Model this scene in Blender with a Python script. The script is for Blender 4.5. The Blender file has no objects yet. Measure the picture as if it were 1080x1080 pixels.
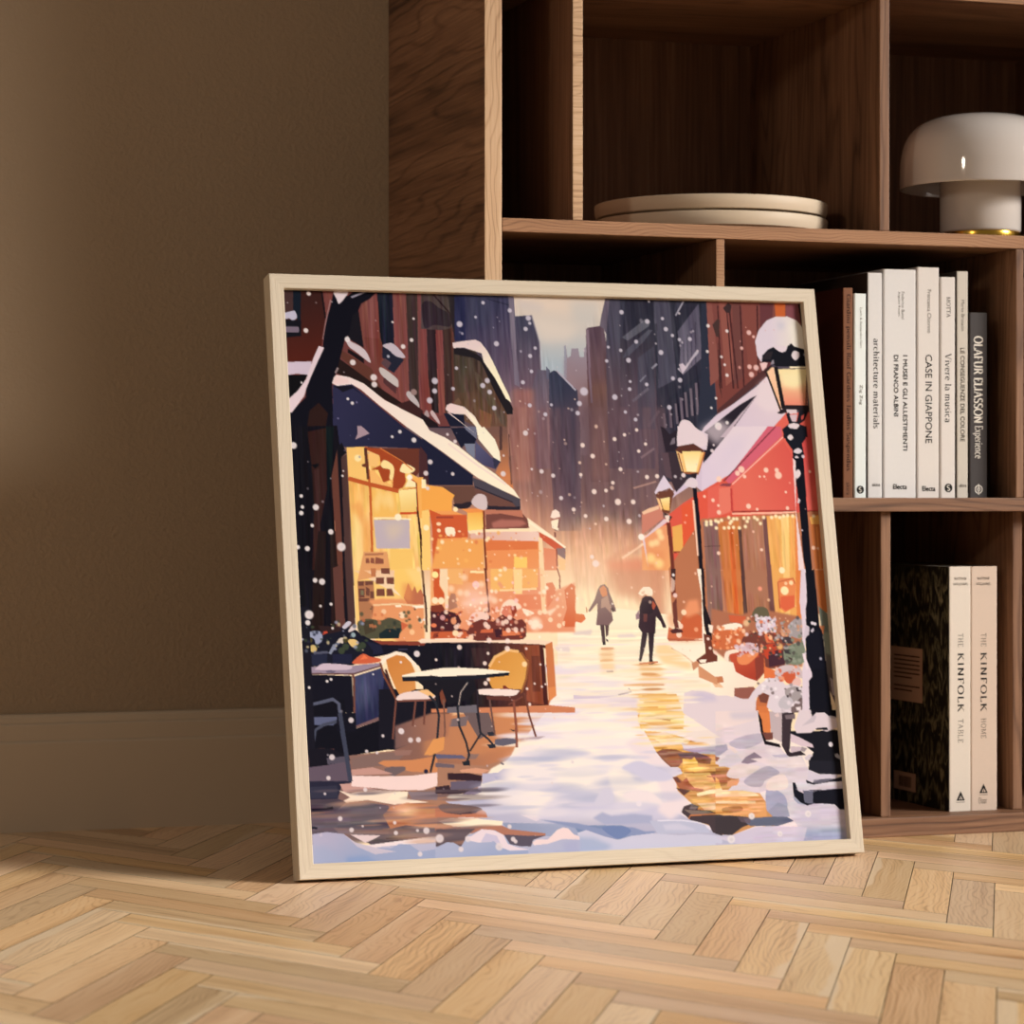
import bpy, bmesh, math, random
import numpy as np
from mathutils import Vector, Matrix
random.seed(11)
SC = bpy.context.scene
COL = SC.collection
PI = math.pi

# ------------------------------------------------------------------ helpers
def srgb(r, g, b):
    f = lambda c: (c/255/12.92) if c/255 <= .04045 else ((c/255+.055)/1.055)**2.4
    return (f(r), f(g), f(b), 1)

def link(o, parent=None):
    COL.objects.link(o)
    if parent is not None: o.parent = parent
    return o

def tag(o, label=None, cat=None, group=None, kind=None):
    for k, v in (('label', label), ('category', cat), ('group', group), ('kind', kind)):
        if v: o[k] = v
    return o

def thing(name, label, cat, loc, group=None, rot=(0, 0, 0)):
    o = bpy.data.objects.new(name, None)
    o.empty_display_size = .05
    o.location = loc; o.rotation_euler = rot
    link(o)
    return tag(o, label, cat, group)

def mesh_obj(name, bm, mat, parent=None, smooth=False):
    me = bpy.data.meshes.new(name)
    bm.normal_update()
    bm.to_mesh(me); bm.free()
    if smooth:
        for p in me.polygons: p.use_smooth = True
        try: me.set_sharp_from_angle(angle=math.radians(38))
        except Exception: pass
    if mat is not None: me.materials.append(mat)
    return link(bpy.data.objects.new(name, me), parent)

def grain_uv(bm, axis, off):
    """UV in metres: u along the grain axis, v across it."""
    uvl = bm.loops.layers.uv.verify()
    for f in bm.faces:
        n = f.normal; k = max(range(3), key=lambda i: abs(n[i]))
        ax = [i for i in range(3) if i != k]
        if k == axis: ua, va = ax
        else: ua = axis; va = [i for i in ax if i != axis][0]
        for l in f.loops:
            c = l.vert.co
            # across the thickness the growth rings carry on round the corner
            l[uvl].uv = (c[ua]+off[0], c[va]+off[1]+.37*k)

def box(bm, lo, hi, bevel=0):
    vs = [bm.verts.new((x, y, z)) for x in (lo[0], hi[0]) for y in (lo[1], hi[1]) for z in (lo[2], hi[2])]
    F = [(0, 1, 3, 2), (4, 6, 7, 5), (0, 4, 5, 1), (2, 3, 7, 6), (0, 2, 6, 4), (1, 5, 7, 3)]
    fs = [bm.faces.new([vs[i] for i in f]) for f in F]
    bm.normal_update()
    if bevel:
        es = list({e for f in fs for e in f.edges})
        bmesh.ops.bevel(bm, geom=es, offset=bevel, segments=2, affect='EDGES', profile=.6)
    return bm

def board(name, lo, hi, axis, mat, parent, origin, bevel=.0012, edge=None, edge_axis=0):
    bm = bmesh.new()
    o = Vector(origin)
    box(bm, Vector(lo)-o, Vector(hi)-o, bevel)
    bm.normal_update()
    off = (random.uniform(0, 9), random.uniform(0, 9))
    grain_uv(bm, axis, off)
    if edge is not None:
        # the sawn front edge shows its own figure
        uvl = bm.loops.layers.uv.verify()
        for f in bm.faces:
            if f.normal.y < -.6:
                f.material_index = 1
                for l in f.loops:
                    c = l.vert.co; uv = (c.x, c.z) if edge_axis == 0 else (c.z, c.x)
                    l[uvl].uv = (uv[0]+off[0], uv[1]+off[1])
    ob = mesh_obj(name, bm, mat, parent)
    if edge is not None: ob.data.materials.append(edge)
    return ob

def lathe(name, prof, mat, parent, seg=96, smooth=True, close=False):
    bm = bmesh.new(); rings = []
    for r, z in prof:
        if r < 1e-6: rings.append([bm.verts.new((0, 0, z))])
        else: rings.append([bm.verts.new((r*math.cos(2*PI*i/seg), r*math.sin(2*PI*i/seg), z)) for i in range(seg)])
    pairs = list(zip(rings, rings[1:]))
    if close: pairs.append((rings[-1], rings[0]))
    for a, b in pairs:
        for i in range(seg):
            j = (i+1) % seg
            if len(a) == 1 and len(b) == 1: continue
            if len(a) == 1: bm.faces.new((a[0], b[j], b[i]))
            elif len(b) == 1: bm.faces.new((a[i], a[j], b[0]))
            else: bm.faces.new((a[i], a[j], b[j], b[i]))
    bmesh.ops.recalc_face_normals(bm, faces=bm.faces)
    return mesh_obj(name, bm, mat, parent, smooth)

# ------------------------------------------------------------------ materials
class NT:
    def __init__(s, name):
        s.m = bpy.data.materials.new(name); s.m.use_nodes = True
        s.t = s.m.node_tree; s.b = s.t.nodes['Principled BSDF']
    def n(s, typ, **kw):
        nd = s.t.nodes.new(typ)
        for k, v in kw.items():
            if k.startswith('i_'):
                key = k[2:].replace('_', ' ')
                nd.inputs[int(key) if key.isdigit() else key].default_value = v
            else: setattr(nd, k, v)
        return nd
    def l(s, a, b): s.t.links.new(a, b)
    def math(s, op, a, b=None, c=None):
        nd = s.n('ShaderNodeMath', operation=op)
        for i, v in enumerate((a, b, c)):
            if v is None: continue
            if hasattr(v, 'is_linked'): s.l(v, nd.inputs[i])
            else: nd.inputs[i].default_value = v
        return nd.outputs[0]
    def ramp(s, fac, stops):
        r = s.n('ShaderNodeValToRGB'); e = r.color_ramp.elements
        while len(e) < len(stops): e.new(.5)
        for el, (p, c) in zip(e, stops): el.position = p; el.color = c
        s.l(fac, r.inputs[0]); return r.outputs[0]
    def mix(s, fac, a, b, mode='MIX'):
        nd = s.n('ShaderNodeMix', data_type='RGBA', blend_type=mode)
        for i, v in ((0, fac), (6, a), (7, b)):
            if hasattr(v, 'is_linked'): s.l(v, nd.inputs[i])
            else: nd.inputs[i].default_value = v
        return nd.outputs[2]
    def noise(s, vec, scale, detail=4, rough=.55, dist=0):
        nd = s.n('ShaderNodeTexNoise'); nd.inputs['Scale'].default_value = scale
        nd.inputs['Detail'].default_value = detail; nd.inputs['Roughness'].default_value = rough
        nd.inputs['Distortion'].default_value = dist
        s.l(vec, nd.inputs['Vector']); return nd.outputs['Fac']
    def vec(s, x, y, z=0.0):
        nd = s.n('ShaderNodeCombineXYZ')
        for i, v in enumerate((x, y, z)):
            if hasattr(v, 'is_linked'): s.l(v, nd.inputs[i])
            else: nd.inputs[i].default_value = v
        return nd.outputs[0]
    def bump(s, h, strength, dist=.001):
        nd = s.n('ShaderNodeBump'); nd.inputs['Strength'].default_value = strength
        nd.inputs['Distance'].default_value = dist
        s.l(h, nd.inputs['Height']); s.l(nd.outputs[0], s.b.inputs['Normal'])

def simple(name, col, rough=.5, spec=.5, metal=0, coat=0):
    t = NT(name); t.b.inputs['Base Color'].default_value = col
    t.b.inputs['Roughness'].default_value = rough; t.b.inputs['Metallic'].default_value = metal
    t.b.inputs['Specular IOR Level'].default_value = spec; t.b.inputs['Coat Weight'].default_value = coat
    return t.m

def wood(name, dark, mid, light, ring=55, wob=.06, fibre=260, rough=.55, bump=.25, ringamt=.35, floor=False, along=1.6, spec=.35):
    t = NT(name)
    uv = t.n('ShaderNodeUVMap').outputs[0]
    sp = t.n('ShaderNodeSeparateXYZ'); t.l(uv, sp.inputs[0])
    u, v = sp.outputs[0], sp.outputs[1]
    z = 0.0
    if floor:
        at = t.n('ShaderNodeAttribute', attribute_name='plank')
        sr = t.n('ShaderNodeSeparateColor'); t.l(at.outputs['Color'], sr.inputs[0])
        ra, rb, rc = sr.outputs
        z = t.math('MULTIPLY', ra, 40.0)
    slow = t.noise(t.vec(t.math('MULTIPLY', u, along), t.math('MULTIPLY', v, 9.0), z), 1.0, 3, .5, .3)
    w = t.math('ADD', t.math('MULTIPLY', v, ring), t.math('MULTIPLY', slow, wob*ring*6))
    s1 = t.math('SINE', t.math('MULTIPLY', w, 2*PI))
    s1 = t.math('POWER', t.math('MULTIPLY_ADD', s1, .5, .5), 5.0)
    fine = t.noise(t.vec(t.math('MULTIPLY', u, 7.0), t.math('MULTIPLY', v, fibre), z), 1.0, 5, .6, .2)
    broad = t.noise(t.vec(t.math('MULTIPLY', u, 1.1), t.math('MULTIPLY', v, 16.0), z), 1.0, 4, .55, .5)
    fac = t.math('ADD', t.math('MULTIPLY', broad, .55), t.math('MULTIPLY', fine, .45))
    fac = t.math('SUBTRACT', fac, t.math('MULTIPLY', t.math('SUBTRACT', s1, .2), ringamt*.45))
    col = t.ramp(fac, [(.28, dark), (.5, mid), (.72, light)])
    if floor:
        # each board has its own tone; some carry a pale sapwood edge
        hsv = t.n('ShaderNodeHueSaturation')
        t.l(t.math('MULTIPLY_ADD', rb, .014, .493), hsv.inputs['Hue'])
        t.l(t.math('MULTIPLY_ADD', rc, .24, .86), hsv.inputs['Saturation'])
        t.l(t.math('MULTIPLY_ADD', ra, .36, .80), hsv.inputs['Value'])
        t.l(col, hsv.inputs['Color']); col = hsv.outputs[0]
        uv2 = t.n('ShaderNodeUVMap', uv_map='local').outputs[0]
        s2 = t.n('ShaderNodeSeparateXYZ'); t.l(uv2, s2.inputs[0])
        edge = t.math('ADD', s2.outputs[1], t.math('MULTIPLY', t.math('SUBTRACT', slow, .5), 1.5))
        m = t.n('ShaderNodeMapRange'); m.inputs[1].default_value = .17; m.inputs[2].default_value = .10
        t.l(edge, m.inputs[0])
        on = t.math('GREATER_THAN', rb, .72)
        col = t.mix(t.math('MULTIPLY', t.math('MULTIPLY', m.outputs[0], on), .8), col, srgb(236, 212, 178))
        t.l(t.math('MULTIPLY_ADD', fine, .18, rough-.09), t.b.inputs['Roughness'])
    else:
        t.b.inputs['Roughness'].default_value = rough
    t.l(col, t.b.inputs['Base Color'])
    t.b.inputs['Specular IOR Level'].default_value = spec
    t.bump(t.math('SUBTRACT', fine, t.math('MULTIPLY', s1, .4)), bump, .0006)
    return t.m

def paint(name, col, col2, stip=900, bump=.3, rough=.7):
    t = NT(name)
    co = t.n('ShaderNodeTexCoord').outputs['Object']
    a = t.noise(co, 3.0, 3); b = t.noise(co, stip, 3, .6)
    t.l(t.mix(a, col, col2), t.b.inputs['Base Color'])
    t.b.inputs['Roughness'].default_value = rough
    t.b.inputs['Specular IOR Level'].default_value = .25
    t.bump(b, bump, .0025)
    return t.m

M_FLOOR = wood('oak parquet', srgb(176,134,94), srgb(231,193,147), srgb(242,212,172), ring=150, wob=.022, rough=.42, floor=True, ringamt=.23, along=3.2, bump=.12)
M_GAP = simple('parquet joint', srgb(60, 38, 24), .9, .1)
M_CASE = wood('brown oak', srgb(72,48,35), srgb(126,90,66), srgb(162,122,92), ring=46, wob=.05, rough=.55, ringamt=.26, along=1.3)
M_PANEL = wood('brown oak veneer', srgb(72,48,35), srgb(126,90,66), srgb(162,122,92), ring=30, wob=.02, rough=.6, ringamt=.08, along=1.0)
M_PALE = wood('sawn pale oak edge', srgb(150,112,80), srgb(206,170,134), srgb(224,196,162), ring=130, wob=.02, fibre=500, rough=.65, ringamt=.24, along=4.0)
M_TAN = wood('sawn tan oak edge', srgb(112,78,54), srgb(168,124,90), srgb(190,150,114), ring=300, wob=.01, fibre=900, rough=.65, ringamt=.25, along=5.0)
M_FRAME = wood('pale oak', srgb(178,162,143), srgb(200,187,166), srgb(216,205,187), ring=160, wob=.012, fibre=1100, rough=.6, ringamt=.12, along=3.0)
M_WALL = paint('warm beige wall paint', srgb(160,138,112), srgb(165,143,117), 170, .7, .75)
M_BASE = paint('cream baseboard paint', srgb(198,178,152), srgb(202,182,156), 300, .05, .45)
M_BACK = simple('hardboard', srgb(96, 68, 46), .8, .2)
M_PAGES = simple('book paper', srgb(226, 214, 196), .9, .1)
M_INK = simple('black ink', srgb(24, 22, 22), .6, .2)
M_GREYINK = simple('grey ink', srgb(96, 90, 84), .6, .2)
M_WHITEINK = simple('white ink', srgb(236, 230, 220), .6, .2)
M_BROWNINK = simple('dark brown ink', srgb(58, 30, 18), .6, .2)
M_CERAMIC = simple('matt beige ceramic', srgb(206, 188, 164), .55, .4)
M_OPAL = simple('opal glass', srgb(206,198,192), .07, .5, coat=.35)
M_BRASS = simple('polished brass', srgb(214, 168, 70), .22, .5, metal=1)

# ------------------------------------------------------------------ setting
WALL_Y = 3.236
def build_floor():
    """Parquet: boards laid in a zigzag, each with its own grain offset."""
    ea = Vector((math.cos(math.radians(61)), math.sin(math.radians(61)), 0))
    eb = Vector((math.cos(math.radians(-60.2)), math.sin(math.radians(-60.2)), 0))
    W, L, g = .0505, .298, .00048
    org = Vector((1.1869, 2.2559, 0))
    bm = bmesh.new()
    uvl = bm.loops.layers.uv.new('UVMap'); uv2 = bm.loops.layers.uv.new('local')
    cl = bm.loops.layers.float_color.new('plank')
    rnd = random.Random(5)
    def plank(a0, b0, la, lb, alonga):
        c = org+ea*(a0+la/2)+eb*(b0+lb/2)
        if not (-2.2 < c.x < 4.2 and -.8 < c.y < WALL_Y+.12): return
        A = (a0+g, a0+la-g); B = (b0+g, b0+lb-g)
        rc = (rnd.random(), rnd.random(), rnd.random(), 1)
        ou, ov = rnd.uniform(0, 50), rnd.uniform(0, 50); fl = rnd.random() < .5
        top = []; bot = []
        for a, b in ((A[0], B[0]), (A[0], B[1]), (A[1], B[1]), (A[1], B[0])):
            p = org+ea*a+eb*b
            top.append((bm.verts.new((p.x, p.y, 0)), a, b)); bot.append(bm.verts.new((p.x, p.y, -.004)))
        fs = [(bm.faces.new([t[0] for t in top]), [(t[1], t[2]) for t in top])]
        for i in range(4):
            j = (i+1) % 4
            f = bm.faces.new((top[i][0], bot[i], bot[j], top[j][0])); f.material_index = 1
            fs.append((f, [(top[i][1], top[i][2])]*2+[(top[j][1], top[j][2])]*2))
        for f, ab in fs:
            for l, (a, b) in zip(f.loops, ab):
                u, v = (a-a0, b-b0) if alonga else (b-b0, a-a0)
                l[uvl].uv = (u+ou, v+ov); lv = v/W
                l[uv2].uv = (u/L, 1-lv if fl else lv); l[cl] = rc
    for j in range(-12, 13):
        for k in range(-60, 61):
            a0, b0 = -k*W+j*L, k*W+j*L
            plank(a0, b0, L, W, True)
            plank(a0, b0-L, W, L, False)
    bmesh.ops.recalc_face_normals(bm, faces=bm.faces)
    s = [bm.verts.new(p) for p in ((-2.3, -.9, -.0042), (4.3, -.9, -.0042), (4.3, WALL_Y, -.0042), (-2.3, WALL_Y, -.0042))]
    f = bm.faces.new(s); f.material_index = 1
    o = mesh_obj('floor', bm, M_FLOOR); o.data.materials.append(M_GAP)
    tag(o, 'oak parquet floor laid in a zigzag', kind='structure')
build_floor()

def build_wall():
    bm = bmesh.new()
    box(bm, (-2.3, WALL_Y, -.0045), (4.3, WALL_Y+.12, 2.7))
    o = mesh_obj('wall_back', bm, M_WALL); tag(o, 'warm beige painted wall', kind='structure')
    # baseboard profile, (distance out of the wall, height)
    prof = [(0, 0), (.0205, 0), (.0205, .1045), (.0192, .1068), (.0165, .108), (.0165, .1105), (.0162, .1255), (.0150, .1275), (.0118, .1285), (.0118, .1305), (.0110, .1355), (.0085, .1383), (0, .139)]
    bm = bmesh.new()
    for x0, x1 in ((-2.3, .9255), (2.2035, 4.3)):
        a = [bm.verts.new((x0, WALL_Y-d, z)) for d, z in prof]; b = [bm.verts.new((x1, WALL_Y-d, z)) for d, z in prof]
        for i in range(len(prof)-1): bm.faces.new((a[i], a[i+1], b[i+1], b[i]))
        bm.faces.new(a); bm.faces.new(b[::-1])
    bmesh.ops.recalc_face_normals(bm, faces=bm.faces)
    o = mesh_obj('baseboard_back', bm, M_BASE); tag(o, 'cream moulded baseboard along the wall', kind='structure')
build_wall()

# ------------------------------------------------------------------ bookcase
YF, YB = 2.848, 3.234
def build_bookcase():
    o = (.9273, 3.04, 0)
    t = thing('bookcase', 'tall brown oak bookcase of open square cubbyholes against the beige wall', 'bookcase', o)
    X0, X1, ZT = .9273, 2.2, 1.305
    P = lambda nm, lo, hi, ax, m=M_CASE, e=None, ea=0: board(nm, lo, hi, ax, m, t, o, edge=e, edge_axis=ea)
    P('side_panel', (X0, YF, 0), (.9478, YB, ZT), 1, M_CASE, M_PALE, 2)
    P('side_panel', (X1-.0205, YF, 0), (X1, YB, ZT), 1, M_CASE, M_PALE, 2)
    xi, xo = .9479, X1-.0206
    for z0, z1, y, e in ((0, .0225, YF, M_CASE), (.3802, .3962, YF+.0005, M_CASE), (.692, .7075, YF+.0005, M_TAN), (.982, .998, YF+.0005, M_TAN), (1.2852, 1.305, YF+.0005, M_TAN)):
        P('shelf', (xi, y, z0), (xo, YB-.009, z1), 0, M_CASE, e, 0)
    P('back_panel', (xi, YB-.0085, .001), (xo, YB-.0005, ZT-.001), 2, M_PANEL)
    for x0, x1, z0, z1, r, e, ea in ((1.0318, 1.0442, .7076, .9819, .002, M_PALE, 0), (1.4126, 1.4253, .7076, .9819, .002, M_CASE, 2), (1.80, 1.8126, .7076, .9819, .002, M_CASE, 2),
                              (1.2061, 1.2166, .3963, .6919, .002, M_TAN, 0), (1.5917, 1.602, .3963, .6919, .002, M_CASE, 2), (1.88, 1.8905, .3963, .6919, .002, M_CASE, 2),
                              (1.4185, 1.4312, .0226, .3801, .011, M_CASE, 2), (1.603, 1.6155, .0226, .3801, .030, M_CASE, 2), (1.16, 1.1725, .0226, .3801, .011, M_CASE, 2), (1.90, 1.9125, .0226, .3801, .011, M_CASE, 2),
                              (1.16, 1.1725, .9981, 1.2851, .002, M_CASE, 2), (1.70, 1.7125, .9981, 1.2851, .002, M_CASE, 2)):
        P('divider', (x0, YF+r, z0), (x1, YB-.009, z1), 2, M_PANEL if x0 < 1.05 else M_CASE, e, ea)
build_bookcase()

# ------------------------------------------------------------------ lettering
def arc(cx, cy, rx, ry, a0, a1, n=9):
    return [(cx+rx*math.cos(math.radians(a0+(a1-a0)*i/n)), cy+ry*math.sin(math.radians(a0+(a1-a0)*i/n))) for i in range(n+1)]
X_ = .64
def _glyphs():
    g = {}
    st = lambda x, y0, y1: [(x, y0), (x, y1)]
    # (width, strokes, serif points)
    g['A'] = (.74, [[(.08, 0), (.36, 1)], [(.36, 1), (.66, 0)], [(.2, .36), (.54, .36)]], [(.08, 0), (.66, 0)])
    g['B'] = (.64, [st(.16, 0, 1), [(.16, 1), (.34, 1)]+arc(.34, .76, .2, .24, 90, -90)+[(.16, .52)], [(.16, .52), (.36, .52)]+arc(.36, .26, .22, .26, 90, -90)+[(.16, 0)]], [(.16, 0), (.16, 1)])
    g['C'] = (.72, [arc(.42, .5, .34, .5, 45, 315, 16)], [])
    g['E'] = (.6, [st(.16, 0, 1), [(.16, 1), (.52, 1), (.52, .84)], [(.16, .52), (.44, .52)], [(.16, 0), (.55, 0), (.56, .18)]], [(.16, 0), (.16, 1)])
    g['F'] = (.58, [st(.16, 0, 1), [(.16, 1), (.52, 1), (.52, .84)], [(.16, .5), (.44, .5)]], [(.16, 0), (.16, 1)])
    g['G'] = (.76, [arc(.42, .5, .34, .5, 45, 300, 16)+[(.66, .1), (.66, .42), (.48, .42)]], [])
    g['H'] = (.78, [st(.16, 0, 1), st(.62, 0, 1), [(.16, .52), (.62, .52)]], [(.16, 0), (.16, 1), (.62, 0), (.62, 1)])
    g['I'] = (.34, [st(.17, 0, 1)], [(.17, 0), (.17, 1)])
    g['J'] = (.4, [[(.22, 1), (.22, .1)]+arc(.1, .1, .12, .16, 0, -100, 5)], [(.22, 1)])
    g['K'] = (.74, [st(.16, 0, 1), [(.6, 1), (.18, .46)], [(.28, .6), (.66, 0)]], [(.16, 0), (.16, 1), (.6, 1), (.66, 0)])
    g['L'] = (.58, [st(.16, 0, 1), [(.16, 0), (.53, 0), (.54, .2)]], [(.16, 0), (.16, 1)])
    g['M'] = (.92, [st(.16, 0, 1), [(.16, 1), (.46, .06), (.76, 1)], st(.76, 0, 1)], [(.16, 0), (.76, 0), (.12, 1), (.8, 1)])
    g['N'] = (.8, [st(.16, 0, 1), [(.16, 1), (.64, 0)], st(.64, 0, 1)], [(.16, 0), (.64, 1), (.12, 1)])
    g['O'] = (.84, [arc(.42, .5, .34, .5, 0, 360, 22)], [])
    g['R'] = (.68, [st(.16, 0, 1), [(.16, 1), (.34, 1)]+arc(.34, .74, .22, .26, 90, -90)+[(.16, .48)], [(.36, .48), (.62, 0)]], [(.16, 0), (.16, 1), (.62, 0)])
    g['S'] = (.58, [arc(.29, .75, .2, .25, 35, 230, 9)+arc(.29, .25, .22, .25, 50, -150, 9)], [])
    g['T'] = (.66, [st(.33, 0, 1), [(.06, .83), (.06, 1), (.6, 1), (.6, .83)]], [(.33, 0)])
    g['U'] = (.78, [[(.15, 1), (.15, .3)]+arc(.39, .28, .24, .28, 180, 360, 10)+[(.63, 1)]], [(.15, 1), (.63, 1)])
    g['V'] = (.74, [[(.07, 1), (.37, 0)], [(.37, 0), (.66, 1)]], [(.07, 1), (.66, 1)])
    g['W'] = (1.02, [[(.06, 1), (.28, 0), (.5, .9), (.72, 0), (.94, 1)]], [(.06, 1), (.94, 1)])
    x = X_
    g['a'] = (.5, [arc(.24, x-.17, .15, .17, 150, 0, 6)+[(.39, .0)], arc(.24, .18, .17, .18, 70, 340, 9)], [(.41, 0)])
    g['c'] = (.5, [arc(.28, x/2, .2, x/2, 50, 310, 12)], [])
    g['d'] = (.58, [arc(.26, x/2, .19, x/2, 20, 340, 12), [(.44, 1), (.44, 0)]], [(.42, 1), (.46, 0)])
    g['e'] = (.52, [[(.09, .36), (.45, .36)]+arc(.27, x/2, .19, x/2, 10, 310, 12)], [])
    g['f'] = (.36, [[(.17, 0), (.17, .8)]+arc(.3, .8, .13, .2, 180, 60, 5), [(.05, x), (.32, x)]], [(.17, 0)])
    g['h'] = (.6, [st(.14, 0, 1), arc(.3, x-.2, .16, .2, 180, 0, 7)+[(.46, 0)]], [(.14, 0), (.12, 1), (.46, 0)])
    g['i'] = (.28, [st(.14, 0, x), [(.14, .84), (.14, .94)]], [(.14, 0), (.11, x)])
    g['l'] = (.28, [st(.14, 0, 1)], [(.14, 0), (.11, 1)])
    g['m'] = (.9, [st(.14, 0, x), arc(.29, x-.2, .15, .2, 180, 0, 7)+[(.44, 0)], arc(.59, x-.2, .15, .2, 180, 0, 7)+[(.74, 0)]], [(.14, 0), (.11, x), (.44, 0), (.74, 0)])
    g['n'] = (.6, [st(.14, 0, x), arc(.3, x-.2, .16, .2, 180, 0, 7)+[(.46, 0)]], [(.14, 0), (.11, x), (.46, 0)])
    g['o'] = (.56, [arc(.28, x/2, .2, x/2, 0, 360, 16)], [])
    g['p'] = (.58, [st(.13, -.3, x), arc(.31, x/2, .19, x/2, 160, -160, 12)], [(.13, -.3), (.1, x)])
    g['r'] = (.42, [st(.14, 0, x), arc(.3, x-.2, .16, .2, 180, 50, 6)], [(.14, 0), (.11, x)])
    g['s'] = (.42, [arc(.21, x*.75, .14, x*.25, 35, 230, 8)+arc(.21, x*.25, .15, x*.25, 50, -150, 8)], [])
    g['t'] = (.36, [[(.16, .82), (.16, .12)]+arc(.27, .12, .11, .12, 180, 310, 5), [(.04, x), (.31, x)]], [])
    g['u'] = (.6, [[(.13, x), (.13, .2)]+arc(.28, .2, .15, .2, 180, 360, 7), [(.45, x), (.45, 0)]], [(.11, x), (.43, x), (.47, 0)])
    g['v'] = (.52, [[(.05, x), (.26, 0)], [(.26, 0), (.46, x)]], [(.05, x), (.46, x)])
    g['x'] = (.54, [[(.07, x), (.45, 0)], [(.07, 0), (.45, x)]], [(.07, x), (.45, x), (.07, 0), (.45, 0)])
    return g
GLYPH = _glyphs()

def serif_shapes(text, thick=.15, thin=.055, track=.04):
    """flat polygons of a serif line of text, cap height 1"""
    polys = []; x = 0
    for ch in text:
        if ch == ' ': x += .34; continue
        if ch not in GLYPH: x += .4; continue
        w, strokes, serifs = GLYPH[ch]
        for s in strokes:
            p = [Vector((a+x, b)) for a, b in s]
            wid = []
            for i in range(len(p)):
                d = p[min(i+1, len(p)-1)]-p[max(i-1, 0)]
                k = abs(d.normalized().y) if d.length > 1e-6 else 1
                # diagonals rising to the right are hairlines, falling ones are stems
                if d.x*d.y > 0 and .25 < abs(d.x)/(abs(d.y)+1e-6) < 4 and len(s) <= 3: k *= .25
                wid.append(thin+(thick-thin)*k)
            for i in range(len(p)-1):
                d = (p[i+1]-p[i])
                if d.length < 1e-6: continue
                d.normalize(); n = Vector((-d.y, d.x))
                a, b = wid[i]/2, wid[i+1]/2
                if len(p) == 2: a = b = max(a, b)
                polys.append([p[i]+n*a, p[i]-n*a, p[i+1]-n*b, p[i+1]+n*b])
        for sx, sy in serifs:
            hw = .115; sx += x; h = thin*.55
            dy = -h if abs(sy-1) < .01 or abs(sy-X_) < .01 else h
            polys.append([Vector((sx-hw, sy-abs(dy) if dy < 0 else sy)), Vector((sx+hw, sy-abs(dy) if dy < 0 else sy)), Vector((sx+hw, sy if dy < 0 else sy+dy)), Vector((sx-hw, sy if dy < 0 else sy+dy))])
        x += w+track
    return polys

def sans_shapes(text, bold=0):
    cu = bpy.data.curves.new('tmp', 'FONT'); cu.body = text; cu.size = 1; cu.resolution_u = 3
    o = bpy.data.objects.new('tmp', cu); COL.objects.link(o)
    dg = bpy.context.evaluated_depsgraph_get(); dg.update()
    me = bpy.data.meshes.new_from_object(o.evaluated_get(dg))
    polys = [[Vector((me.vertices[i].co.x, me.vertices[i].co.y)) for i in p.vertices] for p in me.polygons]
    if bold: polys = [[v+Vector((dx, dy)) for v in q] for q in polys for dx, dy in ((-bold, 0), (bold, 0), (0, bold), (0, -bold))]
    bpy.data.objects.remove(o); bpy.data.curves.remove(cu); bpy.data.meshes.remove(me)
    return polys

def place_text(name, polys, mat, parent, y, x0, x1, za, zb, vertical=True):
    """fit flat polygons on a spine facing -Y (parent-local metres). Vertical text reads downwards
    from za to zb, letter tops towards +X; horizontal text runs x0..x1 with its base at zb."""
    xs = [p.x for q in polys for p in q]; ys = [p.y for q in polys for p in q]
    a0, a1, b0, b1 = min(xs), max(xs), min(ys), max(ys)
    bm = bmesh.new()
    for q in polys:
        vs = []
        for p in q:
            s = (p.x-a0)/(a1-a0); t = (p.y-b0)/(b1-b0)
            if vertical: c = (x0+(x1-x0)*t, y, za+(zb-za)*s)
            else: c = (x0+(x1-x0)*s, y, zb+(za-zb)*t)
            vs.append(bm.verts.new(c))
        try: bm.faces.new(vs)
        except ValueError: pass
    return mesh_obj(name, bm, mat, parent)

def flat(name, polys, mat, parent, y):
    bm = bmesh.new()
    for q in polys: bm.faces.new([bm.verts.new((a, y, b)) for a, b in q])
    return mesh_obj(name, bm, mat, parent)

def disc(cx, cz, r, n=28, r2=0):
    if r2: return [[(cx+q*math.cos(2*PI*k/n), cz+q*math.sin(2*PI*k/n)) for q, k in ((r, i), (r, i+1), (r2, i+1), (r2, i))] for i in range(n)]
    return [[(cx+r*math.cos(2*PI*i/n), cz+r*math.sin(2*PI*i/n)) for i in range(n)]]

# ------------------------------------------------------------------ books
def cover_mat(name, col, side=None, rough=.55):
    t = NT(name)
    co = t.n('ShaderNodeTexCoord').outputs['Object']
    n = t.noise(co, 260, 3)
    t.l(t.mix(t.math('MULTIPLY', n, .25), col, (col[0]*.8, col[1]*.8, col[2]*.8, 1)), t.b.inputs['Base Color'])
    t.b.inputs['Roughness'].default_value = rough; t.b.inputs['Specular IOR Level'].default_value = .3
    return t.m

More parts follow.
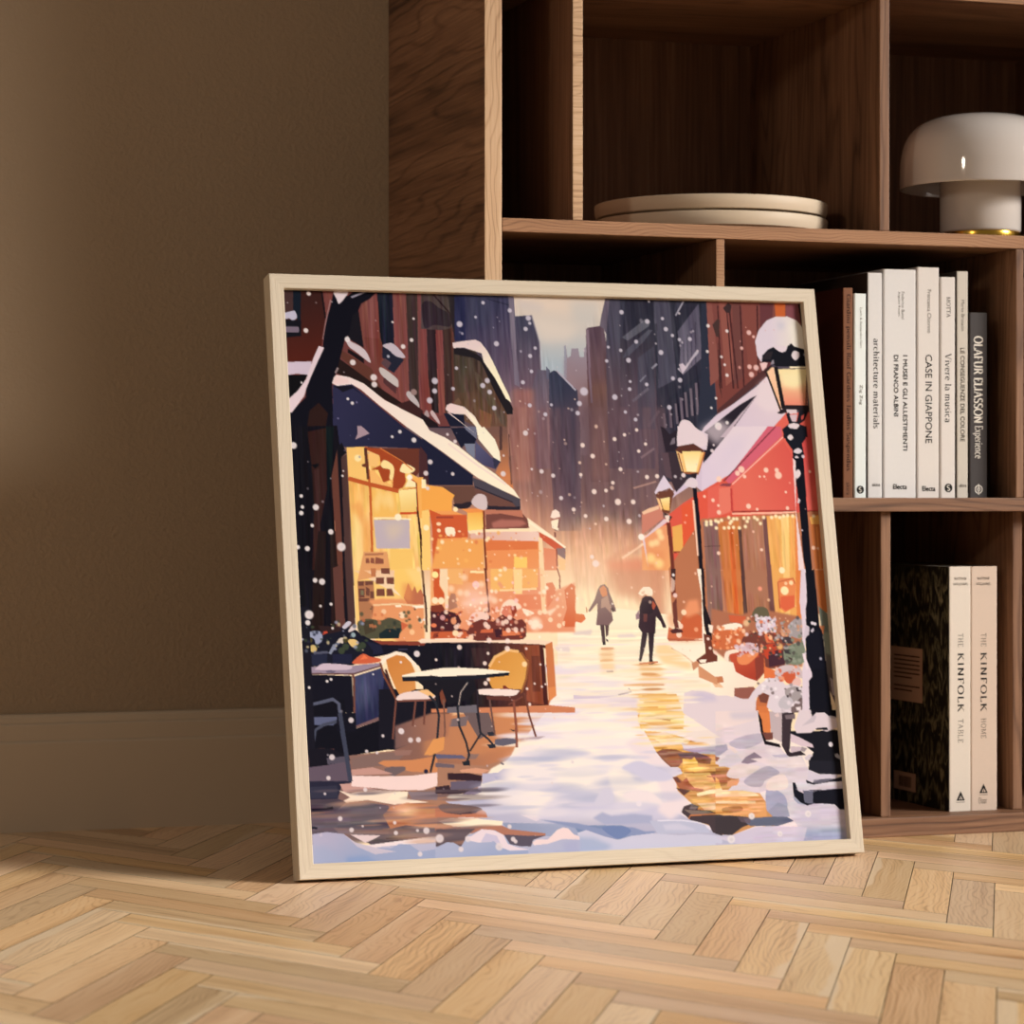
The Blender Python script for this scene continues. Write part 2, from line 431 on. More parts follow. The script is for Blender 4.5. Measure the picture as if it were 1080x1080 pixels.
def book(label, group, x0, x1, z0, z1, ys, depth, mat, hard=.0022, side=None):
    """standing book: cover (two boards round a spine) and a page block; spine faces -Y"""
    xc = (x0+x1)/2
    t = thing('book', label, 'book', (xc, ys+depth/2, z0), group)
    w, h, d = (x1-x0)/2, z1-z0, depth/2
    bm = bmesh.new()
    b = min(hard, w*.35)
    # outline of the cover seen from above: a U with a softly rounded spine
    out = [(-w, d), (-w, -d+.0014), (-w+.0004, -d+.0005), (-w+.0014, -d), (w-.0014, -d), (w-.0004, -d+.0005), (w, -d+.0014), (w, d)]
    inn = [(w-b, d), (w-b, -d+b), (-w+b, -d+b), (-w+b, d)]
    ring = out+inn
    lo = [bm.verts.new((x, y, 0)) for x, y in ring]; hi = [bm.verts.new((x, y, h)) for x, y in ring]
    n = len(ring)
    for i in range(n): bm.faces.new((lo[i], lo[(i+1) % n], hi[(i+1) % n], hi[i]))
    caps = bmesh.ops.triangulate(bm, faces=[bm.faces.new(hi), bm.faces.new(lo[::-1])])
    bmesh.ops.recalc_face_normals(bm, faces=bm.faces)
    c = mesh_obj('cover', bm, mat, t)
    if side is not None:
        c.data.materials.append(side)
        for p in c.data.polygons:
            if p.normal.x < -.9 and p.center.x < -w*.9: p.material_index = 1
    bm = bmesh.new()
    box(bm, (-w+b+.0001, -d+b+.0002, .003), (w-b-.0001, d-.003, h-.003))
    mesh_obj('pages', bm, M_PAGES, t)
    return t, xc, ys+depth/2, z0, -d-.00018

YS = YF+.025
Z2 = .3963
GM = 'books standing on the middle shelf'
CREAM = cover_mat('ivory cover', srgb(220,218,217)); WHITE = cover_mat('white cover', srgb(230,237,236)); TAN = cover_mat('tan cover', srgb(124, 76, 46)); MAROON = cover_mat('dark maroon cover', srgb(60, 22, 14))
GREYC = cover_mat('charcoal cover', srgb(58, 52, 52)); PINKISH = cover_mat('warm ivory cover', srgb(221,215,210)); SAND = cover_mat('sand cover', srgb(204,197,186)); DARKSIDE = cover_mat('dark brown cover side', srgb(56, 44, 38))

def txt(B, name, polys, mat, x0, x1, za, zb, vertical=True):
    t, xc, yc, z0, yl = B
    return place_text(name, polys, mat, t, yl, x0-xc, x1-xc, za-z0, zb-z0, vertical)
def mark(B, name, polys, mat, dy=0):
    t, xc, yc, z0, yl = B
    return flat(name, [[(a-xc, b-z0) for a, b in q] for q in polys], mat, t, yl-dy)
def zpx(y): return .394+(527-y)*K_MID          # height of a line of print on the middle-shelf spines
K_MID = .001114
def zpl(y): return .394+(527-y)*.001132        # the same for the pair on the bottom shelf

# tan spine
B = book('thin tan book with dark lettering, leftmost on the middle shelf', GM, 1.3765, 1.3893, Z2, .642, YS, .21, TAN, side=MAROON)
txt(B, 'title', serif_shapes('Giardini pensili Roof Gardens Jardins Suspendus', .17, .08), M_BROWNINK, 1.3800, 1.3868, zpx(311), zpx(497))
txt(B, 'publisher_mark', sans_shapes('skira'), M_BROWNINK, 1.3808, 1.3858, zpx(509), zpx(522))
# white spine
B = book('thin bright white book with a black disc at the spine foot', GM, 1.3911, 1.4065, Z2, .6357, YS, .19, WHITE)
txt(B, 'author_name', sans_shapes('Lucio & Alessandro Neri'), M_GREYINK, 1.3985, 1.4012, zpx(325), zpx(367))
txt(B, 'title', sans_shapes('Zig Zag'), M_GREYINK, 1.3972, 1.4018, zpx(406), zpx(427))
def squiggle(B, cx, cz, r):
    mark(B, 'publisher_mark', disc(cx, cz, r), M_INK)
    p = arc(cx+r*.02, cz+r*.3, r*.32, r*.3, 40, 260, 8)+arc(cx-r*.02, cz-r*.3, r*.34, r*.3, 80, -140, 8)
    q = []
    for a, b in zip(p, p[1:]):
        d = Vector((b[0]-a[0], b[1]-a[1])); n = Vector((-d.y, d.x)).normalized()*r*.09
        q.append([(a[0]+n.x, a[1]+n.y), (a[0]-n.x, a[1]-n.y), (b[0]-n.x, b[1]-n.y), (b[0]+n.x, b[1]+n.y)])
    mark(B, 'publisher_mark', q, M_WHITEINK, .0001)
squiggle(B, 1.3988, zpx(516.5), .0047)
# architecture
B = book('ivory book with a lower case serif title, right of the bright white one', GM, 1.4083, 1.4274, Z2, .6606, YS, .24, CREAM, side=DARKSIDE)
txt(B, 'title', serif_shapes('architecture materials', .14, .05), M_INK, 1.4158, 1.4236, zpx(357), zpx(452))
txt(B, 'publisher_mark', sans_shapes('skira', .01), M_GREYINK, 1.4142, 1.4246, zpx(509.5), zpx(513), False)
# thick two-line book
B = book('thickest ivory book with a bold title in two lines', GM, 1.4292, 1.4714, Z2, .6654, YS, .23, CREAM)
txt(B, 'title', sans_shapes('I MUSEI E GLI ALLESTIMENTI', .022), M_INK, 1.4543, 1.4602, zpx(374), zpx(475))
txt(B, 'title', sans_shapes('DI FRANCO ALBINI', .022), M_INK, 1.4424, 1.4483, zpx(374), zpx(439))
txt(B, 'author_name', sans_shapes('Federico Bucci'), M_GREYINK, 1.4526, 1.4562, zpx(307), zpx(336))
txt(B, 'author_name', sans_shapes('Augusto Rossari'), M_GREYINK, 1.4474, 1.4508, zpx(307), zpx(333))
txt(B, 'publisher_mark', sans_shapes('Electa', .03), M_INK, 1.4412, 1.4596, zpx(510.5), zpx(516), False)
# thin capitals
B = book('tallest ivory book with a thin capital title, right of the thickest one', GM, 1.4733, 1.502, Z2, .6689, YS, .23, PINKISH)
txt(B, 'title', sans_shapes('CASE IN GIAPPONE', .006), M_INK, 1.4838, 1.4926, zpx(373), zpx(467))
txt(B, 'author_name', sans_shapes('Francesca Chiorino'), M_GREYINK, 1.4864, 1.4915, zpx(304), zpx(350))
txt(B, 'publisher_mark', sans_shapes('Electa', .03), M_INK, 1.4795, 1.4970, zpx(512.5), zpx(518), False)
# serif title with disc
B = book('slightly shorter ivory book with a serif title and a black disc at its foot', GM, 1.5038, 1.5233, Z2, .6581, YS, .21, PINKISH)
txt(B, 'title', serif_shapes('Vivere la musica', .13, .05), M_INK, 1.5096, 1.5183, zpx(371), zpx(445))
txt(B, 'author_name', serif_shapes('MOTTA', .15, .07), M_GREYINK, 1.5116, 1.5170, zpx(311), zpx(333))
squiggle(B, 1.5142, zpx(514.5), .0052)
# narrow grey caps
B = book('narrow sand coloured book with a grey capital title, left of the charcoal book', GM, 1.5252, 1.5403, Z2, .6654, YS, .22, SAND, side=DARKSIDE)
txt(B, 'title', sans_shapes('LE CONSEGUENZE DEL COLORE', .012), M_GREYINK, 1.5300, 1.5358, zpx(365), zpx(465))
txt(B, 'author_name', sans_shapes('Mario Brusatin'), M_GREYINK, 1.5312, 1.5356, zpx(314), zpx(347))
txt(B, 'publisher_mark', sans_shapes('skira', .01), M_GREYINK, 1.5285, 1.5380, zpx(510), zpx(513.5), False)
# charcoal
B = book('short charcoal book with white serif lettering, rightmost on the middle shelf', GM, 1.5422, 1.5662, Z2, .6168, YS, .20, GREYC)
txt(B, 'title', serif_shapes('OLAFUR ELIASSON', .17, .07, .0), M_WHITEINK, 1.5478, 1.5602, zpx(352), zpx(445))
txt(B, 'title', serif_shapes('Experience', .12, .06, .0), M_WHITEINK, 1.5466, 1.5602, zpx(448), zpx(483))
mark(B, 'publisher_mark', disc(1.5544, zpx(516), .0052, 28, .0041)+[[(1.5544+a*.0006, zpx(516)+b*.0064) for a, b in ((-1, -1), (1, -1), (1, 1), (-1, 1))]]+disc(1.5544, zpx(516), .0024, 20, .0017), M_WHITEINK)

# the pair on the bottom shelf
def woven():
    t = NT('dark woven print')
    co = t.n('ShaderNodeTexCoord').outputs['Object']
    sp = t.n('ShaderNodeSeparateXYZ'); t.l(co, sp.inputs[0])
    y, z = sp.outputs[1], sp.outputs[2]
    w = t.noise(t.vec(t.math('MULTIPLY', y, 95.0), t.math('MULTIPLY', z, 26.0)), 1.0, 3, .5, .9)
    h = t.math('MULTIPLY_ADD', t.math('SINE', t.math('MULTIPLY_ADD', w, 22.0, t.math('MULTIPLY', z, 150.0))), .5, .5)
    k = t.math('MULTIPLY', t.math('POWER', h, 2.0), w)
    t.l(t.ramp(k, [(.06, srgb(26, 24, 19)), (.35, srgb(78, 76, 58)), (.7, srgb(140, 134, 104))]), t.b.inputs['Base Color'])
    t.b.inputs['Roughness'].default_value = .6; t.b.inputs['Specular IOR Level'].default_value = .2
    return t.m
M_WOVEN = woven()
M_LABEL = simple('kraft label', srgb(196, 164, 140), .8, .2)
M_CREAM2 = cover_mat('cream cloth cover', srgb(222,212,200)); M_CREAM3 = cover_mat('pinkish cream cloth cover', srgb(212,192,176))
GB = 'pair of cream books on the bottom shelf'
YK = 2.882
def kin(label, x0, x1, mat, side, last, xa):
    B = book(label, GB, x0, x1, .0226, .3143, YK, .225, mat, .003, side)
    t, xc, yc, z0, yl = B
    m = xc
    txt(B, 'author_name', serif_shapes('NATHAN', .14, .08), M_GREYINK, m-.0080+xa, m+.0080+xa, zpl(608.6), zpl(611.4), False)
    txt(B, 'author_name', serif_shapes('WILLIAMS', .14, .08), M_GREYINK, m-.0098+xa, m+.0098+xa, zpl(614.4), zpl(617.2), False)
    b0, b1 = m-.0036+xa, m+.0049+xa
    txt(B, 'title', serif_shapes('THE', .1, .05, .12), M_GREYINK, b0+.0006, b1-.0008, zpl(668), zpl(682))
    txt(B, 'title', serif_shapes('KINFOLK', .15, .055, .1), M_INK, b0, b1, zpl(688.5), zpl(751))
    txt(B, 'title', serif_shapes(last, .1, .05, .12), M_GREYINK, b0+.0006, b1-.0008, zpl(758), zpl(783 if last == 'TABLE' else 779))
    cz = zpl(839.5 if last == 'TABLE' else 832.5)
    mx = m+.0004+xa
    mark(B, 'publisher_mark', [[(mx-.0056, cz-.0050), (mx+.0056, cz-.0050), (mx, cz+.0064)]], M_INK)
    mark(B, 'publisher_mark', [[(mx-.0022, cz-.0036), (mx-.0006, cz-.0036), (mx+.0002, cz+.0012)], [(mx+.0008, cz-.0036), (mx+.0026, cz-.0036), (mx+.0008, cz+.0004)]], mat, .0001)
    mark(B, 'publisher_mark', [[(mx-.0056, cz-.0072), (mx+.0056, cz-.0072), (mx+.0056, cz-.0066), (mx-.0056, cz-.0066)]], M_GREYINK)
    return B
B = kin('cream book with a dark woven pattern on its side, left of the bottom shelf pair', 1.5199, 1.5488, M_CREAM2, M_WOVEN, 'TABLE', .0004)
# labels printed on its dark side board
t, xc, yc, z0, yl = B
def side_label(name, y0, y1, za, zb, mat, dx):
    x = 1.5199-xc-dx
    bm = bmesh.new()
    bm.faces.new([bm.verts.new((x, a-yc, b-z0)) for a, b in ((y1, za), (y0, za), (y0, zb), (y1, zb))])
    return mesh_obj(name, bm, mat, t)
side_label('blurb_label', 2.950, 3.034, .1465, .2125, M_LABEL, .0003)
bm = bmesh.new()
for i in range(9):
    zz = .203-i*.0053
    if i == 6: continue
    q = [(3.026, zz), (2.957+(.02 if i in (5, 8) else 0), zz), (2.957+(.02 if i in (5, 8) else 0), zz-.0016), (3.026, zz-.0016)]
    bm.faces.new([bm.verts.new((1.5199-xc-.0005, a-yc, b-z0)) for a, b in q])
mesh_obj('blurb_text', bm, M_BROWNINK, t)
side_label('barcode_label', 2.9677, 3.0264, .0365, .0590, M_LABEL, .0003)
bm = bmesh.new()
rr = random.Random(3); yy = 2.980
while yy < 3.012:
    wd = rr.uniform(.0006, .0018)
    bm.faces.new([bm.verts.new((1.5199-xc-.0005, a-yc, b-z0)) for a, b in ((yy, .041), (yy+wd, .041), (yy+wd, .054), (yy, .054))]); yy += wd+rr.uniform(.0006, .0014)
mesh_obj('barcode', bm, M_BROWNINK, t)
B = kin('cream book with a wider spine, right of the bottom shelf pair', 1.5490, 1.5842, M_CREAM3, None, 'HOME', -.0012)
txt(B, 'publisher_mark', serif_shapes('Ouur', .1, .05), M_GREYINK, 1.5590, 1.5705, zpl(841), zpl(848), False)

# ------------------------------------------------------------------ plates and lamp on the upper shelf
ZU = .7075
def plate(z, label):
    t = thing('plate', label, 'plate', (PLX, PLY, z), 'stacked beige plates on the upper shelf')
    R, h = .1395, .0188
    prof = [(0, .0), (R-.016, 0), (R-.008, .0006), (R-.0025, .003), (R-.0006, .008), (R, h-.0016), (R-.0006, h-.0004), (R-.0016, h), (R-.0030, h-.0006), (R-.0040, h-.003), (R-.0060, .0085), (R-.012, .0052), (R-.02, .0042), (0, .004)]
    lathe('dish', prof, M_CERAMIC, t)
    return t
PLX, PLY = 1.2590, 2.992
plate(ZU+.0001, 'lower of two stacked flat beige plates in the upper cubbyhole')
plate(ZU+.0191, 'upper of two stacked flat beige plates in the upper cubbyhole')

def lamp():
    t = thing('table_lamp', 'white glossy mushroom table lamp with a brass foot on the upper shelf', 'lamp', (LX, LY, ZU))
    R = .0965
    ctl = [(0, .1490), (.03, .1484), (.052, .1455), (.070, .1390), (.083, .1285), (.0915, .1140), (.0955, .0960), (.0965, .0780), (.0966, .0612)]
    outer = []
    for i in range(len(ctl)-1):
        p0, p1, p2, p3 = ctl[max(i-1, 0)], ctl[i], ctl[i+1], ctl[min(i+2, len(ctl)-1)]
        for k in range(5):
            s = k/5
            outer.append(tuple(.5*((2*p1[j])+(p2[j]-p0[j])*s+(2*p0[j]-5*p1[j]+4*p2[j]-p3[j])*s*s+(3*p1[j]-p0[j]-3*p2[j]+p3[j])*s**3) for j in (0, 1)))
    outer[0] = (0, .149); outer += [(.0966, .0612), (.0962, .0604), (.0950, .0604)]
    inner = [(.0945, .0612), (.0943, .078), (.0932, .0955), (.0890, .1130), (.0810, .1265), (.0685, .1365), (.0500, .1430), (.0290, .1460), (0, .1466)]
    lathe('lamp_shade', outer+inner, M_OPAL, t, 128)
    lathe('stem', [(0, .0072), (.0462, .0072), (.0476, .0082), (.0484, .0100), (.0486, .06), (.0486, .139), (.03, .1445), (0, .1450)], M_OPAL, t, 96)
    lathe('foot_ring', [(0, .0002), (.0462, .0002), (.0472, .001), (.0474, .004), (.0470, .0066), (.0462, .0071), (0, .0071)], M_BRASS, t, 96)
LX, LY = 1.574, 2.905
lamp()

# ------------------------------------------------------------------ framed print
FX, FY, FZ, FS, LEAN, YAW = .6769, 2.6907, .0047, .6435, math.radians(11.3), math.radians(.9)
FT, FW, RB = .024, .0158, .008          # frame depth, face width, recess of the print
def framed_print():
    t = thing('framed_print', 'square oak framed print of a snowy city street leaning on the bookcase', 'picture', (FX, FY, FZ))
    # local x along the frame, local z up it, local y to its back
    t.rotation_euler = (Matrix.Rotation(YAW, 3, 'Z') @ Matrix.Rotation(-LEAN, 3, 'X')).to_euler()
    S = FS
    def rail(kind):
        bm = bmesh.new()
        # profile: (inward offset, depth)
        e = .0007
        prof = [(0, e), (e, 0), (FW-e, 0), (FW, e), (FW, RB+.0025), (FW-.006, RB+.0025), (FW-.006, FT), (0, FT)]
        ends = []
        for s in (0, 1):
            ring = []
            for i, y in prof:
                a = i if s == 0 else S-i
                p = {'b': (a, y, i), 't': (a, y, S-i), 'l': (i, y, a), 'r': (S-i, y, a)}[kind]
                ring.append(bm.verts.new(p))
            ends.append(ring)
        n = len(prof)
        for i in range(n): bm.faces.new((ends[0][i], ends[0][(i+1) % n], ends[1][(i+1) % n], ends[1][i]))
        bm.faces.new(ends[0]); bm.faces.new(ends[1][::-1])
        bmesh.ops.recalc_face_normals(bm, faces=bm.faces)
        bm.normal_update()
        grain_uv(bm, 0 if kind in 'bt' else 2, (random.uniform(0, 9), random.uniform(0, 9)))
        mesh_obj('frame_rail', bm, M_FRAME, t)
    for k in 'btlr': rail(k)
    bm = bmesh.new(); box(bm, (FW-.0055, RB+.003, FW-.0055), (S-FW+.0055, FT-.002, S-FW+.0055))
    mesh_obj('backing_board', bm, M_BACK, t)
    # the print: a fine flat sheet carrying the painting as colour
    N = 720
    img = paint_street(N*2).reshape(N, 2, N, 2, 3).mean((1, 3))
    u0, sz = .010, S-.020
    g = np.linspace(0, 1, N)
    X, Z = np.meshgrid(u0+g*sz, u0+(1-g)*sz)
    co = np.stack([X, np.full_like(X, RB), Z], -1).reshape(-1, 3)
    idx = np.arange(N*N).reshape(N, N)
    q = np.stack([idx[:-1, :-1], idx[1:, :-1], idx[1:, 1:], idx[:-1, 1:]], -1).reshape(-1, 4)
    me = bpy.data.meshes.new('print')
    me.vertices.add(N*N); me.vertices.foreach_set('co', co.astype(np.float32).ravel())
    me.loops.add(q.size); me.loops.foreach_set('vertex_index', q.astype(np.int32).ravel())
    me.polygons.add(len(q)); me.polygons.foreach_set('loop_start', np.arange(0, q.size, 4, dtype=np.int32))
    try: me.polygons.foreach_set('loop_total', np.full(len(q), 4, np.int32))
    except Exception: pass
    me.update(calc_edges=True)
    c = np.clip(img, 0, 255)/255
    lin = np.where(c <= .04045, c/12.92, ((c+.055)/1.055)**2.4)
    lin = np.clip(lin*np.array(INK), 0.002, .92)
    at = me.color_attributes.new('pigment', 'FLOAT_COLOR', 'POINT')
    at.data.foreach_set('color', np.concatenate([lin, np.ones((N, N, 1))], -1).astype(np.float32).ravel())
    nt = NT('printed paper')
    a = nt.n('ShaderNodeAttribute', attribute_name='pigment')
    nt.l(a.outputs['Color'], nt.b.inputs['Base Color'])
    nt.b.inputs['Roughness'].default_value = .85; nt.b.inputs['Specular IOR Level'].default_value = .05
    me.materials.append(nt.m)
    link(bpy.data.objects.new('print', me), t)
INK = (.82,.845,.90)

def _smooth(P,n=6):
    P=np.asarray(P,float);m=len(P);out=[]
    for i in range(m):
        a,b,c,d=P[(i-1)%m],P[i],P[(i+1)%m],P[(i+2)%m]
        for k in range(n):
            t=k/n
            out.append(.5*((2*b)+(c-a)*t+(2*a-5*b+4*c-d)*t*t+(3*b-a-3*c+d)*t**3))
    return np.array(out)
def _blur(m,r):
    r=int(round(r))
    if r<1: return m
    for ax in (0,1):
        for _ in range(2):
            c=np.cumsum(np.pad(m,[(r+1,r) if k==ax else (0,0) for k in (0,1)],mode='edge'),axis=ax)
            n=m.shape[ax];w=2*r+1
            m=(np.take(c,range(w,w+n),axis=ax)-np.take(c,range(0,n),axis=ax))/w
    return m
class Painter:
    def __init__(s,N):
        s.N=N;s.c=np.zeros((N,N,3),np.float32);s.rng=np.random.RandomState(7)
    def box(s,x0,y0,x1,y1):
        return max(0,int(x0)),max(0,int(y0)),min(s.N,int(x1)+2),min(s.N,int(y1)+2)
    def mask(s,P,soft=0):
        N=s.N;P=np.asarray(P,float)*N
        pad=2*soft*N+1
        x0,y0,x1,y1=s.box(P[:,0].min()-pad,P[:,1].min()-pad,P[:,0].max()+pad,P[:,1].max()+pad)
        if x1<=x0 or y1<=y0: return None
        ys=np.arange(y0,y1)+.5;W=x1-x0
        cnt=np.zeros((y1-y0,W+1),np.float32)
        m=len(P)
        for i in range(m):
            ax,ay=P[i];bx,by=P[(i+1)%m]
            if ay==by: continue
            lo,hi=(ay,by) if ay<by else (by,ay)
            r0=np.searchsorted(ys,lo);r1=np.searchsorted(ys,hi)
            if r1<=r0: continue
            rr=np.arange(r0,r1)
            xs=ax+(ys[rr]-ay)*(bx-ax)/(by-ay)-x0
            k=np.clip(np.ceil(xs-.5),0,W).astype(int)
            np.add.at(cnt,(rr,k),1)
        M=(np.cumsum(cnt,axis=1)[:,:W]%2)
        if soft: M=_blur(M,soft*N)
        return x0,y0,x1,y1,M.astype(np.float32)
    def grid(s,b):
        x0,y0,x1,y1=b
        return np.meshgrid((np.arange(x0,x1)+.5)/s.N,(np.arange(y0,y1)+.5)/s.N)
    def fill(s,P,c0,c1=None,g=None,alpha=1,soft=0,smooth=0):
        if smooth: P=_smooth(P)
        r=s.mask(P,soft)
        if r is None: return
        x0,y0,x1,y1,M=r
        if c1 is None: col=np.array(c0,np.float32)
        else:
            X,Y=s.grid(r[:4]);dx,dy=g[2]-g[0],g[3]-g[1]
            t=np.clip(((X-g[0])*dx+(Y-g[1])*dy)/(dx*dx+dy*dy+1e-12),0,1)[...,None]
            col=np.array(c0)*(1-t)+np.array(c1)*t
        A=(M*alpha)[...,None];v=s.c[y0:y1,x0:x1]
        v[:]=v*(1-A)+col*A
    def dot(s,x,y,r,c,alpha=1,asp=1,soft=.12):
        N=s.N;R=r*max(1,asp)
        b=s.box((x-R*1.3)*N-1,(y-R*1.3)*N-1,(x+R*1.3)*N+1,(y+R*1.3)*N+1)
        if b[2]<=b[0] or b[3]<=b[1]: return
        X,Y=s.grid(b);d=np.sqrt((X-x)**2+((Y-y)/asp)**2)/r
        A=(np.clip((1+soft-d)/(2*soft),0,1)*alpha)[...,None]
        v=s.c[b[1]:b[3],b[0]:b[2]];v[:]=v*(1-A)+np.array(c)*A
    def glow(s,x,y,rx,ry,c,alpha):
        N=s.N;b=s.box((x-rx)*N,(y-ry)*N,(x+rx)*N,(y+ry)*N)
        X,Y=s.grid(b);d=np.sqrt(((X-x)/rx)**2+((Y-y)/ry)**2)
        t=np.clip(1-d,0,1);A=(t*t*(3-2*t)*alpha)[...,None]
        v=s.c[b[1]:b[3],b[0]:b[2]];v[:]=v*(1-A)+np.array(c)*A
    def streak(s,P,amp,wid,length,slant=0,soft=.004,horiz=0,tint=.35):
        r=s.mask(P,soft)
        if r is None: return
        x0,y0,x1,y1,M=r;h,w=M.shape
        def noise(cx,cy):
            gx=int(w/(cx*s.N))+3;gy=int(h/(cy*s.N))+3
            G=s.rng.randn(gy,gx,3)*tint+s.rng.randn(gy,gx,1)
            X,Y=np.meshgrid(np.arange(w),np.arange(h))
            u=(X+slant*Y)/(cx*s.N);v=Y/(cy*s.N)
            u=u-u.min();iu=np.floor(u).astype(int)%gx;fv=v-np.floor(v);iv=np.floor(v).astype(int)%gy
            fu=u-np.floor(u);fu=np.clip((fu-.35)/.3,0,1);fv=np.clip((fv-.2)/.6,0,1)
            i2=(iu+1)%gx;v2=(iv+1)%gy
            fu=fu[...,None];fv=fv[...,None]
            return (G[iv,iu]*(1-fu)+G[iv,i2]*fu)*(1-fv)+(G[v2,iu]*(1-fu)+G[v2,i2]*fu)*fv
        n=noise(length,wid)+.6*noise(length/2.3,wid/2.3) if horiz else noise(wid,length)+.6*noise(wid/2.3,length/2.3)
        v=s.c[y0:y1,x0:x1];v[:]=np.clip(v+n*amp*M[...,None],0,255)
    def flakes(s,P,n,r0,r1,c,a0,a1):
        P=np.asarray(P,float);m=s.mask(P)
        x0,y0,x1,y1,M=m
        k=0
        while k<n:
            x=s.rng.uniform(P[:,0].min(),P[:,0].max());y=s.rng.uniform(P[:,1].min(),P[:,1].max())
            ix,iy=int(x*s.N)-x0,int(y*s.N)-y0
            q=s.rng.rand(4);k+=1
            if 0<=ix<M.shape[1] and 0<=iy<M.shape[0] and M[iy,ix]>.5:
                s.dot(x,y,r0+(r1-r0)*q[0]**2.5,c,a0+(a1-a0)*q[1],.85+.4*q[2],.25)
    def dabs(s,P,n,r0,r1,a0,a1,alpha,soft,cols):
        P=np.asarray(P,float);x0,y0,x1,y1,M=s.mask(P)
        lo=P.min(0);hi=P.max(0)
        for k in range(int(n)):
            x,y=lo+(hi-lo)*s.rng.rand(2);q=s.rng.rand(3)
            ix,iy=int(x*s.N)-x0,int(y*s.N)-y0
            if 0<=ix<M.shape[1] and 0<=iy<M.shape[0] and M[iy,ix]>.5:
                s.dot(x,y,r0+(r1-r0)*q[0],cols[int(q[1]*len(cols))],alpha,a0+(a1-a0)*q[2],soft)

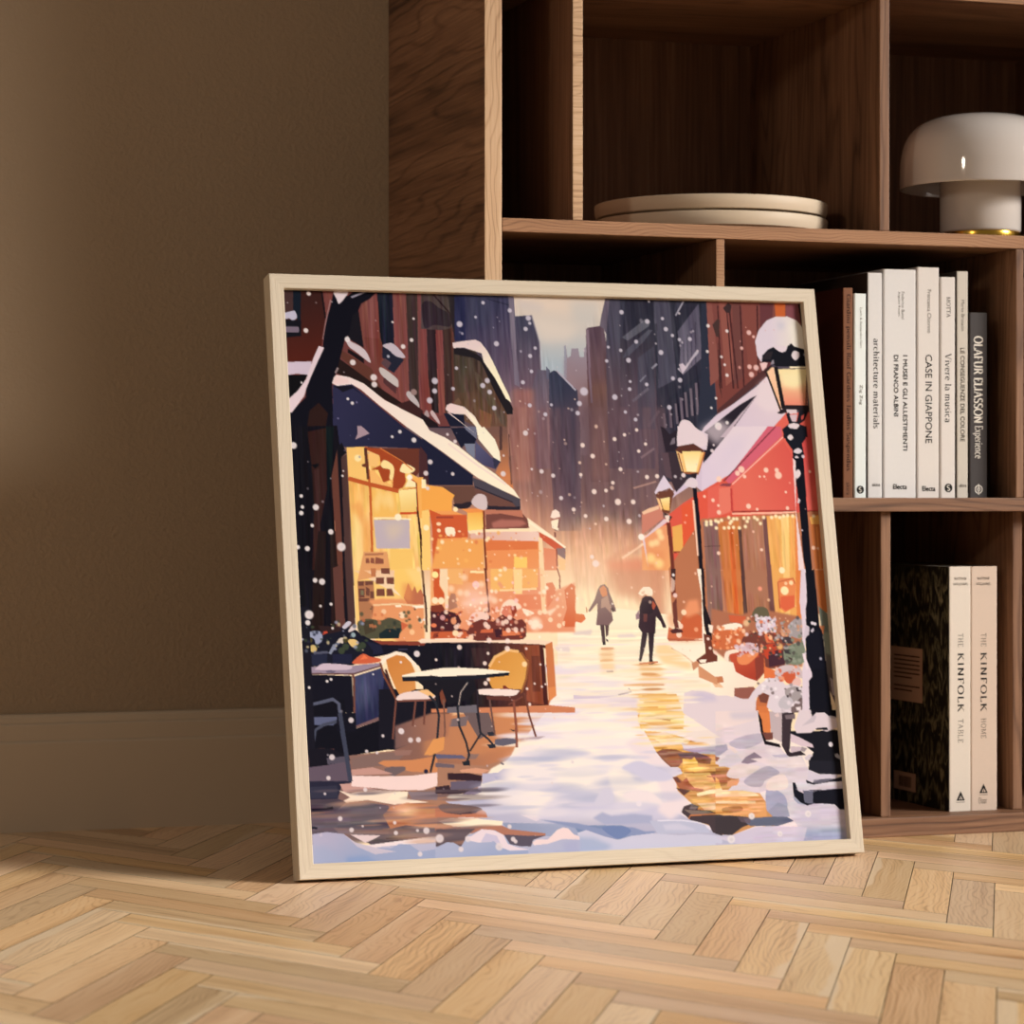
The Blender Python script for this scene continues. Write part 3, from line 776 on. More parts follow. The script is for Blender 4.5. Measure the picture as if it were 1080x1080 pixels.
# the painting, brush mark by brush mark, on a sheet 2000 units square:
# kind, colour(s), settings | outline or centre
BRUSH = """
fill 70 66 84 92 76 84 1068 75 1036 508 | -37 -33 2289 -100 2062 2168 -142 2062
fill 96 78 86 226 160 122 1036 508 1002 966 soft 0.0102 | -64 501 2231 480 2062 2168 -142 2062
fill 226 165 125 250 226 188 1003 949 990 1134 soft 0.0102 | -85 926 2185 940 2062 2168 -142 2062
fill 226 208 190 172 184 192 1033 58 1018 267 | 851 -3 1227 -6 1195 403 823 407
fill 232 215 198 alpha 0.6 soft 0.0085 | 923 96 1100 127 1060 180 952 189
fill 205 196 192 alpha 0.6 soft 0.0051 | 874 31 980 49 960 78 872 66
fill 196 196 192 alpha 0.6 soft 0.0085 | 1071 33 1195 30 1166 125 1084 110
fill 152 140 152 140 110 112 1090 212 1076 404 | 1041 203 1047 194 1050 242 1063 234 1068 207 1094 206 1097 237 1113 237 1116 207 1143 177 1141 595 1012 595
fill 150 150 165 | 1041 198 1046 196 1048 242 1042 319 1032 314
fill 150 128 135 alpha 0.5 soft 0.0051 | 1038 242 1057 256 1080 347 1111 595 1012 595
fill 92 72 84 104 72 70 1144 162 1126 404 | 1128 136 1136 129 1182 122 1197 127 1210 258 1176 690 1104 690
fill 116 84 76 180 125 105 1129 356 1104 690 soft 0.0085 | 1128 336 1204 335 1176 690 1104 690
fill 128 108 120 | 1128 136 1138 136 1133 404 1126 404
fill 100 90 105 | 1182 122 1191 84 1212 17 1231 18 1205 152 1197 132
fill 72 70 86 100 76 82 1235 161 1212 451 | 1228 17 1271 18 1240 489 1217 642 1180 642 1193 307 1205 152
fill 46 46 60 100 82 92 1330 110 1303 450 | 1269 18 1404 17 1400 167 1354 641 1222 642
fill 58 58 74 | 1267 14 1287 18 1265 170 1258 160
fill 92 92 104 | 1265 162 1357 94 1380 100 1371 119 1285 174
fill 80 79 93 | 1262 238 1277 208 1370 131 1385 133 1345 178 1285 230
fill 74 74 90 alpha 0.7 | 1320 237 1385 192 1370 497 1299 498
fill 76 74 90 | 1399 18 1461 18 1464 166 1465 312 1382 352 1389 206
fill 52 52 66 | 1392 108 1405 108 1390 352 1382 352
fill 48 48 62 | 1460 18 1611 20 1554 689 1365 689 1382 352 1465 312 1460 156
fill 62 62 78 | 1476 57 1487 18 1520 19 1482 82
fill 168 164 178 | 1482 78 1518 23 1512 21 1477 76
fill 92 88 106 112 106 122 1521 106 1508 263 | 1482 136 1574 29 1570 232 1489 297 1478 273 1487 204
fill 66 62 80 alpha 0.7 | 1500 170 1494 263 1498 263 1505 170
fill 66 62 80 alpha 0.7 | 1518 146 1510 263 1514 262 1522 146
fill 66 62 80 alpha 0.7 | 1536 122 1525 262 1529 262 1540 122
fill 66 62 80 alpha 0.7 | 1553 98 1541 262 1545 262 1557 98
fill 188 178 190 | 1470 275 1489 293 1560 205 1553 201 1484 287 1477 270
fill 205 190 200 | 1477 258 1493 253 1507 272 1487 292
fill 185 178 190 | 1534 223 1554 203 1558 213 1539 233
fill 44 46 58 | 1574 25 1608 25 1568 496 1559 447 1570 232
fill 44 46 60 | 1388 410 1546 301 1588 232 1583 291 1429 400 1392 449
fill 128 112 124 alpha 0.8 | 1398 440 1401 493 1411 492 1408 438
fill 40 38 52 | 1409 439 1411 492 1418 492 1416 439
fill 128 112 124 alpha 0.8 | 1423 422 1424 492 1434 491 1432 421
fill 40 38 52 | 1433 422 1434 492 1441 492 1441 421
fill 128 112 124 alpha 0.8 | 1448 403 1448 478 1458 477 1457 402
fill 40 38 52 | 1458 402 1458 477 1465 477 1465 402
fill 128 112 124 alpha 0.8 | 1470 380 1470 468 1479 467 1479 380
fill 40 38 52 | 1480 380 1479 467 1486 467 1488 380
fill 128 112 124 alpha 0.8 | 1489 361 1489 453 1499 452 1499 360
fill 40 38 52 | 1500 360 1498 453 1506 452 1507 360
fill 128 112 124 alpha 0.8 | 1511 346 1510 448 1520 447 1521 345
fill 40 38 52 | 1522 346 1519 448 1527 447 1529 345
fill 128 112 124 alpha 0.8 | 1534 326 1531 443 1541 442 1543 325
fill 40 38 52 | 1544 326 1540 443 1548 442 1551 325
fill 140 138 152 | 1373 278 1395 260 1390 254 1368 272
fill 120 118 134 | 1323 326 1348 301 1344 298 1319 322
fill 112 106 120 alpha 0.8 | 1290 401 1355 352 1349 344 1284 393
fill 112 100 112 alpha 0.7 | 1345 491 1391 432 1382 427 1336 485
streak 5 0.0044 0.0678 slant -0.03 tint 0.12 | 1128 134 1210 20 1606 20 1553 641 1107 642
fill 92 84 104 150 112 104 848 264 828 549 | 835 18 860 17 861 245 864 355 920 359 903 596 795 597 778 285
fill 58 58 84 108 88 104 712 100 842 341 | 752 17 863 14 865 120 866 245 864 350 821 369 778 285 721 186 631 187 639 23
fill 40 42 74 | 639 23 680 23 674 187 631 187
fill 66 68 90 alpha 0.6 soft 0.0034 | 692 24 756 22 775 41 758 137 700 124
fill 45 45 66 | 760 34 852 58 853 53 761 29
fill 120 110 126 | 843 20 863 19 860 245 864 352 845 341 844 245 843 121
fill 70 70 90 104 84 98 907 119 907 340 | 862 94 924 88 947 186 947 287 934 373 864 352 860 245
fill 150 142 152 | 923 88 947 186 946 282 950 282 951 185 928 87
fill 96 88 104 128 100 108 943 311 930 501 | 935 282 947 287 980 288 985 319 969 643 900 643 908 354
fill 92 92 112 | 966 272 980 288 985 319 967 320
fill 52 56 76 88 70 82 1032 319 997 798 | 976 299 995 288 1016 295 1079 359 1080 490 1056 865 956 865 961 560
fill 176 170 184 | 1003 290 1071 362 1076 357 1008 286
fill 150 104 100 190 130 110 838 407 818 691 soft 0.0051 | 837 355 915 359 891 690 813 691
streak 5.5 0.0041 0.061 tint 0.12 | 641 25 865 19 952 186 1031 328 1005 690 799 691 778 285 633 187
fill 168 112 88 alpha 0.42 soft 0.002 | 804 425 825 424 796 948 772 948
fill 140 92 80 alpha 0.42 soft 0.002 | 827 424 852 424 822 948 794 948
fill 186 134 116 alpha 0.42 soft 0.002 | 857 424 885 424 855 948 824 948
fill 152 108 104 alpha 0.42 soft 0.002 | 894 424 919 423 889 949 861 948
fill 120 88 94 alpha 0.42 soft 0.002 | 932 423 953 423 922 949 897 949
fill 150 112 112 alpha 0.42 soft 0.002 | 962 423 980 423 948 949 927 949
fill 112 86 96 alpha 0.42 soft 0.002 | 989 423 1010 422 978 949 954 949
fill 92 74 90 alpha 0.42 soft 0.002 | 1021 422 1050 422 1017 950 986 949
fill 140 104 104 alpha 0.42 soft 0.002 | 1067 422 1089 421 1056 950 1032 950
fill 124 92 94 alpha 0.42 soft 0.002 | 1100 421 1129 421 1096 950 1064 950
fill 146 104 96 alpha 0.42 soft 0.002 | 1145 421 1177 420 1144 950 1108 950
fill 120 92 96 alpha 0.42 soft 0.002 | 1194 420 1223 420 1189 951 1156 951
fill 138 104 106 alpha 0.42 soft 0.002 | 1236 420 1268 419 1233 951 1197 951
fill 112 88 96 alpha 0.42 soft 0.002 | 1281 419 1310 419 1275 951 1242 951
fill 150 112 108 alpha 0.42 soft 0.002 | 1323 419 1356 418 1320 952 1284 951
fill 128 94 94 alpha 0.42 soft 0.002 | 1372 418 1409 418 1373 952 1333 952
streak 6 0.0047 0.0475 tint 0.15 | 809 459 1476 452 1409 1037 789 998
fill 86 70 82 alpha 0.5 soft 0.0169 | 1052 387 1423 383 1387 815 1148 917 1017 865
fill 120 88 90 alpha 0.3 soft 0.0136 | 829 424 1042 422 1009 865 836 730
fill 190 150 135 alpha 0.7 | 1266 716 1355 691 1353 685 1264 709
fill 140 116 122 alpha 0.7 | 1305 606 1359 571 1354 564 1300 599
glow 255 232 190 0.2119 0.178 0.95 | 1070 1095
glow 250 205 160 0.1356 0.1017 0.6 | 1144 967
glow 240 180 140 0.1186 0.1186 0.4 | 917 915
fill 214 152 122 alpha 0.45 soft 0.0085 | 1009 865 1155 825 1267 866 1267 1053 1135 1085 1003 1050
streak 6 0.0051 0.0305 tint 0.2 | 1013 815 1450 764 1419 1139 990 1134
fill 200 130 100 alpha 0.7 soft 0.0068 | 1142 1001 1362 952 1348 1206 1248 1110 1170 1096
fill 46 50 66 | 1585 16 1619 18 1610 237 1611 433 1610 482 1555 521 1524 521 1562 287
fill 128 74 68 122 66 60 1795 36 1716 334 | 1605 20 1978 16 1985 106 1792 303 1613 443 1614 286
fill 140 84 76 | 1605 20 1626 20 1633 306 1594 336
fill 146 86 76 | 1655 18 1686 19 1695 305 1656 335
fill 112 68 64 | 1708 17 1739 17 1724 304 1685 334
fill 132 74 66 | 1744 16 1807 16 1792 303 1753 333
fill 104 58 62 | 1818 14 1871 14 1834 302 1795 333
fill 72 38 40 | 1646 35 1634 345 1640 345 1651 34
fill 72 38 40 | 1680 34 1681 344 1687 344 1685 33
fill 72 38 40 | 1690 34 1699 344 1705 343 1696 33
fill 72 38 40 | 1735 32 1723 344 1729 343 1741 32
fill 72 38 40 | 1803 31 1781 343 1786 343 1809 30
fill 60 44 46 | 1669 44 1691 23 1704 33 1696 63 1678 59
fill 72 52 50 | 1621 107 1644 84 1652 89 1643 153 1633 153
fill 66 40 40 | 1638 153 1637 227 1644 266 1633 330 1636 384 1628 335
fill 200 100 52 | 1876 19 1920 19 1914 83 1876 84
fill 132 76 82 | 1924 20 1972 19 1968 87 1919 78
fill 24 20 24 | 1971 17 1996 18 1992 146 1979 111
fill 84 50 50 | 1615 423 1794 283 1817 263 1825 293 1701 383 1607 452
fill 228 208 214 214 196 214 1795 333 1596 521 | 1534 521 1558 487 1608 443 1684 398 1779 333 1819 298 1853 332 1867 405 1885 435 1793 524 1617 694 1527 723 1472 678 1425 716 1374 798 1345 798 1427 737 1486 703
fill 40 34 44 | 1642 525 1776 367 1754 377 1699 407 1677 422 1556 506 1550 521 1545 515 1552 549 1541 621
fill 236 218 220 alpha 0.7 soft 0.0051 | 1785 328 1819 303 1853 332 1866 420 1812 431 1763 392
fill 232 214 220 222 205 222 1699 533 1555 703 | 1535 631 1672 485 1818 483 1623 684 1527 723
fill 212 198 220 alpha 0.4 soft 0.0102 | 1647 524 1754 499 1693 592 1597 631
fill 228 212 218 alpha 0.7 soft 0.0068 | 1536 496 1612 456 1672 485 1603 558
fill 200 180 190 | 1765 377 1776 367 1637 525 1616 525
fill 222 92 74 | 1344 952 1372 822 1450 767 1547 712 1644 660 1881 483 1961 482 1986 939 1999 810 1525 833 1456 1004 1357 1003
fill 228 104 88 214 82 74 1792 654 1969 727 | 1793 521 1886 432 1981 429 1988 522 1992 482 1986 795 1888 800 1639 800 1539 823 1519 823 1527 723 1607 694 1639 703 1654 689 1838 498 1807 484
fill 228 110 92 216 86 78 1712 679 1952 629 | 1651 694 1865 537 1897 595 1883 795 1649 795
fill 210 78 76 226 104 92 1961 531 1964 776 | 1942 512 1992 482 1984 790 1936 795 1940 580
fill 214 100 118 | 1807 484 1860 483 1862 517 1654 686 1637 698 1623 684
fill 120 50 60 | 1617 688 1840 485 1837 482 1614 685
fill 250 190 175 | 1649 700 1866 524 1863 521 1646 697
fill 140 70 76 | 1596 703 1612 694 1646 694 1639 706
fill 232 124 104 | 1595 713 1642 708 1634 795 1586 814
fill 196 68 64 | 1639 713 1635 795 1643 795 1646 713
fill 150 52 48 | 1639 801 1768 797 1894 797 1894 793 1769 793 1639 796
fill 250 186 160 | 1638 809 1809 806 1893 803 1894 796 1810 799 1638 802
fill 140 50 50 | 1936 798 1985 800 1986 795 1936 793
fill 226 92 60 | 1444 775 1502 756 1491 942 1437 947
fill 226 92 72 | 1509 727 1551 718 1541 833 1506 833
fill 236 176 92 | 1402 852 1441 842 1437 947 1399 947
fill 150 66 50 | 1400 947 1491 943 1491 937 1400 941
fill 236 160 112 240 170 110 1313 894 1329 1003 | 1283 889 1352 851 1393 842 1394 1008 1274 1007
fill 206 132 112 | 1290 804 1358 770 1370 785 1369 823 1284 880
fill 240 196 160 | 1290 799 1317 785 1358 775 1357 787 1295 808
fill 228 200 205 | 1299 1002 1283 889 1299 884 1374 823 1389 832 1293 894
dot 255 240 225 0.0058 | 1281 888
fill 250 215 180 | 1204 968 1267 930 1289 916 1284 909 1263 923 1200 960
fill 216 150 120 alpha 0.5 soft 0.0034 | 1136 991 1203 954 1274 927 1267 908 1194 936 1126 974
dot 255 225 165 0.0059 alpha 0.8 soft 0.5 | 1356 889
dot 255 225 165 0.0059 alpha 0.8 soft 0.5 | 1337 908
dot 255 225 165 0.0059 alpha 0.8 soft 0.5 | 1319 913
dot 255 225 165 0.0059 alpha 0.8 soft 0.5 | 1350 870
fill 232 150 100 alpha 0.7 soft 0.0034 | 1305 932 1365 937 1364 1008 1294 1007
dot 255 225 150 0.0085 alpha 0.8 soft 0.5 | 1312 965
dot 255 225 150 0.0085 alpha 0.8 soft 0.5 | 1341 984
fill 226 140 108 alpha 0.7 soft 0.0051 | 1147 973 1277 965 1274 1007 1144 1006
fill 186 118 84 | 1519 823 1883 802 1989 795 1981 1013 1503 1009 1985 1008 1980 1167 1769 1197 1376 1238 1376 1003
fill 140 106 98 | 1523 833 1579 832 1572 1194 1513 1194
fill 206 124 72 | 1579 833 1662 832 1651 1196 1590 1195
fill 214 108 56 | 1621 852 1637 851 1633 1195 1613 1195
fill 86 58 56 | 1656 862 1669 861 1666 1196 1651 1196
fill 172 118 92 | 1670 824 1761 822 1769 1197 1666 1196
fill 120 80 78 | 1756 819 1772 818 1774 1198 1754 1197
fill 236 172 96 | 1772 814 1890 813 1862 1199 1774 1198
fill 246 200 124 | 1829 814 1861 813 1831 1198 1811 1198
fill 226 132 70 | 1881 824 1897 823 1878 1199 1857 1199
fill 206 122 70 | 1942 815 1985 807 1986 1013 1942 1013 1943 1008 1990 1008 1986 1167 1954 1167
fill 240 180 96 | 1942 819 1982 810 1981 844 1947 844
fill 236 150 84 | 1964 854 1965 1009 1972 1008 1971 853
fill 110 80 76 | 1520 925 1582 923 1582 920 1520 922
fill 200 94 48 alpha 0.6 | 1619 872 1625 1006 1636 1005 1630 871
streak 8 0.0051 0.0678 | 1519 823 1883 802 1874 1007 1503 1004 1854 1175 1524 1194
fill 232 140 86 | 1796 1050 1804 1040 1856 1041 1865 1065 1854 1146 1814 1165 1794 1150
fill 222 104 70 | 1801 1107 1856 1103 1852 1146 1817 1160 1797 1145
fill 196 100 66 | 1797 1150 1797 1056 1856 1043 1860 1061 1865 1059 1857 1039 1793 1054 1792 1150
dot 255 235 180 0.0078 | 1819 1086
dot 255 220 170 0.0041 | 1847 1058
dot 250 205 160 0.0031 | 1826 1060
dot 255 235 190 0.0058 | 1815 1012
dot 255 236 190 0.0032 soft 0.4 | 1536 835
dot 255 236 190 0.0032 soft 0.4 | 1553 833
dot 255 236 190 0.0032 soft 0.4 | 1535 845
dot 255 236 190 0.0032 soft 0.4 | 1553 843
dot 255 236 190 0.0032 soft 0.4 | 1572 831
dot 255 236 190 0.0032 soft 0.4 | 1582 835
dot 255 236 190 0.0032 soft 0.4 | 1595 829
dot 255 236 190 0.0032 soft 0.4 | 1624 819
dot 255 236 190 0.0032 soft 0.4 | 1633 833
dot 255 236 190 0.0032 soft 0.4 | 1642 824
dot 255 236 190 0.0032 soft 0.4 | 1655 824
dot 255 236 190 0.0032 soft 0.4 | 1627 840
dot 255 236 190 0.0032 soft 0.4 | 1683 821
dot 255 236 190 0.0032 soft 0.4 | 1695 833
dot 255 236 190 0.0032 soft 0.4 | 1686 852
dot 255 236 190 0.0032 soft 0.4 | 1701 821
dot 255 236 190 0.0032 soft 0.4 | 1725 819
dot 255 236 190 0.0032 soft 0.4 | 1735 826
dot 255 236 190 0.0032 soft 0.4 | 1746 841
dot 255 236 190 0.0032 soft 0.4 | 1761 819
dot 255 236 190 0.0032 soft 0.4 | 1572 857
dot 255 236 190 0.0032 soft 0.4 | 1603 857
dot 255 236 190 0.0032 soft 0.4 | 1639 855
dot 255 236 190 0.0032 soft 0.4 | 1662 857
dot 255 236 190 0.0032 soft 0.4 | 1621 856
dot 255 236 190 0.0032 soft 0.4 | 1792 819
dot 255 236 190 0.0032 soft 0.4 | 1809 814
dot 255 236 190 0.0032 soft 0.4 | 1824 819
dot 255 236 190 0.0032 soft 0.4 | 1840 814
dot 255 236 190 0.0032 soft 0.4 | 1856 812
dot 255 236 190 0.0032 soft 0.4 | 1876 814
dot 255 236 190 0.0032 soft 0.4 | 1960 815
fill 112 62 60 | 18 13 528 14 639 15 628 221 611 410 582 457 598 499 -14 505
fill 58 30 27 80 32 24 78 68 120 240 | 18 15 165 16 169 117 150 216 109 272 16 279
fill 70 48 48 | 24 20 59 19 55 96 23 100
fill 20 28 40 | 59 19 87 18 79 138 55 106
fill 20 20 28 | 24 125 82 126 79 182 23 188
fill 118 66 62 | 160 19 207 17 188 79 169 119 167 66
fill 28 18 22 | 157 19 166 118 172 117 164 18
fill 192 188 208 smooth 1 | 20 104 51 94 62 94 68 117 51 127 40 121 19 123
fill 122 108 124 | 22 148 71 148 74 161 70 170 24 169
fill 208 192 208 | 18 274 111 271 104 319 56 315 23 321
fill 14 13 17 | 18 320 95 318 61 384 18 408
fill 124 70 66 | 289 81 362 18 365 254 354 320 321 273 301 203
fill 126 72 68 | 415 17 465 15 461 271 487 440 439 440 348 371 324 297 408 206
fill 116 64 58 | 302 180 368 188 351 329 324 297
fill 24 27 40 | 360 18 416 18 411 211 371 221 362 179
fill 34 38 54 | 383 22 374 211 384 211 393 22
fill 60 46 46 | 465 16 508 17 494 252 489 440 455 384 460 224
fill 116 64 64 | 506 19 532 18 505 458 490 430
fill 122 64 62 | 513 142 532 144 531 364 533 449 494 449
fill 46 34 36 | 532 140 567 141 563 411 558 448 534 444 528 317
fill 126 70 66 | 565 146 592 145 583 450 558 458
fill 62 44 42 | 591 141 629 121 613 410 582 453
fill 76 64 64 | 520 19 625 17 632 140 587 150 512 147
fill 50 40 48 smooth 1 | 520 61 550 46 582 69 620 92 621 135 564 132 525 142
fill 46 30 36 | 561 22 620 91 631 141 636 139 625 88 566 18
fill 40 34 40 | 617 18 643 20 633 192 627 126
fill 92 58 52 | 622 126 633 187 626 221 636 410 606 448 587 448 612 401
streak 6 0.0037 0.1017 | 165 23 528 14 639 20 606 448 439 440 301 208
fill 96 56 46 | 219 228 324 292 358 366 316 348 258 293 218 257
fill 28 20 24 | 243 223 298 257 299 276 242 237
fill 208 194 198 smooth 1 | 236 184 248 180 254 196 286 213 309 234 321 272 275 237 246 214
fill 34 36 52 | 367 216 390 223 443 260 404 307 379 291 397 272 365 254
fill 90 66 72 | 359 273 374 254 397 272 381 294
fill 196 184 194 smooth 1 | 369 211 387 202 410 204 446 243 441 253 413 246 390 225
dot 170 170 185 0.0027 | 387 248
fill 82 50 52 | 365 320 411 356 407 382 364 343
fill 198 188 184 smooth 1 | 353 289 372 294 413 326 418 349 409 355 359 315
fill 40 26 28 | 453 412 490 428 486 458 439 436
fill 188 178 178 smooth 1 | 445 377 458 372 484 405 489 428 476 423 449 393
dot 150 124 120 0.0056 | 472 374
fill 198 174 174 smooth 1 | 527 446 537 439 557 472 558 487 536 463
fill 170 150 150 smooth 1 | 505 451 516 437 523 458 512 464
fill 110 62 58 | 344 367 439 440 498 491 430 440 319 386
fill 38 25 24 | 208 257 322 341 348 381 247 331 191 308
fill 38 25 24 | 250 331 314 336 479 449 511 482 444 449
fill 60 34 34 | 397 422 456 403 501 440 498 486 439 440
fill 34 24 28 | 494 447 551 486 555 500 521 500 492 472
fill 15 15 26 | 202 27 254 35 274 20 357 19 334 42 300 62 286 91 269 101 251 172 236 186 201 299 180 350 178 415 176 503 20 505 25 452 84 398 88 356 154 220 166 136 188 79
fill 24 22 30 | 269 101 289 86 300 218 245 186
fill 160 120 120 | 157 193 170 136 193 51 189 50 166 136 154 192
fill 226 212 216 smooth 1 | 205 20 255 15 244 40 221 64 212 46
fill 152 146 162 | 263 37 312 17 324 19 268 43
fill 226 206 212 | 140 216 159 221 109 319 88 366 79 393 32 452 22 452 21 406 57 375 89 333 119 258
fill 44 26 24 | 95 444 129 416 160 453 148 504 83 504
fill 150 130 130 | 191 308 202 289 207 294 196 313
fill 66 54 48 104 76 60 678 243 737 456 | 626 216 704 219 744 276 809 431 807 498 700 499 616 457
fill 120 86 76 206 130 84 762 517 790 672 | 686 494 807 493 803 634 816 723 752 658 775 611 741 541
fill 80 56 54 | 778 493 772 578 782 578 788 493
fill 90 60 56 | 809 521 806 700 809 700 812 521
fill 94 80 68 alpha 0.8 | 699 295 717 309 805 460 802 498 784 479 705 352
fill 140 92 66 alpha 0.7 | 709 432 752 451 744 498 705 498
fill 78 66 56 alpha 0.6 | 630 240 683 248 699 286 689 371 631 372
fill 110 84 66 | 614 410 634 391 643 410 627 424
streak 7 0.0041 0.0339 | 628 225 704 224 807 431 803 493 640 457
fill 33 29 34 | 627 211 670 215 722 240 776 308 832 426 830 448 810 450 772 375 725 262 697 248 628 235
fill 232 210 206 252 242 206 715 205 778 285 | 625 195 662 188 709 182 728 190 752 223 772 266 799 332 822 384 828 407 809 393 775 323 735 261 730 231 665 211 626 214
fill 27 29 48 | 575 448 650 450 651 499 560 500 493 496 647 494 690 539 682 555 648 558 632 572
fill 110 112 132 | 646 494 695 494 691 539 653 506
fill 122 128 148 | 644 556 683 555 679 609 692 623 651 583
fill 86 86 118 70 66 96 700 564 744 634 | 685 546 748 611 772 618 753 646 710 632 681 607
fill 52 52 74 | 746 604 775 617 753 646 747 634
fill 236 210 206 246 232 208 618 424 696 484 | 583 434 589 419 604 412 652 424 688 456 710 498 695 499 655 452 616 450 587 443 691 522
fill 250 242 214 | 656 431 714 498 720 494 758 540 772 583 774 619 749 604 697 539 691 494 686 485
fill 45 45 74 30 32 54 224 432 504 596 | 182 353 250 349 431 501 486 538 669 668 666 703 506 703 507 612 490 575 285 567 219 572 175 559 174 503
fill 24 22 34 | 182 357 198 364 216 378 254 363 290 391 250 354
fill 104 54 42 | 289 569 336 574 480 573 481 650 443 691 414 622
fill 74 46 50 | 479 573 493 580 486 682 472 673
fill 72 42 46 | 484 566 506 596 506 701 476 691
fill 30 32 54 | 491 535 669 668 666 703 506 703 506 598
fill 168 144 154 | 261 496 275 495 304 522 251 544 261 523 261 486
fill 104 72 62 | 509 704 667 704 684 733 653 770 595 775 590 733 551 707
fill 44 36 44 smooth 1 | 590 770 619 768 644 761 660 765 642 784 604 784
fill 76 70 80 | 666 675 711 691 815 742 837 751 835 791 712 791 706 770 671 710
fill 110 74 66 | 669 712 690 719 808 765 819 779 715 776 678 756
fill 42 37 48 | 710 775 812 780 834 777 833 791 709 791
fill 46 40 50 | 671 709 807 765 809 761 672 705
fill 240 220 216 252 240 212 213 331 674 646 | 180 346 188 325 198 317 242 324 293 346 365 404 499 472 521 510 577 535 621 563 692 621 752 663 816 719 836 751 810 737 768 719 686 677 628 633 559 582 491 535 436 496 345 423 282 368 250 349 198 356
fill 238 206 202 alpha 0.8 soft 0.0017 | 191 322 237 331 241 347 184 350
fill 240 214 206 alpha 0.7 | 583 558 689 637 786 703 790 697 693 632 587 553
fill 17 15 24 | 20 500 190 496 195 572 179 614 160 674 163 997 216 1161 211 1251 9 1247 20 820
fill 50 28 26 | 84 518 150 504 141 720 105 865 103 997 75 996 94 774 92 637
fill 14 12 18 | 90 633 118 628 117 637 103 646
fill 16 26 30 | 150 499 178 499 164 637 143 756
fill 62 36 36 | 99 651 117 646 107 997 89 996 103 820
fill 34 22 22 | 103 862 131 862 103 1204 74 1240 56 1239 75 1042
fill 40 26 26 | 145 862 177 862 176 1134 154 1205 130 1214
streak 3 0.0034 0.1017 | 27 500 186 499 158 993 11 991 195 1206 21 1203
fill 102 60 50 | 159 676 186 575 192 575 186 997 204 1134 186 1206 144 1223 165 997
fill 78 54 52 | 198 607 218 595 218 998 216 1161 209 1215 181 1206 190 997
fill 20 18 26 | 185 572 203 554 218 591 198 607 190 997 191 1197 177 1206 184 911
fill 96 60 54 | 147 989 175 980 181 1206 148 1223
fill 246 188 100 248 206 124 239 637 382 912 | 220 571 289 569 399 636 479 682 466 1000 218 998 459 1132 456 1250 302 1252 218 1183 219 993
streak 12 0.0068 0.0441 | 221 572 481 682 464 995 218 993
fill 248 200 116 | 220 571 281 571 285 687 222 676
fill 250 220 150 alpha 0.8 soft 0.0034 | 227 797 266 820 255 998 223 998
fill 236 160 90 alpha 0.7 soft 0.0034 | 224 774 255 756 288 839 279 998 255 998 259 848
fill 244 190 100 | 299 719 384 728 388 816 299 816
dot 252 220 150 0.0054 alpha 0.55 asp 2.2 soft 0.6 | 344 756
dot 252 220 150 0.0054 alpha 0.55 asp 2.2 soft 0.6 | 315 770
dot 252 220 150 0.0054 alpha 0.55 asp 2.2 soft 0.6 | 326 742
dot 252 220 150 0.0054 alpha 0.55 asp 2.2 soft 0.6 | 367 765
dot 252 220 150 0.0054 alpha 0.55 asp 2.2 soft 0.6 | 359 747
fill 248 196 120 | 289 576 326 588 335 597 325 641 295 636
fill 166 72 38 | 287 572 339 575 414 623 420 640 424 691 411 712 374 724 378 682 343 694 327 650 304 648 338 632 335 599 293 581
fill 246 186 110 | 289 650 313 652 343 692 374 701 374 719 301 696
fill 196 98 48 | 283 570 290 720 285 939 293 939 299 719 291 569
fill 90 50 40 | 280 572 292 572 293 682 285 683
fill 110 58 40 | 269 632 286 625 288 641 271 639
fill 190 90 46 | 217 687 294 708 394 731 398 717 298 694 222 673
fill 196 84 42 | 396 727 461 718 460 711 396 721
fill 252 224 154 smooth 1 | 338 629 353 615 383 638 378 680 365 680 369 650 344 643
fill 253 232 172 smooth 1 | 405 648 421 627 460 646 438 662 409 657
fill 253 236 184 | 425 675 440 664 459 694 458 710 418 710 431 687
fill 214 120 60 | 337 575 413 620 449 651 452 648 415 617 340 572
fill 252 228 156 240 196 110 422 728 436 802 | 396 721 463 714 462 802 403 808
fill 206 84 44 | 396 806 464 804 465 796 396 798
fill 66 34 28 | 460 694 457 802 462 895 459 993 463 1087 466 1132 462 1214 469 1214 473 1132 470 1086 467 993 470 894 464 802 468 694
fill 196 84 44 | 442 684 462 696 460 793 465 793 466 695 445 680
fill 244 178 92 | 444 677 487 675 478 821 464 816 464 696
fill 244 170 80 | 478 701 509 704 556 710 597 738 587 756 584 793 531 807 499 788 475 793
fill 255 236 190 | 481 682 496 682 496 714 479 714
fill 192 178 186 | 301 823 428 823 425 924 305 923
fill 216 196 170 alpha 0.7 soft 0.0068 | 335 839 410 834 399 866 359 903
fill 255 236 190 | 301 821 369 820 434 825 435 820 369 815 301 816
dot 255 240 205 0.0059 | 388 815
dot 255 246 225 0.0047 | 439 675
dot 255 232 170 0.0061 | 257 609
fill 246 200 110 | 353 926 433 926 431 999 353 999
fill 248 204 112 | 364 994 453 995 461 1096 391 1099 360 1063
fill 252 216 140 alpha 0.7 soft 0.0034 | 402 995 463 995 464 1055 436 1054
fill 224 160 106 | 259 934 343 935 349 999 255 998 297 1021 231 1034
fill 140 82 64 | 265 957 276 957 278 973 264 973
fill 140 82 64 | 283 955 295 957 294 976 280 973
fill 140 82 64 | 300 953 328 960 327 976 296 976
fill 176 116 82 | 263 941 329 939 328 946 263 948
fill 176 120 84 | 231 1035 287 1034 288 1168 230 1172
fill 112 70 58 | 233 1036 254 1035 253 1051 234 1052
fill 112 70 58 | 259 1035 287 1035 286 1048 259 1050
fill 112 70 58 | 234 1061 255 1061 253 1091 234 1093
fill 112 70 58 | 260 1055 272 1062 271 1087 258 1084
fill 112 70 58 | 274 1071 288 1071 287 1094 274 1094
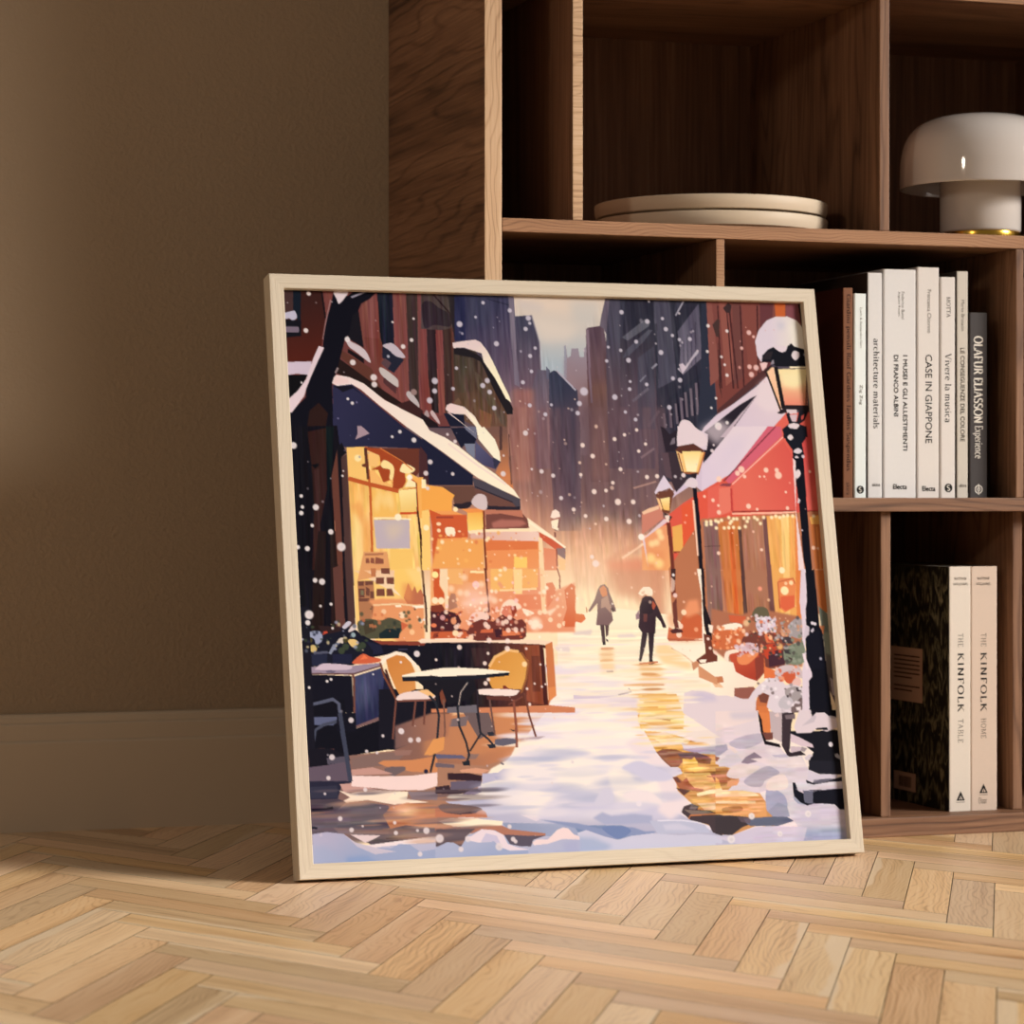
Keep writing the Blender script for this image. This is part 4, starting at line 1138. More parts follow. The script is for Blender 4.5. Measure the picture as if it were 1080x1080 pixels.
fill 112 70 58 | 232 1095 269 1094 269 1105 232 1105
fill 112 70 58 | 275 1121 289 1123 291 1161 275 1159
fill 120 112 86 | 241 1066 252 1068 251 1084 240 1084
fill 120 72 58 | 297 1023 326 1024 324 1046 296 1046
fill 120 72 58 | 335 1024 361 1024 360 1047 334 1046
fill 120 72 58 | 297 1062 325 1062 325 1088 295 1087
fill 120 72 58 | 333 1062 351 1062 358 1088 331 1087
fill 120 72 58 | 317 992 348 992 347 1012 317 1010
fill 190 120 80 | 280 991 299 991 297 1021 281 1019
fill 230 154 104 soft 0.0017 | 264 1102 311 1096 386 1099 462 1121 457 1241 372 1249 268 1188 282 1121
fill 190 112 80 | 391 1095 410 1043 423 1072 433 1054 441 1079 454 1064 463 1087 462 1118 404 1115
fill 230 150 90 alpha 0.6 soft 0.0034 | 389 1045 427 1045 418 1113 386 1095
fill 240 206 160 | 282 1121 366 1118 459 1128 460 1123 366 1112 282 1116
fill 255 240 210 | 359 1119 380 1120 382 1126 361 1126
fill 255 240 215 | 420 1122 460 1121 462 1130 424 1132
fill 82 80 62 smooth 1 | 223 1178 261 1165 307 1171 335 1162 376 1176 380 1203 360 1221 303 1232 238 1228
fill 70 62 48 | 241 1174 279 1170 286 1206 248 1219
fill 170 110 74 | 264 1184 278 1182 277 1202 264 1197
fill 206 104 70 | 376 1176 402 1188 379 1208
fill 30 42 46 | 297 1216 324 1200 375 1199 366 1233 298 1234
dot 246 210 170 0.0044 alpha 0.8 | 318 1141
dot 248 216 180 0.0058 | 382 1154
dot 248 200 150 0.0047 alpha 0.9 | 414 1213
dot 250 224 190 0.0037 | 447 1175
dot 238 228 225 0.002 | 459 1171
fill 132 62 48 | 256 1235 303 1241 461 1246 482 1251 482 1260 302 1256
fill 248 222 196 | 433 1243 448 1236 486 1237 485 1251 442 1251
fill 22 22 36 | 211 1228 239 1221 302 1254 484 1261 478 1350 419 1322 361 1280 300 1292 271 1296
fill 32 34 56 | 238 1237 302 1256 309 1283 272 1287
fill 60 60 86 | 361 1273 394 1273 394 1269 361 1269
fill 25 26 40 | 21 1211 101 1203 176 1191 221 1205 273 1274 271 1301 196 1322 22 1325
fill 48 32 34 | 84 1185 157 1191 166 1205 101 1217
fill 152 158 184 smooth 1 | 46 1218 65 1203 94 1208 97 1235 76 1250 68 1230
fill 134 140 160 | 116 1280 133 1251 164 1238 134 1271 125 1284
fill 214 200 186 | 145 1244 157 1229 181 1226 168 1247
fill 226 192 124 smooth 1 | 187 1236 210 1234 224 1248 204 1261 191 1250
fill 200 194 206 smooth 1 | 169 1191 188 1173 202 1176 194 1187 178 1198
fill 222 206 204 smooth 1 | 189 1205 209 1183 220 1187 215 1199 195 1209
fill 196 74 54 | 94 1208 115 1204 117 1210 101 1217
dot 150 148 160 0.0044 | 30 1218
dot 206 180 116 0.0064 | 64 1263
dot 84 80 52 0.0054 | 34 1263
dot 150 170 176 0.0041 | 206 1219
dot 62 72 54 0.0058 alpha 0.9 | 220 1264
dot 62 72 54 0.0058 alpha 0.9 | 162 1272
dot 62 72 54 0.0058 alpha 0.9 | 237 1255
dot 62 72 54 0.0058 alpha 0.9 | 177 1259
dot 74 66 40 0.0047 | 178 1236
dot 74 66 40 0.0047 | 54 1234
fill 82 84 104 | 63 1274 114 1272 116 1280 65 1283
fill 36 40 62 | 56 1283 111 1282 109 1318 58 1321
fill 32 34 58 | 129 1284 198 1284 196 1315 130 1316
fill 206 98 66 smooth 1 | 201 1308 235 1284 262 1294 294 1301 294 1312 242 1318 201 1317
fill 236 120 76 | 225 1304 240 1287 253 1300
fill 152 136 154 | 23 1326 77 1324 127 1318 196 1324 233 1320 296 1316 297 1329 199 1355 24 1347
fill 204 184 198 smooth 1 | 69 1330 86 1317 109 1314 173 1319 196 1327 177 1337 76 1335
fill 110 100 120 | 103 1340 122 1336 140 1340 130 1347 107 1346
fill 96 64 62 | 24 1349 199 1354 298 1328 297 1324 199 1349 24 1345
fill 20 20 32 | 24 1349 193 1358 194 1482 22 1477 177 1536 39 1541
fill 62 66 100 40 44 76 230 1376 300 1445 | 202 1360 297 1333 323 1445 294 1494 195 1532 198 1349
fill 88 92 122 alpha 0.5 soft 0.0068 | 211 1376 249 1367 263 1444 215 1469
fill 112 72 62 | 193 1354 196 1367 190 1527 197 1527 204 1367 200 1352
fill 122 92 92 | 154 1531 195 1527 294 1494 298 1505 172 1542
fill 17 17 27 | 27 1434 164 1438 163 1535 176 1542 298 1505 335 1513 329 1607 171 1626 25 1720
streak 5 0.0051 0.0339 | 203 1362 297 1335 318 1445 289 1494 195 1527
fill 28 30 52 | 297 1330 323 1369 351 1437 323 1441 292 1450 306 1370
fill 26 28 48 | 293 1441 335 1424 329 1611 288 1601
fill 92 98 128 | 22 1492 133 1495 147 1503 118 1523 22 1518
fill 86 90 110 | 19 1430 38 1458 82 1450 122 1441 137 1452 140 1502 151 1501 148 1449 123 1429 80 1439 41 1447 29 1424
fill 62 66 84 | 136 1502 149 1598 161 1713 176 1711 164 1596 151 1500
fill 70 74 92 | 131 1505 84 1515 51 1535 34 1619 23 1715 33 1716 44 1620 61 1539 88 1525 133 1515
fill 74 48 50 | 27 1603 118 1605 118 1600 27 1598
fill 24 23 34 | -95 1119 56 1121 51 1947 -72 1941
fill 128 98 94 170 124 100 106 1759 467 1728 | 25 1620 168 1625 325 1614 480 1594 762 1553 871 1579 755 1648 798 1851 457 1948 22 1886
fill 136 98 86 206 134 90 386 1586 786 1544 | 334 1531 598 1494 888 1456 975 1458 909 1566 740 1651 643 1675 345 1647 329 1611
fill 98 84 98 | 27 1655 167 1642 174 1713 27 1710
fill 24 22 32 | 28 1598 114 1601 114 1605 168 1625 171 1642 89 1655 29 1660
fill 84 78 92 | 90 1631 159 1627 167 1645 93 1653
fill 130 104 98 | 176 1634 260 1623 325 1619 371 1622 322 1661 230 1666 179 1669
fill 150 112 102 | 325 1612 390 1614 380 1631 329 1630
fill 206 136 90 | 267 1654 286 1646 388 1647 477 1637 474 1692 385 1687 294 1666
fill 112 96 98 | 289 1673 313 1667 363 1669 363 1680 320 1700 288 1686
fill 196 150 138 | 174 1673 248 1667 320 1692 173 1691
fill 206 138 92 alpha 0.6 soft 0.0051 | 433 1579 523 1492 639 1449 888 1456 782 1598 627 1638 485 1643 430 1632
fill 110 92 92 | 507 1446 658 1450 689 1559 630 1585 580 1493 543 1474
fill 120 104 106 | 503 1518 598 1503 586 1538 501 1540
fill 40 40 58 | 22 1706 172 1711 171 1726 134 1734 121 1768 26 1767
fill 52 52 70 | 28 1725 121 1724 123 1766 28 1763
fill 78 66 76 | 28 1767 123 1768 150 1780 112 1809 26 1808
fill 28 24 34 | 29 1807 81 1806 104 1803 103 1793 80 1797 29 1797
fill 198 154 144 | 131 1720 172 1717 289 1752 143 1747
fill 242 214 208 | 173 1693 292 1699 385 1700 474 1692 471 1737 419 1750 308 1746 262 1738 171 1728
fill 246 224 202 | 125 1740 165 1752 225 1741 367 1753 361 1777 435 1791 314 1794 223 1776 150 1782 141 1775 164 1765
fill 248 232 206 | 317 1753 367 1753 361 1779 287 1779
fill 138 122 128 | 365 1753 470 1757 468 1785 380 1780
fill 100 88 98 | 26 1817 103 1811 150 1787 223 1783 296 1797 300 1872 144 1885 27 1882
fill 194 132 98 | 275 1827 304 1801 361 1790 467 1803 462 1878 351 1865 300 1880
glow 244 198 158 0.0339 0.0169 0.9 | 354 1817
fill 206 146 112 alpha 0.7 soft 0.0034 | 266 1826 330 1838 422 1841 421 1854 283 1849
fill 108 94 98 | 145 1874 291 1876 351 1865 462 1878 457 1948 287 1941 211 1916
fill 130 110 108 alpha 0.7 | 100 1863 290 1882 290 1893 121 1884
fill 92 80 88 | 215 1916 280 1901 460 1909 458 1944 287 1941 242 1935
fill 64 54 62 | 280 1908 372 1910 454 1920 455 1915 372 1905 280 1904
fill 24 22 32 | 25 1864 46 1865 46 1858 26 1857
streak 7 0.0051 0.0508 horiz 1 | 23 1773 462 1799 453 1948 215 1916 22 1882
fill 24 23 34 | 285 1405 472 1409 544 1465 500 1554 329 1611 273 1609
fill 120 90 86 180 120 90 333 1549 538 1555 soft 0.0017 | 334 1531 467 1490 542 1492 518 1572 423 1587 329 1611
fill 20 20 32 | 134 1481 198 1483 199 1545 130 1543
fill 62 66 84 | 137 1483 149 1598 161 1713 176 1711 164 1596 152 1481
fill 254 240 208 238 222 222 1125 1219 1020 1664 | 944 1183 1131 1136 1362 1166 1587 1312 1676 1550 2034 1696 2000 2031 -11 2006 -7 1944 489 1902 598 1779 671 1717 894 1480 933 1332
fill 248 236 214 232 220 222 705 1691 835 1875 soft 0.001 | 736 1654 757 1616 787 1604 871 1574 998 1555 972 1908 691 1896 619 1840 612 1804 501 1778 511 1769 619 1764 626 1733 667 1685
fill 186 184 206 | 496 1791 803 1786 1078 1829 1289 1837 1495 1944 1970 1963 1989 1998 788 1995 23 1983 254 1933 725 1912
fill 240 226 224 206 204 220 1025 1598 1078 1829 soft 0.0051 | 905 1480 1107 1452 1305 1640 1341 1723 1289 1837 1005 1859 801 1818 743 1655
streak 6 0.0044 0.0678 horiz 1 soft 0.0068 | 931 1216 1341 1206 1469 1410 1303 1673 812 1657 935 1398
fill 222 208 220 | 823 1634 849 1615 911 1621 992 1633 990 1662 928 1653 899 1646
fill 206 196 216 | 907 1605 932 1594 971 1591 960 1607
fill 186 182 206 | 633 1702 690 1700 710 1687 772 1689 808 1708 885 1706 826 1731 797 1732 683 1726 631 1736
fill 170 170 202 | 675 1713 770 1711 807 1731 683 1725
fill 206 196 218 | 769 1823 787 1804 831 1797 887 1814 979 1809 976 1854 885 1841 790 1831
fill 218 206 220 | 761 1846 865 1854 816 1870
fill 252 234 204 | 836 1848 903 1855 904 1848 838 1840
fill 146 156 184 160 168 196 740 1871 927 1924 | 692 1870 835 1878 973 1885 969 1939 841 1920 785 1905 710 1893
fill 122 140 176 | 951 1889 1125 1896 1246 1933 1104 1944 966 1915
fill 190 120 92 | 459 1812 490 1800 546 1802 611 1817 638 1832 642 1850 506 1844 457 1843
fill 120 96 92 smooth 1 | 471 1805 500 1798 555 1804 607 1813 622 1825 544 1835 488 1826
fill 88 68 72 | 484 1826 544 1833 620 1822 600 1835 544 1837
fill 252 236 208 | 468 1856 510 1847 599 1853 697 1865 692 1879 541 1879 486 1866
fill 176 120 100 | 455 1869 550 1879 692 1879 719 1893 847 1912 846 1920 708 1915 454 1887
fill 96 82 88 | 457 1882 597 1886 563 1909 557 1926 546 1943 453 1940
fill 92 84 98 | 699 1910 784 1918 846 1920 802 1932 791 1954 753 1952 706 1941
fill 54 36 44 | 510 1696 586 1698 632 1709 629 1727 575 1723 509 1718
fill 104 94 112 | 518 1725 584 1723 631 1727 625 1742 587 1754 517 1752
fill 58 42 50 | 464 1741 513 1736 517 1752 589 1756 588 1765 520 1767 462 1763
fill 130 116 140 | 589 1754 625 1751 626 1765 600 1772 558 1769
fill 214 156 126 | 554 1686 611 1681 662 1690 633 1702 558 1695
dot 226 208 220 0.0037 | 622 1751
fill 98 96 122 | 471 1630 566 1637 580 1649 472 1645
fill 110 96 104 | 469 1659 536 1668 535 1679 468 1674
fill 116 108 118 | 683 1596 755 1582 758 1605 691 1610
fill 44 46 56 | 661 1562 680 1560 694 1574 665 1575
fill 40 36 44 | 743 1553 762 1558 756 1562
fill 166 110 84 | 779 1581 870 1581 826 1596 778 1599
fill 110 80 76 | 807 1586 870 1581 831 1596
fill 140 112 104 | 581 1633 628 1635 613 1652 589 1651
fill 96 84 92 | 700 1669 711 1676 715 1671 704 1664
fill 246 234 226 soft 0.0102 | 743 1655 958 1563 1104 1485 1212 1554 1270 1638 1341 1723 1289 1837 1075 1868 798 1851 666 1781
fill 206 202 222 soft 0.0051 | 828 1837 929 1769 1024 1791 1120 1817 1227 1821 1314 1842 1362 1862 1311 1888 1163 1882 1067 1865 826 1869
fill 238 222 224 soft 0.0034 | 1160 1618 1227 1578 1263 1621 1298 1677 1355 1716 1353 1738 1332 1747 1366 1812 1380 1827 1358 1858 1311 1883 1264 1854 1288 1800 1257 1699
dabs 130 0.0136 0.0508 0.06 0.16 0.6 0.4 252 244 226 250 238 220 240 226 230 222 212 228 252 240 216 232 220 228 | 794 1329 1116 1336 1270 1638 742 1671
dabs 90 0.0136 0.0475 0.08 0.2 0.55 0.4 206 202 222 190 190 214 222 216 226 178 182 208 236 226 228 | 710 1637 1270 1638 1340 1740 1250 1875 661 1852
fill 252 240 222 alpha 0.5 soft 0.0034 smooth 1 | 1097 1702 1129 1694 1167 1709 1189 1742 1252 1762 1250 1781 1172 1778 1136 1799 1095 1757
fill 252 240 222 alpha 0.4 soft 0.0068 smooth 1 | 907 1678 967 1653 1014 1672 1059 1719 998 1754 911 1750
fill 208 204 224 soft 0.0014 smooth 1 | 1143 1699 1204 1676 1257 1694 1319 1724 1330 1742 1292 1750 1224 1743 1191 1719
fill 240 226 226 soft 0.0017 smooth 1 | 1136 1795 1181 1778 1249 1790 1286 1828 1228 1816 1179 1814
fill 210 206 222 soft 0.0017 smooth 1 | 1064 1774 1098 1775 1105 1812 1060 1828 1032 1818
dot 234 224 230 0.0051 | 1197 1824
fill 172 176 204 soft 0.0017 | 1023 1867 1059 1848 1092 1862 1175 1858 1243 1867 1241 1894 1065 1892
fill 140 152 188 soft 0.001 | 826 1864 966 1883 1045 1904 1113 1903 1171 1905 1209 1920 1258 1922 1238 1930 1149 1936 1110 1943 1071 1937 1015 1917 965 1901
fill 116 134 178 smooth 1 | 1055 1900 1132 1901 1160 1918 1120 1941 1086 1931
fill 206 204 222 | 964 1915 996 1907 1062 1932 1110 1945 1159 1934 1238 1928 1336 1939 1406 1937 1500 1948 1494 2014 958 1991
fill 172 182 210 soft 0.0034 | 963 1928 1023 1935 1089 1965 1058 1981 959 1982
fill 190 192 214 | 1232 1885 1350 1885 1438 1907 1456 1935 1258 1931
fill 206 204 222 soft 0.0017 | 1280 1900 1339 1898 1407 1924 1288 1919
fill 226 222 234 | 1261 1888 1350 1890 1437 1904 1454 1927 1459 1924 1440 1900 1351 1885 1261 1883
dabs 60 0.0136 0.0508 0.05 0.14 0.55 0.4 112 98 104 96 84 92 150 112 98 186 132 104 206 160 130 84 76 90 128 108 112 | 36 1733 668 1755 656 1935 27 1908
fill 178 174 198 158 168 198 98 1890 148 1979 | 27 1882 77 1876 135 1885 174 1915 232 1934 296 1939 325 1926 361 1929 397 1955 457 1948 455 1988 23 1984
fill 202 192 206 | 135 1885 174 1915 251 1937 314 1951 240 1957 178 1928
fill 164 172 200 alpha 0.8 soft 0.0051 | 27 1917 78 1924 130 1978 24 1983
fill 132 156 198 alpha 0.7 soft 0.0034 | 140 1961 213 1960 248 1983 139 1983
fill 226 204 204 | 158 1888 262 1895 234 1908 208 1917
fill 172 178 204 160 170 200 594 1932 614 1982 | 451 1944 491 1928 515 1929 541 1945 567 1909 620 1889 667 1895 699 1914 716 1942 743 1954 795 1963 794 1985 448 1985
fill 234 216 222 | 558 1913 581 1910 618 1889 658 1893 694 1910 709 1942 743 1955 793 1965 714 1965 687 1954 660 1931 603 1933 566 1924
fill 202 194 216 | 633 1903 671 1913 687 1949 660 1931 613 1931
fill 182 184 208 | 781 1965 801 1945 797 1936 812 1932 854 1934 890 1904 910 1895 929 1899 947 1920 970 1926 966 1988 779 1985
fill 240 216 214 | 797 1941 812 1932 854 1933 890 1902 912 1895 931 1899 949 1920 970 1928 969 1939 907 1934 853 1948 803 1951
fill 172 174 206 alpha 0.7 soft 0.0034 | 906 1945 969 1939 966 1984 913 1981
fill 232 178 98 206 150 96 1287 1575 1415 1832 | 1259 1445 1329 1445 1373 1462 1388 1514 1225 1509 1382 1509 1386 1583 1433 1621 1511 1642 1584 1756 1683 1842 1774 1906 1701 1922 1630 1919 1537 1947 1477 1942 1485 1943 1458 1912 1390 1886 1380 1886 1358 1858 1395 1832 1344 1784 1343 1761 1333 1738 1369 1725 1360 1707 1298 1677 1276 1649 1263 1621 1237 1574 1223 1564 1217 1518
fill 246 222 160 | 1228 1505 1392 1509 1388 1560 1268 1561 1215 1541
fill 206 160 110 | 1231 1535 1290 1534 1339 1543 1340 1537 1291 1529 1231 1530
fill 236 190 120 | 1224 1545 1307 1561 1388 1561 1388 1554 1309 1554 1226 1538
fill 252 236 200 | 1227 1573 1336 1581 1396 1578 1396 1570 1337 1573 1228 1565
fill 250 224 168 | 1265 1598 1335 1595 1414 1607 1392 1625 1303 1622
fill 238 222 212 | 1306 1576 1436 1580 1532 1573 1528 1620 1433 1621 1384 1601
fill 176 168 186 | 1371 1642 1432 1631 1527 1629 1524 1666 1429 1658
fill 206 194 204 | 1373 1619 1412 1625 1482 1632 1381 1643
fill 142 94 76 | 1276 1649 1301 1638 1351 1642 1380 1652 1430 1654 1483 1678 1476 1697 1417 1690 1378 1680 1356 1702 1326 1703 1298 1677
fill 116 92 98 | 1355 1656 1430 1656 1478 1671 1428 1672 1368 1670
fill 158 104 76 | 1299 1672 1359 1661 1366 1693 1336 1703
fill 240 188 98 | 1373 1675 1408 1678 1418 1669 1427 1686 1430 1704 1475 1710 1414 1722 1369 1725
fill 252 216 140 | 1374 1692 1429 1691 1429 1685 1374 1685
fill 228 178 116 | 1369 1723 1519 1721 1515 1772 1418 1787 1386 1758
fill 176 112 72 | 1374 1725 1514 1728 1514 1723 1374 1721
fill 172 104 74 | 1330 1738 1348 1736 1366 1753 1383 1740 1391 1758 1409 1777 1444 1783 1438 1792 1398 1788 1354 1780 1343 1761
fill 98 66 62 | 1340 1775 1394 1786 1367 1803
fill 112 72 64 | 1330 1738 1348 1737 1361 1757 1346 1757
fill 150 98 74 | 1473 1729 1520 1717 1515 1772 1491 1762
fill 176 112 76 | 1458 1737 1503 1737 1502 1744 1462 1742
fill 252 226 180 | 1418 1809 1469 1800 1514 1798 1513 1782 1467 1786 1416 1797
fill 222 160 98 | 1377 1804 1466 1811 1512 1808 1509 1836 1415 1832
fill 240 206 170 alpha 0.8 | 1415 1832 1510 1831 1508 1854 1442 1856
fill 74 62 66 | 1353 1860 1364 1840 1395 1832 1421 1842 1413 1853 1462 1859 1506 1877 1500 1948 1466 1935 1453 1907 1385 1888
fill 118 104 112 | 1395 1832 1421 1842 1408 1853 1383 1850
fill 130 112 104 | 1363 1851 1452 1859 1491 1872 1391 1870
fill 190 120 80 | 1380 1885 1386 1875 1506 1873 1506 1868 1386 1870 1376 1882
fill 176 116 78 | 1495 1711 1542 1713 1549 1754 1527 1772 1502 1776 1489 1771
fill 236 180 104 | 1492 1743 1504 1753 1511 1781 1488 1785
fill 228 164 104 | 1488 1789 1591 1793 1656 1804 1678 1838 1676 1888 1583 1885 1481 1872
fill 248 214 172 alpha 0.9 | 1488 1789 1621 1789 1655 1814 1486 1812
fill 176 120 76 smooth 1 | 1515 1850 1576 1848 1585 1862 1544 1869 1509 1864
fill 250 220 180 alpha 0.8 | 1486 1835 1637 1841 1638 1831 1487 1826
fill 66 58 62 | 1480 1876 1533 1878 1603 1886 1605 1913 1579 1921 1537 1947 1475 1940
fill 100 106 126 | 1587 1892 1678 1889 1745 1886 1779 1907 1716 1922 1610 1918 1596 1908
fill 108 90 100 alpha 0.7 | 1563 1884 1613 1886 1611 1909 1576 1903
streak 13 0.0034 0.0373 horiz 1 soft 0.0025 | 1219 1449 1359 1453 1388 1514 1215 1509 1382 1509 1386 1583 1433 1621 1511 1642 1584 1756 1683 1842 1633 1882 1483 1876 1393 1850 1364 1725 1276 1649 1224 1551
dabs 90 0.0085 0.0339 0.05 0.12 0.75 0.35 252 238 206 248 214 150 236 186 112 250 228 180 240 226 216 226 170 104 232 220 226 | 1162 1430 1376 1435 1503 1646 1234 1637
fill 226 210 214 216 206 214 1611 1561 1789 1846 | 1399 1444 1430 1436 1480 1441 1524 1457 1643 1459 1677 1479 1674 1545 1691 1634 1747 1645 1774 1678 1831 1680 1852 1728 1943 1749 1987 1779 1977 1984 1823 1980 1783 1911 1751 1877 1765 1892 1730 1821 1682 1796 1651 1804 1591 1793 1535 1791 1584 1751 1535 1740 1552 1713 1496 1697 1504 1605 1524 1606 1388 1514
fill 206 194 212 soft 0.0034 | 1413 1458 1460 1441 1509 1452 1523 1475 1457 1478
fill 236 216 212 | 1512 1512 1667 1512 1674 1545 1560 1569 1506 1582
fill 206 196 208 alpha 0.8 soft 0.0034 | 1564 1518 1672 1514 1671 1544 1572 1542
fill 190 180 194 smooth 1 | 1555 1625 1608 1603 1680 1596 1682 1624 1624 1646 1579 1644
fill 170 164 182 | 1501 1633 1545 1629 1548 1648 1511 1670 1498 1670
fill 214 204 212 | 1509 1693 1541 1666 1577 1658 1600 1687 1548 1708 1508 1707
fill 142 128 142 | 1594 1696 1611 1678 1648 1660 1677 1680 1661 1693 1619 1701
fill 232 212 206 | 1547 1634 1569 1639 1588 1658 1572 1663
fill 190 182 200 | 1714 1672 1775 1671 1776 1685 1733 1686
fill 150 96 84 | 1498 1670 1515 1675 1504 1688 1497 1688
fill 182 174 188 smooth 1 | 1599 1761 1637 1734 1690 1711 1719 1719 1738 1738 1685 1759 1663 1782 1622 1780
fill 228 212 208 smooth 1 | 1535 1740 1558 1709 1599 1701 1664 1712 1621 1738 1574 1751
fill 228 214 214 | 1631 1683 1713 1681 1825 1682 1848 1718 1781 1721 1700 1709
fill 226 160 116 | 1538 1759 1584 1756 1572 1774 1531 1779
fill 172 170 194 smooth 1 | 1682 1796 1713 1793 1751 1817 1758 1855 1728 1844 1680 1870
fill 160 158 180 | 1724 1839 1758 1855 1765 1892 1699 1889 1680 1870
fill 236 218 212 smooth 1 | 1683 1778 1706 1751 1758 1743 1764 1790 1692 1797
fill 168 172 200 soft 0.0051 | 1812 1931 1977 1937 1977 1986 1813 1982
fill 208 198 214 alpha 0.8 soft 0.0034 | 1766 1873 1861 1849 1907 1851 1977 1877 1977 1928 1895 1920 1803 1921
fill 210 200 218 | 1630 1923 1711 1922 1828 1931 1807 1986 1564 1980 1474 1954 1537 1947
fill 196 190 212 | 1472 1972 1574 1981 1563 1990 1471 1986
streak 5 0.0068 0.0441 horiz 1 | 1512 1540 1784 1683 1991 1789 1972 1984 1574 1976 1765 1892 1591 1793 1498 1697
fill 236 186 126 soft 0.0025 | 1237 1348 1317 1354 1330 1373 1304 1391 1244 1385
fill 220 160 100 | 1246 1379 1316 1367 1315 1360 1245 1372
fill 218 160 104 soft 0.0014 | 1228 1408 1327 1410 1301 1423 1261 1422
fill 236 190 140 | 1173 1415 1242 1416 1326 1418 1327 1411 1243 1409 1173 1407
fill 190 120 74 | 1242 1418 1322 1417 1322 1412 1242 1412
fill 246 204 120 soft 0.0017 | 1224 1449 1359 1448 1387 1467 1228 1468
fill 250 220 140 soft 0.0017 | 1218 1472 1326 1484 1324 1512 1215 1509
fill 226 176 110 | 1239 1455 1369 1454 1369 1447 1239 1449
fill 232 176 100 | 1226 1496 1295 1496 1296 1489 1226 1490
fill 242 206 160 soft 0.0034 | 1094 1280 1144 1283 1142 1364 1093 1368
fill 210 140 100 | 1099 1286 1144 1285 1144 1277 1099 1279
fill 226 170 120 | 1112 1307 1137 1306 1137 1300 1112 1300
fill 236 190 140 | 1091 1329 1141 1326 1140 1319 1091 1323
fill 150 120 110 | 1113 1365 1137 1365 1137 1360 1113 1360
fill 214 198 214 | 983 1455 1082 1455 1191 1443 1190 1430 1081 1441 984 1441
fill 120 100 120 | 1151 1447 1202 1437 1191 1422 1188 1424 1200 1433 1150 1443
fill 222 206 216 soft 0.0025 | 1105 1465 1219 1458 1217 1486 1108 1483
fill 230 212 206 soft 0.0017 | 1162 1235 1217 1231 1236 1245 1166 1244
fill 226 208 200 soft 0.0017 | 1001 1223 1070 1215 1064 1233 1000 1232
fill 246 214 162 soft 0.0034 | 1304 1270 1344 1266 1391 1304 1438 1347 1426 1361 1328 1340 1301 1302
fill 220 170 130 | 1361 1287 1399 1306 1439 1340 1443 1336 1403 1302 1364 1283
fill 250 238 214 soft 0.0008 | 1354 1266 1485 1261 1487 1297 1449 1333 1372 1290
dot 130 110 110 0.0027 | 894 1338
fill 232 214 208 soft 0.0017 | 924 1272 982 1273 981 1292 932 1286
dabs 80 0.0119 0.0441 0.05 0.1 0.6 0.35 255 244 220 252 236 206 246 226 196 240 222 224 250 228 190 228 214 224 | 953 1250 1463 1259 1439 1544 932 1530
dot 222 166 104 0.0254 alpha 0.85 asp 0.093 soft 0.3 | 1269 1342
dot 232 186 126 0.0254 alpha 0.85 asp 0.093 soft 0.3 | 1282 1359
dot 214 150 92 0.0152 alpha 0.85 asp 0.156 soft 0.3 | 1273 1376
dot 240 200 140 0.0288 alpha 0.85 asp 0.082 soft 0.3 | 1279 1393
dot 226 170 108 0.0339 alpha 0.85 asp 0.07 soft 0.3 | 1252 1412
dot 196 136 82 0.0203 alpha 0.85 asp 0.117 soft 0.3 | 1279 1429
dot 240 196 124 0.0407 alpha 0.85 asp 0.058 soft 0.3 | 1292 1456
dot 246 206 130 0.039 alpha 0.85 asp 0.061 soft 0.3 | 1308 1480
dot 232 180 104 0.0356 alpha 0.85 asp 0.067 soft 0.3 | 1284 1500
dot 214 150 108 0.0119 alpha 0.85 asp 0.2 soft 0.3 | 1123 1283
dot 232 186 140 0.0136 alpha 0.85 asp 0.175 soft 0.3 | 1118 1303
dot 226 170 120 0.0102 alpha 0.85 asp 0.233 soft 0.3 | 1117 1323
dot 240 206 160 0.0102 alpha 0.85 asp 0.233 soft 0.3 | 1122 1349
fill 240 160 90 | 524 793 589 793 638 812 628 1001 511 1000
fill 250 206 120 | 475 793 503 788 495 1000 462 1000
dot 255 236 190 0.0051 | 487 852
fill 206 92 50 | 501 788 545 807 636 807 636 886 525 890 514 1000 502 1000 509 848
fill 206 94 54 | 523 809 636 807 633 884 523 890
fill 160 70 50 | 525 820 587 820 588 813 526 813
fill 253 236 204 smooth 1 | 556 853 587 853 588 881 560 879
dot 250 214 170 0.0044 asp 0.7 | 533 839
dot 250 214 170 0.0034 | 532 862
fill 244 178 84 250 216 120 665 798 661 858 | 639 793 702 789 697 868 637 867
fill 240 150 80 | 618 786 705 784 702 798 641 800
dot 255 230 180 0.0044 | 597 788
fill 212 194 194 smooth 1 | 657 765 669 742 689 733 712 744 711 786 681 786
fill 120 72 64 | 707 793 833 792 853 817 867 831 864 864 704 863
fill 190 120 96 | 705 789 840 791 843 817 762 803 706 806
fill 190 120 106 alpha 0.8 soft 0.0017 | 726 835 760 824 838 826 856 840 827 850 729 854
fill 226 180 164 240 206 190 708 886 879 868 | 700 863 777 859 869 864 898 869 896 901 644 900 646 867
fill 252 226 186 | 637 863 700 858 899 854 896 866 699 868 641 874
fill 240 168 92 soft 0.0017 | 525 899 693 891 686 1002 514 1000 486 1151 496 995
fill 236 150 92 | 697 900 896 901 889 1004 690 1002
fill 250 206 110 | 800 956 848 957 845 1003 796 1003
fill 222 122 72 | 702 896 891 901 889 929 700 933
fill 252 230 196 | 858 817 960 892 955 901 894 866 864 868
fill 206 94 66 | 896 868 993 920 990 958 953 930 902 892
fill 140 112 112 | 958 927 992 925 989 967 961 948
fill 250 216 170 | 895 885 909 892 906 1004 889 1004
fill 255 240 210 | 862 836 953 900 990 928 995 922 957 894 866 831
fill 226 140 104 | 911 925 958 930 957 1004 908 1004
fill 250 196 140 | 960 962 989 967 986 1004 962 1004
fill 238 166 110 232 150 112 637 1020 724 1159 soft 0.0017 | 496 993 895 997 898 1092 1019 1047 1005 1223 816 1220 482 1223
